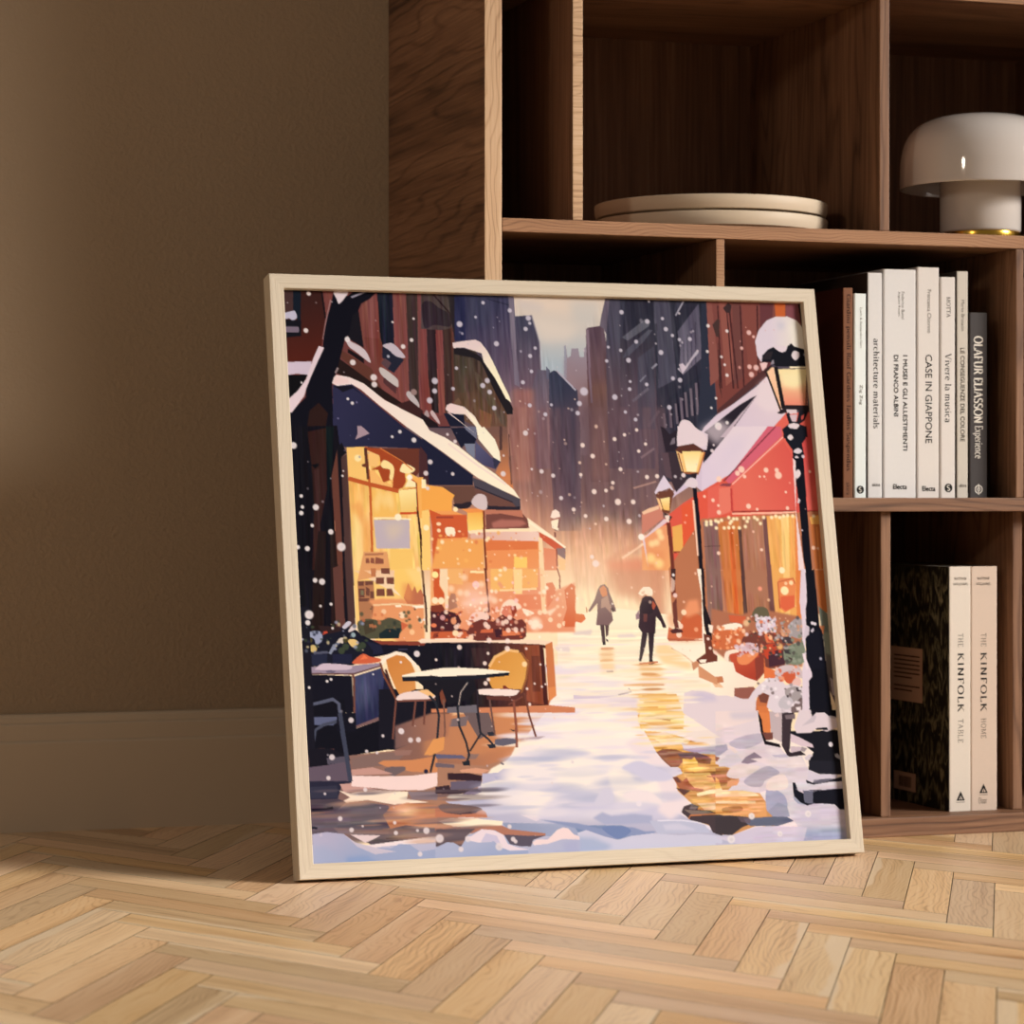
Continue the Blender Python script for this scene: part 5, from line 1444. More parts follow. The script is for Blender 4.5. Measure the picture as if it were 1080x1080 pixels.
fill 242 180 112 | 553 996 610 996 607 1052 554 1046
fill 232 150 90 | 634 1001 686 1004 683 1048 626 1043
fill 255 226 170 | 635 1011 686 1013 686 1004 636 1003
fill 244 186 110 | 711 997 793 998 787 1077 706 1076
fill 252 214 150 | 793 998 827 998 821 1086 792 1086
fill 242 176 104 | 827 998 885 999 880 1064 822 1068
fill 250 206 160 | 890 999 909 999 903 1152 889 1152
fill 228 136 98 | 796 1091 888 1087 887 1138 822 1142 794 1118
fill 252 214 160 | 739 1077 788 1075 875 1072 875 1065 788 1069 739 1070
fill 222 124 88 | 911 1050 935 1046 948 1074 931 1111 909 1138
fill 210 100 62 | 977 1074 1004 1051 1018 1061 1007 1204 973 1204 964 1185 982 1139
dot 250 216 180 0.0051 asp 1.4 | 998 1112
fill 206 92 50 | 503 996 527 996 521 1055 538 1083 536 1106 499 1105
fill 246 216 176 | 527 996 555 996 549 1133 537 1133 538 1078 523 1051
fill 176 122 98 | 551 1106 562 1081 578 1083 582 1129 548 1142
dot 255 236 160 0.0058 | 509 1016
dot 253 230 190 0.0058 | 503 1105
dot 253 230 190 0.0058 | 525 1106
fill 100 48 40 | 688 995 691 1090 693 1177 700 1176 697 1089 695 995
fill 120 52 36 | 696 793 692 896 692 1002 699 1002 699 895 703 793
fill 140 70 60 | 954 998 961 1028 958 1069 963 1069 966 1027 958 996
glow 250 206 190 0.0475 0.0407 0.7 | 646 1103
dot 250 210 214 0.0064 alpha 0.8 | 654 1052
dot 252 222 190 0.0054 alpha 0.7 soft 0.5 | 674 1050
dot 252 222 190 0.0054 alpha 0.7 soft 0.5 | 679 1108
dot 252 222 190 0.0054 alpha 0.7 soft 0.5 | 619 1082
dot 252 222 190 0.0054 alpha 0.7 soft 0.5 | 563 1065
dot 252 222 190 0.0054 alpha 0.7 soft 0.5 | 613 1026
dot 252 222 190 0.0054 alpha 0.7 soft 0.5 | 718 1108
dot 252 222 190 0.0054 alpha 0.7 soft 0.5 | 595 1079
fill 250 210 186 soft 0.0034 | 593 1116 641 1107 709 1090 718 1103 645 1121 607 1125
fill 250 220 196 soft 0.0008 smooth 1 | 746 1122 776 1104 804 1118 812 1137 753 1150 734 1159
fill 253 226 200 smooth 1 | 817 1137 850 1147 859 1156 830 1160
fill 244 206 190 smooth 1 | 623 1166 643 1148 686 1149 689 1176 627 1180
fill 250 216 186 soft 0.0017 | 894 1152 948 1134 917 1166
fill 74 36 42 | 484 1142 516 1133 581 1152 593 1180 578 1202 615 1212 613 1239 479 1232
fill 130 60 44 | 486 1123 526 1119 539 1142 505 1146 484 1142
dot 226 150 110 0.0051 asp 1.2 | 565 1177
dot 236 130 90 0.0051 asp 0.7 | 493 1191
dot 206 150 150 0.0047 | 526 1165
fill 200 98 60 | 480 1212 610 1212 611 1237 478 1237
fill 140 62 46 | 491 1219 511 1215 500 1235 486 1235
fill 112 54 48 | 610 1216 631 1185 666 1172 684 1176 708 1181 733 1163 753 1154 781 1169 795 1178 814 1174 828 1192 825 1234 809 1247 646 1247 618 1239
fill 220 130 104 | 739 1150 755 1127 779 1127 781 1169 752 1164
fill 150 64 46 | 774 1132 794 1127 797 1146 781 1169
fill 206 104 70 | 663 1208 706 1206 705 1220 658 1219
fill 222 124 82 | 739 1214 797 1215 806 1229 738 1232
fill 66 34 44 | 711 1209 740 1205 733 1237 714 1236
fill 180 112 100 | 718 1181 751 1177 750 1196 717 1195
dot 248 214 196 0.0044 alpha 0.9 | 688 1199
dot 248 214 196 0.0044 alpha 0.9 | 680 1190
dot 248 214 196 0.0044 alpha 0.9 | 756 1182
dot 248 214 196 0.0044 alpha 0.9 | 769 1168
dot 248 214 196 0.0044 alpha 0.9 | 788 1210
dot 248 214 196 0.0044 alpha 0.9 | 761 1212
dot 248 214 196 0.0044 alpha 0.9 | 622 1185
dot 248 214 196 0.0044 alpha 0.9 | 573 1198
dot 248 214 196 0.0044 alpha 0.9 | 581 1225
dot 248 214 196 0.0044 alpha 0.9 | 843 1186
dot 248 214 196 0.0044 alpha 0.9 | 854 1202
dot 248 214 196 0.0044 alpha 0.9 | 880 1200
dot 253 232 206 0.0102 soft 0.5 | 862 1191
dot 252 226 190 0.0044 alpha 0.8 | 899 1150
dot 252 226 190 0.0044 alpha 0.8 | 918 1178
dot 252 226 190 0.0044 alpha 0.8 | 949 1199
dot 252 226 190 0.0044 alpha 0.8 | 969 1192
dot 252 226 190 0.0044 alpha 0.8 | 881 1152
dot 254 220 176 0.0054 | 569 1219
dot 250 210 180 0.0051 | 623 1235
dabs 90 0.001 0.0036 0.6 1.3 0.8 0.35 250 214 196 240 180 150 206 104 70 90 40 42 250 226 206 160 70 54 | 488 1127 835 1132 828 1238 481 1232
dabs 80 0.001 0.0036 0.6 1.3 0.8 0.35 252 222 190 248 206 170 236 160 120 250 200 196 255 240 214 | 546 1012 998 1017 987 1167 537 1160
dabs 46 0.001 0.0036 0.6 1.3 0.8 0.35 255 230 170 244 180 100 226 130 80 255 240 200 | 504 863 903 865 893 1016 495 1012
dabs 40 0.001 0.0036 0.6 1.3 0.8 0.35 70 76 58 96 92 66 170 100 70 50 56 50 206 120 80 | 235 1124 471 1127 465 1218 230 1214
dabs 46 0.001 0.0036 0.6 1.3 0.8 0.35 60 72 54 150 156 180 206 190 150 40 44 60 90 96 110 | 21 1169 259 1173 252 1286 15 1281
fill 250 218 190 | 478 1237 566 1236 646 1247 814 1245 872 1248 920 1253 900 1263 871 1264 480 1251
fill 70 34 32 | 480 1250 670 1252 871 1263 895 1267 894 1276 479 1260
fill 24 22 32 120 62 46 591 1361 855 1358 | 461 1250 480 1251 670 1254 885 1265 890 1475 731 1478 466 1478 447 1484 437 1340 420 1308
fill 140 74 52 | 813 1266 880 1267 880 1473 809 1457 826 1348
fill 112 60 46 | 839 1303 868 1303 864 1427 835 1426
fill 74 36 34 | 871 1267 873 1473 887 1472 885 1266
fill 206 124 78 | 893 1265 920 1254 921 1437 896 1460 890 1475
fill 222 140 84 | 892 1414 921 1410 921 1442 896 1460
fill 64 42 44 alpha 0.8 | 621 1271 687 1272 679 1327 631 1335
fill 30 26 36 | 526 1265 583 1271 560 1334 522 1333
fill 56 30 32 | 861 1472 885 1475 879 1482 731 1480
streak 4 0.0051 0.0508 | 480 1255 880 1267 885 1473 466 1471
fill 206 130 92 | 466 1476 731 1476 894 1475 986 1485 985 1503 465 1489
fill 110 104 112 | 522 1473 632 1466 630 1494 521 1491
fill 206 132 66 214 146 80 337 1316 397 1408 | 315 1298 358 1285 395 1295 415 1345 416 1408 358 1429 346 1406 322 1343
fill 80 44 36 | 309 1339 340 1443 347 1441 316 1337
fill 250 232 210 | 304 1324 319 1304 354 1290 382 1295 412 1326 424 1348 433 1343 421 1319 389 1285 353 1277 311 1292 292 1316
fill 120 70 52 | 292 1316 303 1362 341 1443 347 1441 310 1359 299 1315
fill 238 214 206 smooth 1 | 347 1433 378 1418 453 1413 485 1423 465 1445 357 1447
fill 240 190 130 | 420 1413 472 1408 494 1423 470 1438
fill 116 72 62 | 340 1442 320 1575 327 1576 347 1442
fill 116 72 62 | 410 1443 393 1532 400 1533 417 1444
fill 116 72 62 | 443 1444 433 1529 440 1530 450 1445
fill 116 72 62 | 348 1450 484 1449 484 1442 348 1444
fill 120 66 50 smooth 1 | 505 1401 522 1397 521 1447 506 1464 499 1428
fill 120 84 72 | 509 1446 507 1554 493 1616 499 1617 513 1554 515 1446
fill 216 150 70 224 164 84 705 1324 796 1399 | 680 1342 706 1306 756 1284 803 1291 826 1317 822 1363 799 1422 790 1417 689 1413 675 1378
fill 238 186 120 | 687 1340 709 1308 757 1286 793 1292 795 1282 755 1276 703 1300 679 1334
fill 150 92 56 | 800 1293 822 1327 811 1380 784 1443 791 1445 818 1382 830 1326 807 1289
dot 250 214 160 0.0047 | 812 1331
fill 246 224 214 | 637 1415 661 1412 747 1416 789 1421 774 1436 745 1443 640 1431
fill 46 38 46 | 631 1413 629 1486 633 1567 640 1566 636 1485 638 1413
fill 96 54 48 | 664 1437 774 1439 803 1426 808 1435 763 1457 668 1450
fill 120 50 40 | 728 1404 736 1402 751 1416 727 1415
fill 140 80 64 | 759 1453 762 1544 759 1617 768 1617 771 1543 768 1452
fill 110 64 54 | 802 1431 813 1509 832 1582 839 1581 820 1508 808 1430
fill 110 78 72 | 674 1451 679 1514 685 1573 691 1572 686 1514 680 1450
fill 120 70 58 | 744 1472 799 1445 796 1440 742 1468
fill 253 240 216 | 369 1360 419 1350 514 1338 561 1337 656 1343 756 1355 750 1369 664 1364 512 1367 455 1373 371 1371
fill 30 32 42 | 369 1366 475 1363 531 1371 607 1367 755 1358 752 1369 644 1377 530 1382 483 1383 371 1380
fill 28 26 34 | 418 1377 625 1379 632 1413 601 1449 525 1465 509 1410 489 1437
fill 40 42 50 | 602 1383 573 1419 556 1474 558 1538 579 1593 587 1637 574 1667 581 1669 595 1637 586 1591 566 1537 564 1475 580 1422 609 1388
fill 40 42 50 | 458 1434 479 1456 488 1500 478 1571 461 1641 446 1690 453 1692 469 1643 486 1572 496 1500 487 1453 464 1429
fill 40 40 48 | 625 1495 633 1566 592 1622 597 1626 640 1567 632 1494
fill 44 46 54 | 634 1565 661 1588 683 1615 688 1611 666 1583 639 1560
fill 36 40 48 | 564 1659 592 1655 591 1673 568 1672
fill 190 170 160 | 600 1389 573 1422 563 1465 566 1466 576 1423 603 1391
dot 36 36 60 0.0037 | 434 1687
fill 40 44 54 | 657 1603 686 1602 688 1615 666 1617
fill 100 96 110 | 687 1586 725 1583 763 1588 762 1602 714 1610 686 1604
fill 222 152 90 | 466 1580 508 1572 501 1616 458 1633 430 1632
fill 110 82 86 | 1103 1071 1114 1059 1129 1055 1141 1067 1144 1085 1156 1118 1164 1142 1163 1153 1154 1151 1147 1137 1144 1123 1151 1183 1133 1202 1086 1199 1094 1159 1097 1122 1067 1152 1060 1150 1088 1108
fill 206 118 78 | 1108 1071 1124 1059 1135 1071 1136 1095 1118 1101 1112 1090
fill 236 190 140 | 1120 1050 1137 1048 1141 1071 1131 1057
fill 168 130 118 | 1113 1108 1138 1095 1145 1141 1146 1160 1125 1136 1108 1141
fill 64 44 50 | 1101 1199 1116 1199 1116 1262 1109 1269 1105 1262
fill 72 50 54 | 1120 1199 1134 1201 1129 1234 1119 1243
fill 30 24 32 | 1106 1259 1116 1257 1116 1269 1106 1270
fill 40 30 36 | 1119 1246 1127 1253 1127 1260 1119 1255
fill 60 44 50 | 1145 1141 1155 1137 1159 1151 1151 1155
fill 190 120 90 | 1057 1154 1056 1135 1052 1136 1053 1154
fill 216 110 66 | 1012 1075 1018 1093 1012 1140 1015 1158 1044 1161 1049 1177 1032 1191 1013 1186 997 1204 983 1195 994 1116
fill 210 100 60 | 993 1065 1011 1056 1017 1075 1007 1204 968 1204 982 1139
fill 58 42 50 | 1254 1138 1267 1106 1280 1099 1302 1101 1311 1111 1324 1139 1345 1196 1349 1205 1338 1212 1330 1191 1314 1172 1306 1233 1257 1229 1244 1208 1251 1176
fill 176 84 62 | 1306 1115 1317 1132 1308 1148 1299 1143
fill 48 36 44 | 1263 1120 1301 1115 1303 1158 1282 1167 1258 1157
fill 106 62 60 | 1267 1162 1282 1162 1278 1190 1265 1190
fill 150 120 130 | 1237 1166 1251 1148 1251 1180 1238 1182
fill 250 232 206 | 1253 1091 1262 1077 1275 1066 1298 1066 1309 1078 1307 1099 1292 1099 1280 1092 1267 1099
fill 230 190 160 | 1266 1084 1279 1080 1275 1092 1265 1091
fill 52 40 48 | 1257 1227 1277 1232 1266 1274 1247 1325 1238 1324 1245 1283
fill 50 38 46 | 1279 1230 1303 1228 1295 1284 1286 1330 1276 1330 1278 1283
fill 34 26 34 | 1237 1320 1247 1318 1246 1329 1238 1329
fill 40 32 38 | 1275 1325 1287 1321 1291 1335 1311 1333 1288 1340 1274 1341
fill 60 40 46 | 1334 1205 1351 1208 1348 1213 1338 1213
fill 206 130 90 | 1238 1342 1309 1336 1308 1330 1238 1335
fill 206 112 76 | 1350 1252 1359 1210 1397 1229 1493 1231 1491 1254 1425 1263
fill 202 100 62 smooth 1 | 1397 1229 1417 1173 1453 1160 1487 1179 1492 1240 1446 1249 1411 1244
fill 232 150 106 soft 0.0025 | 1418 1159 1442 1117 1478 1113 1484 1160 1432 1178
fill 240 190 150 soft 0.0034 | 1352 1168 1383 1159 1400 1201 1363 1215
dot 236 160 120 0.0041 | 1463 1221
dot 252 216 180 0.0051 | 1421 1159
dot 250 214 190 0.0051 | 1404 1208
dot 250 214 190 0.0051 | 1396 1239
fill 240 206 176 | 1354 1262 1424 1268 1486 1262 1485 1252 1425 1258 1356 1252
fill 176 112 84 soft 0.0017 | 1528 1147 1638 1172 1712 1149 1864 1180 1876 1275 1863 1361 1723 1367 1577 1336 1515 1288
fill 104 96 74 smooth 1 | 1684 1168 1707 1144 1743 1150 1749 1188 1717 1206 1687 1192
fill 206 110 68 smooth 1 | 1552 1213 1589 1204 1640 1210 1651 1252 1627 1290 1526 1288 1525 1241
fill 206 98 64 | 1592 1171 1658 1177 1655 1205 1595 1195
fill 253 238 216 smooth 1 | 1549 1225 1563 1209 1594 1202 1625 1201 1642 1210 1631 1224 1582 1224
fill 216 200 214 smooth 1 | 1700 1196 1719 1187 1740 1178 1769 1197 1771 1231 1735 1235 1709 1239 1695 1215
fill 226 206 218 | 1732 1206 1768 1207 1761 1235 1730 1230
fill 166 156 156 smooth 1 | 1825 1208 1859 1185 1878 1199 1873 1256 1842 1256 1817 1236
fill 120 66 56 smooth 1 | 1641 1252 1714 1235 1800 1255 1797 1350 1723 1362 1646 1309
fill 222 120 80 | 1724 1244 1745 1240 1762 1273 1731 1273
fill 196 72 48 smooth 1 | 1720 1287 1762 1278 1768 1321 1726 1329
fill 74 44 54 | 1733 1311 1791 1293 1797 1350 1734 1360
fill 70 60 66 | 1790 1255 1826 1251 1834 1279 1793 1274
fill 128 136 116 smooth 1 | 1802 1293 1876 1275 1870 1342 1837 1355 1797 1340
fill 64 60 62 | 1796 1298 1832 1298 1825 1317 1800 1312
fill 80 66 64 | 1804 1322 1829 1332 1818 1346 1797 1340
fill 216 188 196 smooth 1 | 1612 1290 1655 1271 1695 1282 1687 1315 1615 1318
fill 196 84 58 172 66 48 1640 1318 1674 1394 | 1580 1308 1616 1299 1718 1310 1717 1376 1678 1413 1627 1407 1595 1364
fill 232 140 90 smooth 1 | 1615 1318 1666 1309 1697 1310 1653 1347 1617 1346
fill 140 64 52 | 1680 1329 1717 1315 1717 1376 1678 1409
fill 226 120 70 | 1717 1315 1718 1358 1763 1377 1761 1401 1710 1400
fill 250 226 204 smooth 1 | 1563 1331 1570 1303 1606 1294 1621 1304 1584 1313 1577 1336
fill 252 240 216 250 226 206 1535 1359 1631 1422 | 1509 1335 1542 1331 1595 1341 1602 1374 1638 1394 1681 1409 1671 1427 1594 1430 1586 1465 1562 1457 1500 1442
fill 196 124 84 | 1509 1391 1550 1389 1553 1410 1520 1414 1516 1405
fill 236 190 150 | 1510 1414 1535 1412 1551 1429 1519 1428
fill 150 92 80 | 1592 1432 1666 1429 1675 1441 1642 1471 1616 1470 1589 1460
fill 212 150 110 | 1460 1348 1467 1352 1529 1396 1527 1419 1459 1390
fill 252 240 216 | 1467 1352 1489 1339 1535 1330 1530 1391
fill 200 140 104 | 1436 1340 1462 1329 1469 1334 1460 1352 1447 1361 1439 1366
dot 226 206 214 0.0037 alpha 0.9 soft 0.35 | 1742 1216
dot 236 140 90 0.0044 alpha 0.9 soft 0.35 | 1727 1240
dot 246 190 120 0.0058 alpha 0.9 soft 0.35 | 1782 1288
dot 230 120 80 0.0051 alpha 0.9 soft 0.35 | 1738 1259
dot 240 190 170 0.0034 alpha 0.9 soft 0.35 | 1756 1231
dot 240 180 150 0.0031 alpha 0.9 soft 0.35 | 1713 1282
dot 246 200 160 0.0044 alpha 0.9 soft 0.35 | 1622 1266
dot 246 200 170 0.0037 alpha 0.9 soft 0.35 | 1584 1265
dot 250 206 160 0.0044 alpha 0.9 soft 0.35 | 1544 1248
dot 246 190 150 0.0031 alpha 0.9 soft 0.35 | 1593 1249
dot 246 206 190 0.0041 alpha 0.9 soft 0.35 | 1529 1307
dot 240 190 150 0.0027 alpha 0.9 soft 0.35 | 1667 1184
dot 236 196 150 0.0058 alpha 0.9 soft 0.35 | 1658 1201
dot 250 160 130 0.0041 alpha 0.9 soft 0.35 | 1723 1078
dot 240 180 140 0.0031 alpha 0.9 soft 0.35 | 1652 1243
dot 90 80 84 0.0034 alpha 0.9 soft 0.35 | 1861 1185
dot 190 180 180 0.0037 alpha 0.9 soft 0.35 | 1828 1236
dot 236 190 150 0.0027 alpha 0.9 soft 0.35 | 1753 1119
dot 60 50 60 0.0031 alpha 0.9 soft 0.35 | 1689 1282
dabs 108 0.0012 0.0039 0.6 1.2 0.9 0.3 222 120 78 196 72 48 120 60 54 250 196 150 92 96 74 232 210 214 150 84 64 70 52 56 | 1680 1163 1771 1178 1804 1274 1786 1350 1667 1300 1653 1234
dabs 55 0.0012 0.0039 0.6 1.2 0.9 0.3 226 210 222 206 192 206 240 228 230 170 160 170 | 1699 1177 1780 1188 1770 1240 1698 1244
dabs 72 0.0012 0.0039 0.6 1.2 0.9 0.3 166 158 158 190 182 186 130 140 122 206 150 120 96 88 88 226 170 130 | 1770 1188 1880 1180 1871 1275 1801 1303 1762 1273
dabs 60 0.0012 0.0039 0.6 1.2 0.9 0.3 222 112 66 196 92 56 240 160 110 250 206 170 170 76 50 | 1532 1213 1649 1215 1642 1300 1525 1293
dabs 40 0.0012 0.0039 0.6 1.2 0.9 0.3 128 140 120 150 158 140 84 80 76 108 118 100 | 1803 1284 1876 1275 1869 1347 1797 1350
dabs 36 0.0012 0.0039 0.6 1.2 0.9 0.3 226 200 206 240 216 216 206 170 176 236 160 120 | 1608 1275 1695 1272 1686 1319 1614 1323
dabs 60 0.0012 0.0039 0.6 1.2 0.9 0.3 224 212 218 200 190 198 160 150 154 240 230 232 110 96 96 | 1725 1400 1857 1422 1849 1512 1760 1519 1714 1461
dabs 36 0.0012 0.0039 0.6 1.2 0.9 0.3 214 100 66 232 200 196 190 170 174 236 150 110 | 1760 1359 1858 1361 1857 1417 1770 1411
fill 120 128 116 96 80 82 1961 1200 1980 1439 | 1946 1143 1980 1172 1982 1315 1988 1416 1982 1529 1991 1525 1959 1439 1958 1296 1951 1200
fill 140 148 132 soft 0.0017 | 1958 1239 1984 1239 1986 1325 1961 1315
fill 206 130 90 | 1944 1215 1965 1215 1957 1248 1947 1238
fill 170 156 160 | 1968 1401 1990 1420 1988 1468 1972 1467
fill 196 112 70 | 1671 1484 1685 1446 1726 1447 1714 1522 1677 1514 1667 1514
fill 222 130 74 | 1677 1517 1722 1518 1718 1593 1680 1596
fill 194 176 178 | 1720 1518 1774 1519 1761 1631 1724 1611 1719 1588
fill 28 22 28 | 1674 1516 1687 1545 1690 1592 1698 1622 1748 1635 1752 1647 1691 1634 1680 1591
fill 116 70 62 | 1685 1592 1726 1593 1724 1618 1698 1620
fill 62 50 56 | 1769 1514 1820 1516 1800 1567 1787 1651 1775 1676 1757 1640
fill 50 40 46 | 1778 1641 1786 1665 1827 1661 1847 1676 1784 1681 1772 1674
fill 210 190 192 smooth 1 | 1752 1382 1775 1359 1817 1355 1857 1370 1859 1403 1814 1388 1771 1401
fill 206 96 64 smooth 1 | 1783 1387 1815 1376 1834 1388 1821 1421 1796 1416
fill 232 190 180 smooth 1 | 1816 1421 1839 1398 1853 1413 1840 1436
fill 150 110 90 | 1757 1387 1771 1401 1760 1410
fill 224 210 216 | 1644 1471 1659 1450 1687 1423 1725 1400 1771 1399 1790 1425 1831 1426 1856 1436 1849 1512 1822 1525 1739 1523 1710 1503 1725 1461 1700 1451 1678 1465 1656 1483
fill 166 156 156 smooth 1 | 1788 1444 1830 1431 1854 1455 1835 1492 1795 1473
fill 196 188 194 smooth 1 | 1758 1486 1786 1463 1815 1482 1802 1510 1766 1509
fill 120 70 58 | 1681 1460 1705 1452 1725 1461 1712 1489 1687 1484
fill 214 122 70 | 1675 1498 1711 1499 1719 1522 1678 1521
fill 92 72 70 alpha 0.8 | 1802 1510 1853 1465 1852 1526 1806 1525
fill 226 210 210 | 1823 1506 1844 1504 1843 1516 1827 1518
dot 90 80 84 0.0024 | 1796 1466
fill 70 60 64 | 1830 1436 1856 1432 1849 1450 1834 1450
fill 120 104 108 | 1778 1533 1819 1530 1817 1548 1781 1547
fill 226 200 196 | 1737 1532 1753 1523 1757 1537 1746 1539
dabs 60 0.0012 0.0041 0.6 1.2 0.9 0.3 226 214 220 204 194 202 160 150 154 242 232 234 120 104 104 214 200 206 | 1673 1408 1772 1397 1857 1427 1849 1512 1760 1519 1714 1461
dabs 26 0.0012 0.0036 0.6 1.2 0.9 0.3 214 100 66 234 204 200 196 178 180 236 150 110 | 1760 1359 1858 1361 1857 1417 1770 1411
fill 250 228 210 | 944 817 953 794 965 788 979 798 981 817 961 822
fill 253 236 206 | 945 827 980 822 970 864 948 855
fill 170 110 96 | 944 830 981 820 980 815 942 825
fill 130 86 84 | 975 822 968 854 973 855 980 822
fill 120 70 66 | 954 869 954 888 960 887 960 869
fill 150 80 66 | 956 930 954 990 960 990 961 929
fill 222 208 222 | 1344 728 1365 694 1385 665 1400 689 1421 723 1399 713 1372 723 1351 737
fill 110 66 52 | 1346 737 1362 723 1393 723 1404 711 1420 732 1411 749 1355 747
fill 120 66 46 | 1358 749 1411 747 1396 804 1369 799
fill 252 228 156 244 190 106 1380 751 1382 794 | 1364 751 1402 744 1396 794 1374 790
fill 250 200 140 | 1350 747 1361 751 1370 785 1364 794
fill 74 50 48 | 1374 799 1405 816 1394 832 1377 823
fill 240 214 200 | 1378 811 1396 809 1391 837 1379 832
fill 112 52 42 | 1381 838 1384 919 1385 1008 1383 1003 1381 1098 1395 1097 1398 1003 1399 1008 1399 917 1396 836
fill 70 44 44 | 1383 1003 1403 1003 1397 1051 1386 1088
fill 112 60 52 | 1381 1126 1397 1107 1395 1192 1398 1215 1383 1215 1378 1192
fill 84 46 46 | 1362 1224 1383 1215 1408 1220 1412 1230 1372 1234
fill 180 98 70 | 1350 1250 1415 1253 1486 1259 1425 1262 1355 1259
fill 236 200 180 alpha 0.8 | 1383 1032 1397 1046 1392 1079 1381 1088 1377 1079
dot 238 228 225 0.0027 | 1392 1025
dot 236 200 190 0.0041 | 1393 1098
fill 44 36 46 | 1387 487 1401 492 1420 516 1452 497 1453 550 1430 579 1399 579
fill 60 48 56 | 1399 579 1440 583 1459 660 1478 679 1428 727 1390 632
fill 92 72 80 | 1384 584 1409 584 1417 680 1392 670
fill 120 110 120 | 1429 531 1440 526 1438 550 1417 555
fill 228 210 216 222 204 214 1498 501 1519 559 | 1444 559 1453 516 1453 487 1474 477 1509 486 1569 515 1567 539 1559 573 1533 568 1514 552 1457 559
fill 230 212 216 smooth 1 | 1450 510 1469 466 1500 466 1523 490 1557 519 1563 548 1533 563 1513 553 1451 563
fill 92 52 44 | 1436 574 1452 559 1509 549 1548 573 1542 590 1450 586
fill 246 196 120 | 1450 586 1550 580 1520 658 1464 655
fill 252 222 146 253 240 190 1491 583 1492 631 | 1463 578 1538 576 1511 653 1475 651
fill 250 206 140 | 1440 576 1455 583 1467 651 1455 651
fill 130 74 48 | 1445 584 1460 656 1464 655 1450 583
fill 200 120 70 | 1547 580 1518 655 1523 656 1553 581
fill 150 86 56 | 1461 660 1520 662 1521 654 1462 653
fill 44 34 40 | 1490 660 1515 656 1508 679 1493 679
fill 226 210 216 smooth 1 | 1461 699 1483 675 1508 679 1514 699 1501 711 1480 708
dot 232 214 214 0.0041 | 1461 665
fill 24 22 32 | 1493 711 1508 713 1512 852 1508 1009 1493 1009 1494 852
fill 248 206 180 | 1488 756 1488 843 1489 957 1496 956 1496 842 1495 756
fill 34 26 32 | 1500 1004 1512 1004 1506 1137 1522 1194 1521 1260 1502 1250 1494 1193 1497 1099
fill 252 240 220 | 1484 1004 1500 1004 1494 1193 1497 1240 1485 1297 1485 1240 1494 1099
fill 110 58 46 | 1490 1236 1517 1245 1522 1307 1536 1316 1535 1335 1468 1343 1454 1329 1492 1306
fill 250 230 210 | 1511 1203 1530 1208 1523 1236 1513 1231
fill 253 238 216 | 1464 1329 1495 1327 1489 1339 1469 1339
dot 240 214 200 0.0027 | 1511 1288
dot 240 214 200 0.0027 | 1506 1255
fill 226 212 222 240 232 214 1850 134 1976 146 | 1786 165 1803 125 1838 87 1877 71 1925 70 1960 84 1982 111 1992 146 1987 196 1950 197 1926 172 1907 197 1866 188 1833 199 1803 244 1789 219
fill 196 196 214 alpha 0.6 soft 0.0051 | 1880 94 1912 90 1904 118 1883 118
fill 246 238 222 soft 0.0068 | 1927 97 1984 116 1985 191 1941 182
fill 24 25 33 | 1806 244 1810 219 1834 196 1858 186 1880 203 1907 202 1914 182 1931 171 1941 182 1982 193 1993 196 1989 260 1860 258 1840 243
fill 60 50 54 alpha 0.6 | 1804 234 1833 204 1854 203 1841 233
fill 230 214 220 smooth 1 | 1861 183 1909 182 1905 200 1886 205 1865 193
fill 226 212 212 smooth 1 | 1927 214 1939 199 1957 204 1959 219 1942 235 1931 227
dot 180 170 180 0.0024 | 1980 213
fill 236 200 196 | 1797 249 1813 244 1829 246 1822 263 1805 278
fill 250 206 166 246 190 150 1841 283 1851 411 | 1821 278 1838 263 1859 263 1868 420 1860 425
fill 250 226 166 236 140 116 1926 281 1920 405 | 1864 270 1989 263 1973 404 1888 408 1874 391
fill 252 234 180 soft 0.0051 | 1874 277 1986 270 1981 320 1926 341 1879 331
fill 253 238 200 | 1915 259 1987 256 1987 268 1917 269
fill 60 46 44 | 1914 268 1986 266 1986 263 1914 265
fill 28 24 28 | 1852 262 1869 417 1884 414 1867 259
fill 40 32 34 | 1817 284 1862 426 1869 424 1824 282
fill 50 36 38 | 1810 283 1827 263 1844 253 1843 263 1820 283
fill 150 140 150 | 1846 238 1854 233 1855 248 1839 253
fill 110 70 60 | 1983 265 1964 409 1970 409 1989 265
fill 40 32 36 | 1849 433 1877 415 1888 403 1989 403 1987 424 1918 422 1864 437
fill 226 206 208 | 1887 420 1929 419 1930 434 1891 437
fill 30 28 36 | 1885 437 1896 430 1910 459 1925 464 1939 422 1976 424 1957 459 1935 474 1893 472
fill 214 190 196 | 1898 440 1930 437 1922 466 1906 464
fill 214 90 80 | 1945 444 1959 436 1952 454 1944 459
fill 24 26 36 | 1870 489 1892 474 1908 471 1935 474 1963 483 1962 522 1883 523 1866 527
fill 228 212 214 smooth 1 | 1889 479 1909 470 1932 474 1931 483 1912 489
fill 24 26 36 | 1864 493 1881 485 1960 485 1961 504 1948 504 1956 526 1938 546 1943 585 1933 605 1896 600 1899 571 1876 537 1868 512
fill 226 212 212 smooth 1 | 1883 520 1897 512 1905 524 1895 534 1885 529
fill 222 208 212 smooth 1 | 1902 573 1921 563 1936 573 1924 583 1906 581
dot 222 208 212 0.0037 | 1912 599
dot 210 196 202 0.0031 | 1938 594
fill 228 212 216 | 1886 480 1934 480 1922 492 1896 490
fill 17 18 28 | 1896 600 1939 600 1936 795 1934 1013 1943 1008 1944 1104 1944 1219 1953 1234 1956 1282 1959 1391 1966 1529 1986 1525 1921 1551 1873 1526 1885 1399 1881 1333 1885 1261 1900 1238 1892 1214 1898 1128 1909 1008 1904 969 1906 776
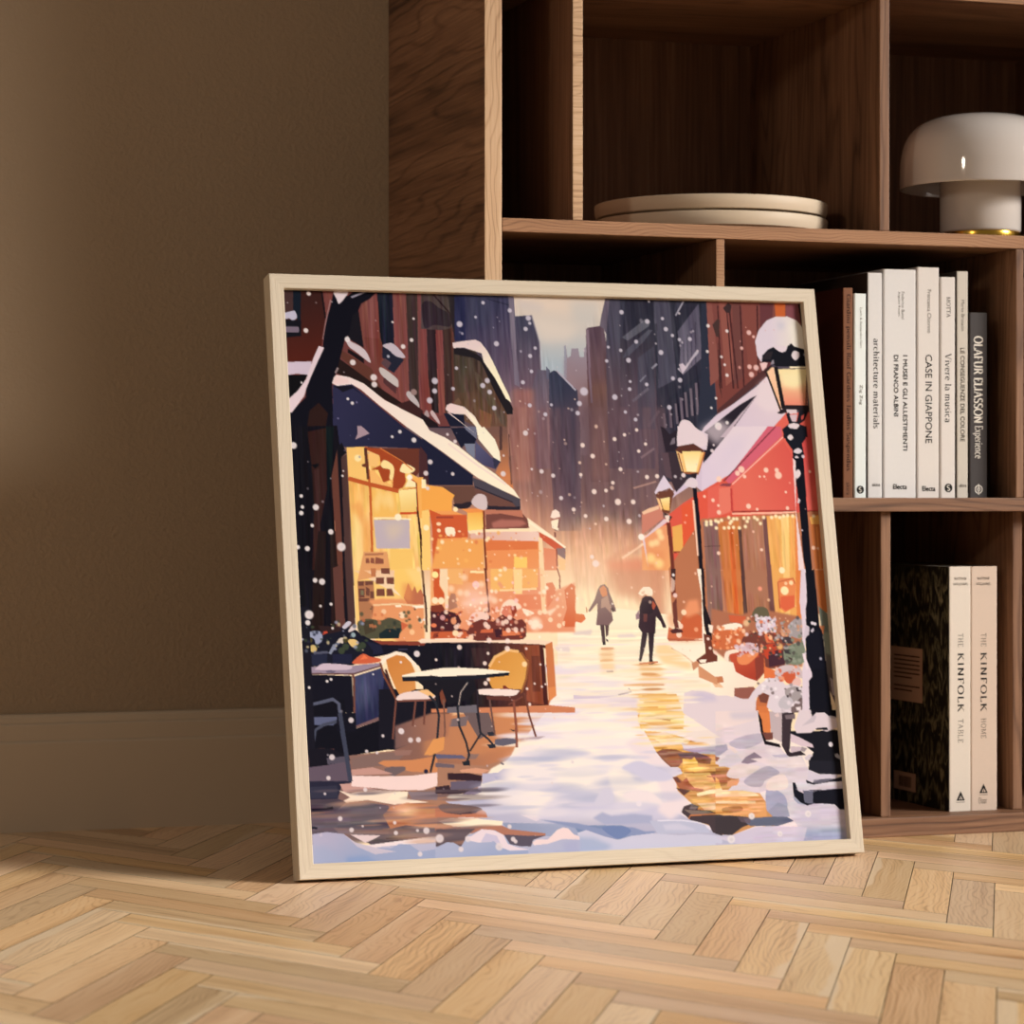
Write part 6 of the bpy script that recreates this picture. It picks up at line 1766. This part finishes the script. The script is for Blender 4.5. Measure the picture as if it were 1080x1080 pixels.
fill 20 21 33 | 1888 1261 1917 1233 1953 1239 1956 1282 1955 1372 1898 1371 1885 1318
fill 240 216 214 | 1896 600 1907 610 1891 795 1905 1013 1881 1012 1889 824
fill 224 208 218 | 1891 1008 1908 1008 1906 1080 1903 1128 1896 1152 1892 1209 1900 1238 1885 1261 1878 1313 1881 1333 1899 1385 1898 1399 1884 1413 1876 1526 1839 1535 1849 1512 1856 1436 1862 1370 1883 1314 1872 1266 1877 1209 1874 1127
fill 230 214 214 smooth 1 | 1896 659 1914 642 1923 656 1913 673 1901 673
fill 222 206 210 | 1904 747 1913 756 1907 766 1899 766
dot 200 190 200 0.0017 | 1909 866
dot 226 216 222 0.0031 | 1917 1205
dot 226 216 222 0.0031 | 1927 1208
fill 200 190 200 | 1906 1233 1920 1221 1922 1231 1913 1240
dot 160 156 170 0.0027 | 1938 1334
fill 210 196 206 | 1890 1209 1905 1219 1900 1247 1877 1261
fill 236 218 224 | 1867 1315 1877 1372 1888 1369 1878 1312
fill 26 26 34 | 1793 1590 1896 1593 1969 1590 1992 1596 1990 1751 1892 1745 1852 1728 1860 1695 1878 1668 1835 1633 1796 1614
fill 36 36 46 alpha 0.8 | 1855 1695 1989 1704 1987 1746 1892 1743 1857 1728
fill 218 196 204 | 1795 1599 1832 1615 1876 1639 1880 1651 1834 1645 1792 1627
fill 160 146 150 | 1834 1647 1854 1653 1842 1666 1827 1661
fill 206 186 194 | 1790 1644 1834 1647 1827 1661 1791 1667
fill 224 208 212 | 1810 1576 1836 1516 1882 1517 1880 1541 1902 1527 1938 1528 1953 1543 1978 1553 1985 1581 1937 1596 1897 1584 1874 1599 1818 1598
fill 196 184 192 alpha 0.8 | 1882 1522 1901 1541 1891 1560 1841 1573 1880 1545
fill 30 28 34 | 1894 1583 1939 1580 1943 1590 1896 1589
fill 24 22 30 | 1882 1517 1983 1520 1981 1548 1953 1543 1933 1526 1902 1527 1885 1541
fill 190 180 190 | 1951 1546 1977 1552 1979 1544 1954 1539
fill 170 168 178 | 1960 1677 1971 1675 1985 1687 1982 1699 1962 1687
dot 238 230 236 0.0044 | 1948 1642
fill 214 200 208 | 1841 1685 1862 1674 1875 1679 1855 1695 1845 1695
fill 214 204 216 | 1852 1732 1891 1748 1964 1749 1963 1759 1942 1763 1878 1775 1843 1765
fill 34 34 44 | 1838 1764 1863 1775 1900 1764 1952 1764 1989 1756 1990 1774 1930 1775 1867 1782 1842 1776
fill 120 116 130 alpha 0.8 | 1869 1766 1931 1762 1952 1766 1899 1778 1868 1777
fill 24 25 35 | 1786 1772 1796 1772 1804 1801 1824 1811 1845 1802 1980 1800 1985 1873 1962 1874 1943 1855 1907 1851 1861 1849 1835 1855 1810 1843 1787 1819
fill 104 104 122 | 1824 1801 1863 1800 1859 1849 1841 1848 1826 1843
fill 160 164 186 | 1784 1818 1810 1843 1835 1854 1800 1847 1786 1832
fill 206 196 212 | 1794 1796 1835 1797 1865 1807 1986 1788 1985 1798 1865 1805 1814 1801
glow 255 236 200 0.161 0.1017 0.35 | 1073 1061
glow 255 240 200 0.1017 0.1017 0.25 | 1151 1337
flakes 206 194 200 63 0.001 0.0033 0.35 0.9 | 871 80 1591 63 1522 867 816 864
flakes 250 214 190 54 0.0012 0.0037 0.3 0.8 | 849 390 1408 383 1346 1138 797 1131
flakes 186 178 194 21 0.001 0.0032 0.4 0.9 | 645 16 929 9 890 560 610 562
flakes 200 186 190 10 0.001 0.0023 0.4 0.9 | 26 33 645 16 612 528 1 533
flakes 130 124 160 14 0.0007 0.0019 0.5 0.9 | 178 349 507 546 497 703 199 582
flakes 120 118 150 3 0.0008 0.0019 0.5 0.9 | 506 563 671 680 663 703 514 703
flakes 253 226 196 29 0.0014 0.0037 0.4 0.9 | 449 929 1004 933 985 1200 433 1192
flakes 222 160 150 9 0.001 0.0026 0.4 0.9 | 1605 27 2005 17 1971 376 1575 381
flakes 252 200 176 14 0.0012 0.0032 0.5 0.9 | 1349 661 1989 588 1949 1008 1321 1003
flakes 248 200 170 16 0.0012 0.0029 0.5 0.9 | 1321 1003 1987 1008 1954 1353 1294 1340
flakes 170 160 168 9 0.0012 0.0026 0.4 0.9 | 16 566 200 565 162 1826 -1 1819
flakes 240 214 206 19 0.001 0.0026 0.5 0.95 | 198 1188 985 1200 955 1596 176 1573
flakes 206 194 206 9 0.0012 0.0026 0.4 0.9 | 45 1569 679 1588 652 1989 24 1961
flakes 255 244 224 12 0.0014 0.0029 0.5 0.9 | 859 999 1430 1004 1402 1342 835 1330
dot 238 228 225 0.0039 alpha 0.92 soft 0.18 | 114 30
dot 238 228 225 0.0042 alpha 0.92 soft 0.18 | 97 162
dot 238 228 225 0.0051 alpha 0.92 soft 0.18 | 258 272
dot 206 196 202 0.0023 alpha 0.5 soft 0.5 | 259 273
dot 238 228 225 0.0058 alpha 0.92 soft 0.18 | 330 324
dot 206 196 202 0.0026 alpha 0.5 soft 0.5 | 331 325
dot 238 228 225 0.0051 alpha 0.92 soft 0.18 | 331 349
dot 206 196 202 0.0023 alpha 0.5 soft 0.5 | 332 350
dot 238 228 225 0.0041 alpha 0.92 soft 0.18 | 443 212
dot 238 228 225 0.0047 alpha 0.92 soft 0.18 | 243 190
dot 206 196 202 0.0021 alpha 0.5 soft 0.5 | 244 191
dot 238 228 225 0.0034 alpha 0.92 soft 0.18 | 475 188
dot 238 228 225 0.002 alpha 0.92 soft 0.18 | 410 125
dot 238 228 225 0.0022 alpha 0.92 soft 0.18 | 487 111
dot 238 228 225 0.0029 alpha 0.92 soft 0.18 | 248 416
dot 238 228 225 0.0024 alpha 0.92 soft 0.18 | 233 401
dot 238 228 225 0.0019 alpha 0.92 soft 0.18 | 72 346
dot 206 198 210 0.0054 alpha 0.92 soft 0.18 | 655 127
dot 206 196 202 0.0024 alpha 0.5 soft 0.5 | 656 128
dot 206 198 210 0.0047 alpha 0.92 soft 0.18 | 787 195
dot 206 196 202 0.0021 alpha 0.5 soft 0.5 | 788 196
dot 206 198 210 0.0049 alpha 0.92 soft 0.18 | 913 99
dot 206 196 202 0.0022 alpha 0.5 soft 0.5 | 914 100
dot 206 198 210 0.0039 alpha 0.92 soft 0.18 | 900 139
dot 206 198 210 0.0039 alpha 0.92 soft 0.18 | 845 73
dot 206 198 210 0.0037 alpha 0.92 soft 0.18 | 876 333
dot 206 198 210 0.0047 alpha 0.92 soft 0.18 | 744 329
dot 206 196 202 0.0021 alpha 0.5 soft 0.5 | 745 330
dot 206 198 210 0.0042 alpha 0.92 soft 0.18 | 750 370
dot 206 198 210 0.0046 alpha 0.92 soft 0.18 | 726 347
dot 206 196 202 0.0021 alpha 0.5 soft 0.5 | 727 348
dot 206 198 210 0.0058 alpha 0.92 soft 0.18 | 551 333
dot 206 196 202 0.0026 alpha 0.5 soft 0.5 | 552 334
dot 206 198 210 0.0046 alpha 0.92 soft 0.18 | 548 369
dot 206 196 202 0.0021 alpha 0.5 soft 0.5 | 549 370
dot 206 198 210 0.0054 alpha 0.92 soft 0.18 | 528 403
dot 206 196 202 0.0024 alpha 0.5 soft 0.5 | 528 404
dot 206 198 210 0.0034 alpha 0.92 soft 0.18 | 616 360
dot 206 198 210 0.0031 alpha 0.92 soft 0.18 | 633 286
dot 206 198 210 0.0041 alpha 0.92 soft 0.18 | 763 427
dot 206 198 210 0.0025 alpha 0.92 soft 0.18 | 716 100
dot 206 198 210 0.0032 alpha 0.92 soft 0.18 | 747 47
dot 206 198 210 0.0031 alpha 0.92 soft 0.18 | 931 208
dot 206 198 210 0.0037 alpha 0.92 soft 0.18 | 910 237
dot 206 198 210 0.0032 alpha 0.92 soft 0.18 | 911 293
dot 206 198 210 0.0037 alpha 0.92 soft 0.18 | 896 416
dot 206 198 210 0.0037 alpha 0.92 soft 0.18 | 952 448
dot 206 198 210 0.0027 alpha 0.92 soft 0.18 | 977 413
dot 206 198 210 0.0029 alpha 0.92 soft 0.18 | 917 118
dot 206 198 210 0.0041 alpha 0.92 soft 0.18 | 1270 69
dot 206 198 210 0.0044 alpha 0.92 soft 0.18 | 1367 101
dot 206 198 210 0.0041 alpha 0.92 soft 0.18 | 1437 128
dot 206 198 210 0.0046 alpha 0.92 soft 0.18 | 1411 215
dot 206 196 202 0.0021 alpha 0.5 soft 0.5 | 1412 216
dot 206 198 210 0.0046 alpha 0.92 soft 0.18 | 1283 246
dot 206 196 202 0.0021 alpha 0.5 soft 0.5 | 1284 247
dot 206 198 210 0.0037 alpha 0.92 soft 0.18 | 1318 177
dot 206 198 210 0.0032 alpha 0.92 soft 0.18 | 1256 210
dot 206 198 210 0.0051 alpha 0.92 soft 0.18 | 1220 382
dot 206 196 202 0.0023 alpha 0.5 soft 0.5 | 1221 383
dot 206 198 210 0.0075 alpha 0.92 soft 0.18 | 1104 363
dot 206 196 202 0.0034 alpha 0.5 soft 0.5 | 1105 364
dot 206 198 210 0.0047 alpha 0.92 soft 0.18 | 1083 407
dot 206 196 202 0.0021 alpha 0.5 soft 0.5 | 1084 408
dot 206 198 210 0.0041 alpha 0.92 soft 0.18 | 1074 442
dot 206 198 210 0.0044 alpha 0.92 soft 0.18 | 1477 316
dot 206 198 210 0.0039 alpha 0.92 soft 0.18 | 1528 163
dot 206 198 210 0.0032 alpha 0.92 soft 0.18 | 1487 166
dot 206 198 210 0.0037 alpha 0.92 soft 0.18 | 1450 310
dot 206 198 210 0.0034 alpha 0.92 soft 0.18 | 1346 334
dot 206 198 210 0.0034 alpha 0.92 soft 0.18 | 1279 352
dot 206 198 210 0.0034 alpha 0.92 soft 0.18 | 1293 463
dot 206 198 210 0.0031 alpha 0.92 soft 0.18 | 1199 250
dot 206 198 210 0.0027 alpha 0.92 soft 0.18 | 1283 324
dot 206 198 210 0.0031 alpha 0.92 soft 0.18 | 1461 151
dot 206 198 210 0.0044 alpha 0.92 soft 0.18 | 1427 417
dot 206 198 210 0.0031 alpha 0.92 soft 0.18 | 1256 436
dot 206 198 210 0.0025 alpha 0.92 soft 0.18 | 1379 26
dot 206 198 210 0.0027 alpha 0.92 soft 0.18 | 1209 199
dot 206 198 210 0.0031 alpha 0.92 soft 0.18 | 1427 89
dot 238 228 225 0.0031 alpha 0.92 soft 0.18 | 1677 130
dot 240 190 180 0.0047 alpha 0.92 soft 0.18 | 1764 134
dot 206 196 202 0.0021 alpha 0.5 soft 0.5 | 1765 135
dot 240 190 180 0.0029 alpha 0.92 soft 0.18 | 1781 149
dot 240 190 180 0.0032 alpha 0.92 soft 0.18 | 1730 193
dot 240 190 180 0.0044 alpha 0.92 soft 0.18 | 1755 262
dot 240 190 180 0.0054 alpha 0.92 soft 0.18 | 1781 265
dot 206 196 202 0.0024 alpha 0.5 soft 0.5 | 1782 266
dot 240 190 180 0.0051 alpha 0.92 soft 0.18 | 1760 291
dot 206 196 202 0.0023 alpha 0.5 soft 0.5 | 1761 292
dot 238 228 225 0.0032 alpha 0.92 soft 0.18 | 1663 295
dot 238 228 225 0.0034 alpha 0.92 soft 0.18 | 1604 112
dot 238 228 225 0.0029 alpha 0.92 soft 0.18 | 1593 208
dot 238 228 225 0.0025 alpha 0.92 soft 0.18 | 1612 381
dot 238 228 225 0.0068 alpha 0.92 soft 0.18 | 1612 484
dot 206 196 202 0.0031 alpha 0.5 soft 0.5 | 1613 485
dot 238 228 225 0.0032 alpha 0.92 soft 0.18 | 1648 471
dot 238 228 225 0.0027 alpha 0.92 soft 0.18 | 1647 227
dot 238 228 225 0.0025 alpha 0.92 soft 0.18 | 1657 256
dot 238 228 225 0.0024 alpha 0.92 soft 0.18 | 1591 417
dot 238 228 225 0.0059 alpha 0.92 soft 0.18 | 32 566
dot 206 196 202 0.0027 alpha 0.5 soft 0.5 | 33 567
dot 238 228 225 0.0053 alpha 0.92 soft 0.18 | 99 780
dot 206 196 202 0.0024 alpha 0.5 soft 0.5 | 100 781
dot 238 228 225 0.0039 alpha 0.92 soft 0.18 | 47 800
dot 238 228 225 0.0031 alpha 0.92 soft 0.18 | 52 779
dot 238 228 225 0.0047 alpha 0.92 soft 0.18 | 147 865
dot 206 196 202 0.0021 alpha 0.5 soft 0.5 | 148 865
dot 238 228 225 0.0075 alpha 0.92 soft 0.18 | 181 917
dot 206 196 202 0.0034 alpha 0.5 soft 0.5 | 182 917
dot 238 228 225 0.0044 alpha 0.92 soft 0.18 | 62 922
dot 238 228 225 0.0037 alpha 0.92 soft 0.18 | 29 917
dot 238 228 225 0.0031 alpha 0.92 soft 0.18 | 83 843
dot 238 228 225 0.0031 alpha 0.92 soft 0.18 | 50 741
dot 238 228 225 0.002 alpha 0.92 soft 0.18 | 199 671
dot 238 228 225 0.0015 alpha 0.92 soft 0.18 | 203 654
dot 238 228 225 0.0044 alpha 0.92 soft 0.18 | 462 544
dot 238 228 225 0.0032 alpha 0.92 soft 0.18 | 413 515
dot 238 228 225 0.0025 alpha 0.92 soft 0.18 | 384 533
dot 228 214 214 0.0047 alpha 0.92 soft 0.18 | 873 516
dot 206 196 202 0.0021 alpha 0.5 soft 0.5 | 874 517
dot 228 214 214 0.0047 alpha 0.92 soft 0.18 | 780 662
dot 206 196 202 0.0021 alpha 0.5 soft 0.5 | 781 663
dot 228 214 214 0.0039 alpha 0.92 soft 0.18 | 923 653
dot 228 214 214 0.0037 alpha 0.92 soft 0.18 | 965 668
dot 228 214 214 0.0037 alpha 0.92 soft 0.18 | 989 748
dot 228 214 214 0.0032 alpha 0.92 soft 0.18 | 611 548
dot 228 214 214 0.0025 alpha 0.92 soft 0.18 | 585 523
dot 228 214 214 0.0044 alpha 0.92 soft 0.18 | 516 621
dot 228 214 214 0.0032 alpha 0.92 soft 0.18 | 595 663
dot 228 214 214 0.0044 alpha 0.92 soft 0.18 | 498 661
dot 228 214 214 0.0022 alpha 0.92 soft 0.18 | 887 645
dot 228 214 214 0.002 alpha 0.92 soft 0.18 | 786 597
dot 228 214 214 0.0034 alpha 0.92 soft 0.18 | 501 714
dot 246 224 212 0.0041 alpha 0.92 soft 0.18 | 1084 558
dot 246 224 212 0.0042 alpha 0.92 soft 0.18 | 1119 597
dot 246 224 212 0.0037 alpha 0.92 soft 0.18 | 1207 535
dot 246 224 212 0.0031 alpha 0.92 soft 0.18 | 1246 519
dot 246 224 212 0.0031 alpha 0.92 soft 0.18 | 1294 501
dot 246 224 212 0.0032 alpha 0.92 soft 0.18 | 1296 578
dot 246 224 212 0.0031 alpha 0.92 soft 0.18 | 1324 552
dot 246 224 212 0.0037 alpha 0.92 soft 0.18 | 1221 644
dot 246 224 212 0.0046 alpha 0.92 soft 0.18 | 1115 725
dot 246 224 212 0.0034 alpha 0.92 soft 0.18 | 1188 693
dot 246 224 212 0.0058 alpha 0.92 soft 0.18 | 1202 762
dot 246 224 212 0.0044 alpha 0.92 soft 0.18 | 1260 762
dot 246 224 212 0.0039 alpha 0.92 soft 0.18 | 1320 672
dot 246 224 212 0.0039 alpha 0.92 soft 0.18 | 1359 669
dot 246 224 212 0.0049 alpha 0.92 soft 0.18 | 1239 832
dot 246 224 212 0.0041 alpha 0.92 soft 0.18 | 1153 823
dot 246 224 212 0.0061 alpha 0.92 soft 0.18 | 1101 982
dot 246 224 212 0.0034 alpha 0.92 soft 0.18 | 1160 721
dot 246 224 212 0.0031 alpha 0.92 soft 0.18 | 1069 664
dot 246 224 212 0.0034 alpha 0.92 soft 0.18 | 1076 812
dot 246 224 212 0.0037 alpha 0.92 soft 0.18 | 1033 789
dot 246 224 212 0.0037 alpha 0.92 soft 0.18 | 1089 958
dot 252 214 190 0.0068 alpha 0.92 soft 0.18 | 1833 664
dot 252 214 190 0.0041 alpha 0.92 soft 0.18 | 1828 645
dot 252 214 190 0.0047 alpha 0.92 soft 0.18 | 1786 645
dot 252 214 190 0.0047 alpha 0.92 soft 0.18 | 1705 778
dot 252 214 190 0.0041 alpha 0.92 soft 0.18 | 1587 800
dot 252 214 190 0.0034 alpha 0.92 soft 0.18 | 1568 756
dot 252 214 190 0.0034 alpha 0.92 soft 0.18 | 1699 669
dot 252 214 190 0.0061 alpha 0.92 soft 0.18 | 1689 643
dot 252 214 190 0.0047 alpha 0.92 soft 0.18 | 1672 657
dot 252 214 190 0.0022 alpha 0.92 soft 0.18 | 1759 669
dot 252 214 190 0.0022 alpha 0.92 soft 0.18 | 1777 669
dot 252 214 190 0.0024 alpha 0.92 soft 0.18 | 1857 726
dot 252 214 190 0.0027 alpha 0.92 soft 0.18 | 1960 650
dot 252 214 190 0.0027 alpha 0.92 soft 0.18 | 1738 789
dot 252 214 190 0.0034 alpha 0.92 soft 0.18 | 1858 785
dot 252 214 190 0.0054 alpha 0.92 soft 0.18 | 1598 679
dot 252 214 190 0.0034 alpha 0.92 soft 0.18 | 1573 948
dot 252 214 190 0.0029 alpha 0.92 soft 0.18 | 1742 937
dot 252 214 190 0.0037 alpha 0.92 soft 0.18 | 1948 931
dot 252 214 190 0.0024 alpha 0.92 soft 0.18 | 1965 933
dot 252 214 190 0.0025 alpha 0.92 soft 0.18 | 1587 775
dot 252 214 190 0.0027 alpha 0.92 soft 0.18 | 1536 742
dot 232 214 216 0.0034 alpha 0.92 soft 0.18 | 1580 575
dot 232 214 216 0.002 alpha 0.92 soft 0.18 | 1588 554
dot 232 214 216 0.0044 alpha 0.92 soft 0.18 | 1614 490
dot 238 228 225 0.0054 alpha 0.92 soft 0.18 | 107 1036
dot 206 196 202 0.0024 alpha 0.5 soft 0.5 | 108 1037
dot 238 228 225 0.0041 alpha 0.92 soft 0.18 | 83 1031
dot 238 228 225 0.0075 alpha 0.92 soft 0.18 | 56 1148
dot 206 196 202 0.0034 alpha 0.5 soft 0.5 | 57 1149
dot 238 228 225 0.0044 alpha 0.92 soft 0.18 | 50 1175
dot 238 228 225 0.0024 alpha 0.92 soft 0.18 | 97 1119
dot 238 228 225 0.0027 alpha 0.92 soft 0.18 | 134 1113
dot 238 228 225 0.0022 alpha 0.92 soft 0.18 | 135 1195
dot 238 228 225 0.0051 alpha 0.92 soft 0.18 | 427 1288
dot 206 196 202 0.0023 alpha 0.5 soft 0.5 | 428 1289
dot 238 228 225 0.0025 alpha 0.92 soft 0.18 | 106 1374
dot 238 228 225 0.0025 alpha 0.92 soft 0.18 | 120 1368
dot 238 228 225 0.0024 alpha 0.92 soft 0.18 | 43 1394
dot 238 228 225 0.0019 alpha 0.92 soft 0.18 | 24 1085
dot 238 228 225 0.0017 alpha 0.92 soft 0.18 | 268 1354
dot 238 228 225 0.0022 alpha 0.92 soft 0.18 | 368 1315
dot 246 224 212 0.0044 alpha 0.92 soft 0.18 | 580 1268
dot 246 224 212 0.0047 alpha 0.92 soft 0.18 | 689 1246
dot 246 224 212 0.0044 alpha 0.92 soft 0.18 | 756 1249
dot 246 224 212 0.0047 alpha 0.92 soft 0.18 | 753 1276
dot 246 224 212 0.0037 alpha 0.92 soft 0.18 | 668 1325
dot 246 224 212 0.0027 alpha 0.92 soft 0.18 | 682 1291
dot 246 224 212 0.0039 alpha 0.92 soft 0.18 | 666 1394
dot 246 224 212 0.0032 alpha 0.92 soft 0.18 | 677 1381
dot 246 224 212 0.0025 alpha 0.92 soft 0.18 | 494 1309
dot 246 224 212 0.0024 alpha 0.92 soft 0.18 | 822 1277
dot 246 224 212 0.002 alpha 0.92 soft 0.18 | 844 1399
dot 246 224 212 0.002 alpha 0.92 soft 0.18 | 870 1410
dot 246 224 212 0.0024 alpha 0.92 soft 0.18 | 815 1416
dot 246 224 212 0.0027 alpha 0.92 soft 0.18 | 821 1470
dot 246 224 212 0.002 alpha 0.92 soft 0.18 | 870 1333
dot 246 224 212 0.0019 alpha 0.92 soft 0.18 | 884 1402
dot 228 214 214 0.0049 alpha 0.92 soft 0.18 | 109 1629
dot 206 196 202 0.0022 alpha 0.5 soft 0.5 | 110 1630
dot 228 214 214 0.0039 alpha 0.92 soft 0.18 | 126 1834
dot 228 214 214 0.0039 alpha 0.92 soft 0.18 | 163 1873
dot 228 214 214 0.0044 alpha 0.92 soft 0.18 | 386 1580
dot 228 214 214 0.0044 alpha 0.92 soft 0.18 | 414 1580
dot 228 214 214 0.0047 alpha 0.92 soft 0.18 | 356 1550
dot 206 196 202 0.0021 alpha 0.5 soft 0.5 | 357 1551
dot 228 214 214 0.0054 alpha 0.92 soft 0.18 | 423 1886
dot 206 196 202 0.0024 alpha 0.5 soft 0.5 | 424 1887
dot 228 214 214 0.0036 alpha 0.92 soft 0.18 | 316 1889
dot 228 214 214 0.0037 alpha 0.92 soft 0.18 | 93 1698
dot 228 214 214 0.0022 alpha 0.92 soft 0.18 | 78 1750
dot 228 214 214 0.0029 alpha 0.92 soft 0.18 | 230 1613
dot 228 214 214 0.0025 alpha 0.92 soft 0.18 | 266 1619
dot 228 214 214 0.0041 alpha 0.92 soft 0.18 | 396 1963
dot 228 214 214 0.0027 alpha 0.92 soft 0.18 | 290 1563
dot 228 214 214 0.0034 alpha 0.92 soft 0.18 | 218 1741
dot 228 214 214 0.0029 alpha 0.92 soft 0.18 | 314 1855
dot 228 214 214 0.0025 alpha 0.92 soft 0.18 | 392 1884
dot 228 214 214 0.0019 alpha 0.92 soft 0.18 | 202 1862
dot 228 214 214 0.0071 alpha 0.92 soft 0.18 | 468 1914
dot 206 196 202 0.0032 alpha 0.5 soft 0.5 | 469 1915
dot 228 214 214 0.0064 alpha 0.92 soft 0.18 | 677 1950
dot 206 196 202 0.0029 alpha 0.5 soft 0.5 | 677 1951
dot 228 214 214 0.0044 alpha 0.92 soft 0.18 | 541 1953
dot 228 214 214 0.0041 alpha 0.92 soft 0.18 | 729 1927
dot 228 214 214 0.0034 alpha 0.92 soft 0.18 | 737 1935
dot 228 214 214 0.0037 alpha 0.92 soft 0.18 | 719 1884
dot 228 214 214 0.0027 alpha 0.92 soft 0.18 | 963 1673
dot 228 214 214 0.0047 alpha 0.92 soft 0.18 | 567 1920
dot 206 196 202 0.0021 alpha 0.5 soft 0.5 | 567 1921
dot 228 214 214 0.0024 alpha 0.92 soft 0.18 | 883 1742
dot 238 228 225 0.0058 alpha 0.92 soft 0.18 | 1618 1884
dot 206 196 202 0.0026 alpha 0.5 soft 0.5 | 1619 1885
dot 238 228 225 0.0058 alpha 0.92 soft 0.18 | 1836 1884
dot 206 196 202 0.0026 alpha 0.5 soft 0.5 | 1837 1885
dot 238 228 225 0.0047 alpha 0.92 soft 0.18 | 1721 1950
dot 206 196 202 0.0021 alpha 0.5 soft 0.5 | 1722 1951
dot 238 228 225 0.0071 alpha 0.92 soft 0.18 | 1533 1961
dot 206 196 202 0.0032 alpha 0.5 soft 0.5 | 1534 1962
dot 228 214 214 0.0047 alpha 0.92 soft 0.18 | 182 1507
dot 206 196 202 0.0021 alpha 0.5 soft 0.5 | 184 1508
dot 228 214 214 0.0047 alpha 0.92 soft 0.18 | 354 1548
dot 206 196 202 0.0021 alpha 0.5 soft 0.5 | 356 1550
dot 228 214 214 0.0051 alpha 0.92 soft 0.18 | 426 1287
dot 206 196 202 0.0023 alpha 0.5 soft 0.5 | 428 1288
"""
def paint_street(N):
    P = Painter(N); Q = 2000.
    for ln in BRUSH.strip().split('\n'):
        head, _, tail = ln.partition('|')
        w = head.split(); op = w[0]; nums = [float(v) for v in tail.split()]
        pts = [(nums[i]/Q, nums[i+1]/Q) for i in range(0, len(nums)-1, 2)]
        a = []; kw = {}; i = 1
        while i < len(w):
            if w[i][0].isalpha(): kw[w[i]] = float(w[i+1]); i += 2
            else: a.append(float(w[i])); i += 1
        if op == 'fill':
            if len(a) > 3: P.fill(pts, a[:3], a[3:6], [v/Q for v in a[6:10]], **kw)
            else: P.fill(pts, a, **kw)
        elif op == 'dot': P.dot(pts[0][0], pts[0][1], a[3], a[:3], **kw)
        elif op == 'glow': P.glow(pts[0][0], pts[0][1], a[3], a[4], a[:3], a[5])
        elif op == 'streak': P.streak(pts, *a, **kw)
        elif op == 'dabs': P.dabs(pts, *a[:7], [a[k:k+3] for k in range(7, len(a), 3)])
        elif op == 'flakes': P.flakes(pts, int(a[3]), a[4], a[5], a[:3], a[6], a[7])
    return P.c

framed_print()

# ------------------------------------------------------------------ light, camera
def area(name, loc, target, energy, size, col, spread=180, size_y=None):
    l = bpy.data.lights.new(name, 'AREA'); l.energy = energy; l.color = col
    l.shape = 'RECTANGLE' if size_y else 'SQUARE'; l.size = size
    if size_y: l.size_y = size_y
    l.spread = math.radians(spread)
    o = bpy.data.objects.new(name, l); o.location = loc
    o.rotation_euler = (Vector(target)-Vector(loc)).to_track_quat('-Z', 'Y').to_euler()
    return link(o)
D = 5.6; EL = math.radians(21.5); AZ = math.radians(37)
KEY = (1.0+D*math.cos(EL)*math.cos(AZ), 2.7-D*math.cos(EL)*math.sin(AZ), .25+D*math.sin(EL))
area('window_light', KEY, (.72, 2.55, .10), 24, 2.3, (1, .945, .88), 32, 1.2)
area('fill_light', (-1.5, .5, 1.5), (.6, 3.0, .4), 11, .22, (1, .84, .68))  # unseen fill added from the left to lift the wall and left-facing sides

w = bpy.data.worlds.new('World'); SC.world = w; w.use_nodes = True
bg = w.node_tree.nodes['Background']; bg.inputs[0].default_value = (1.0,.88,.78, 1); bg.inputs[1].default_value = .17

cam = bpy.data.cameras.new('camera'); co = bpy.data.objects.new('camera', cam); link(co)
cam.lens = 95.0; cam.sensor_width = 36; cam.sensor_fit = 'HORIZONTAL'
cam.shift_y = -13/1080
co.location = (0, 0, .394); co.rotation_euler = (PI/2, 0, -math.radians(18.6176))
cam.clip_start = .05
cam.dof.use_dof = True; cam.dof.focus_distance = 2.85; cam.dof.aperture_fstop = 8.5
SC.camera = co
SC.view_settings.view_transform = 'Standard'; SC.view_settings.look = 'None'
SC.view_settings.exposure = 0; SC.view_settings.gamma = 1; SC.view_settings.use_curve_mapping = False
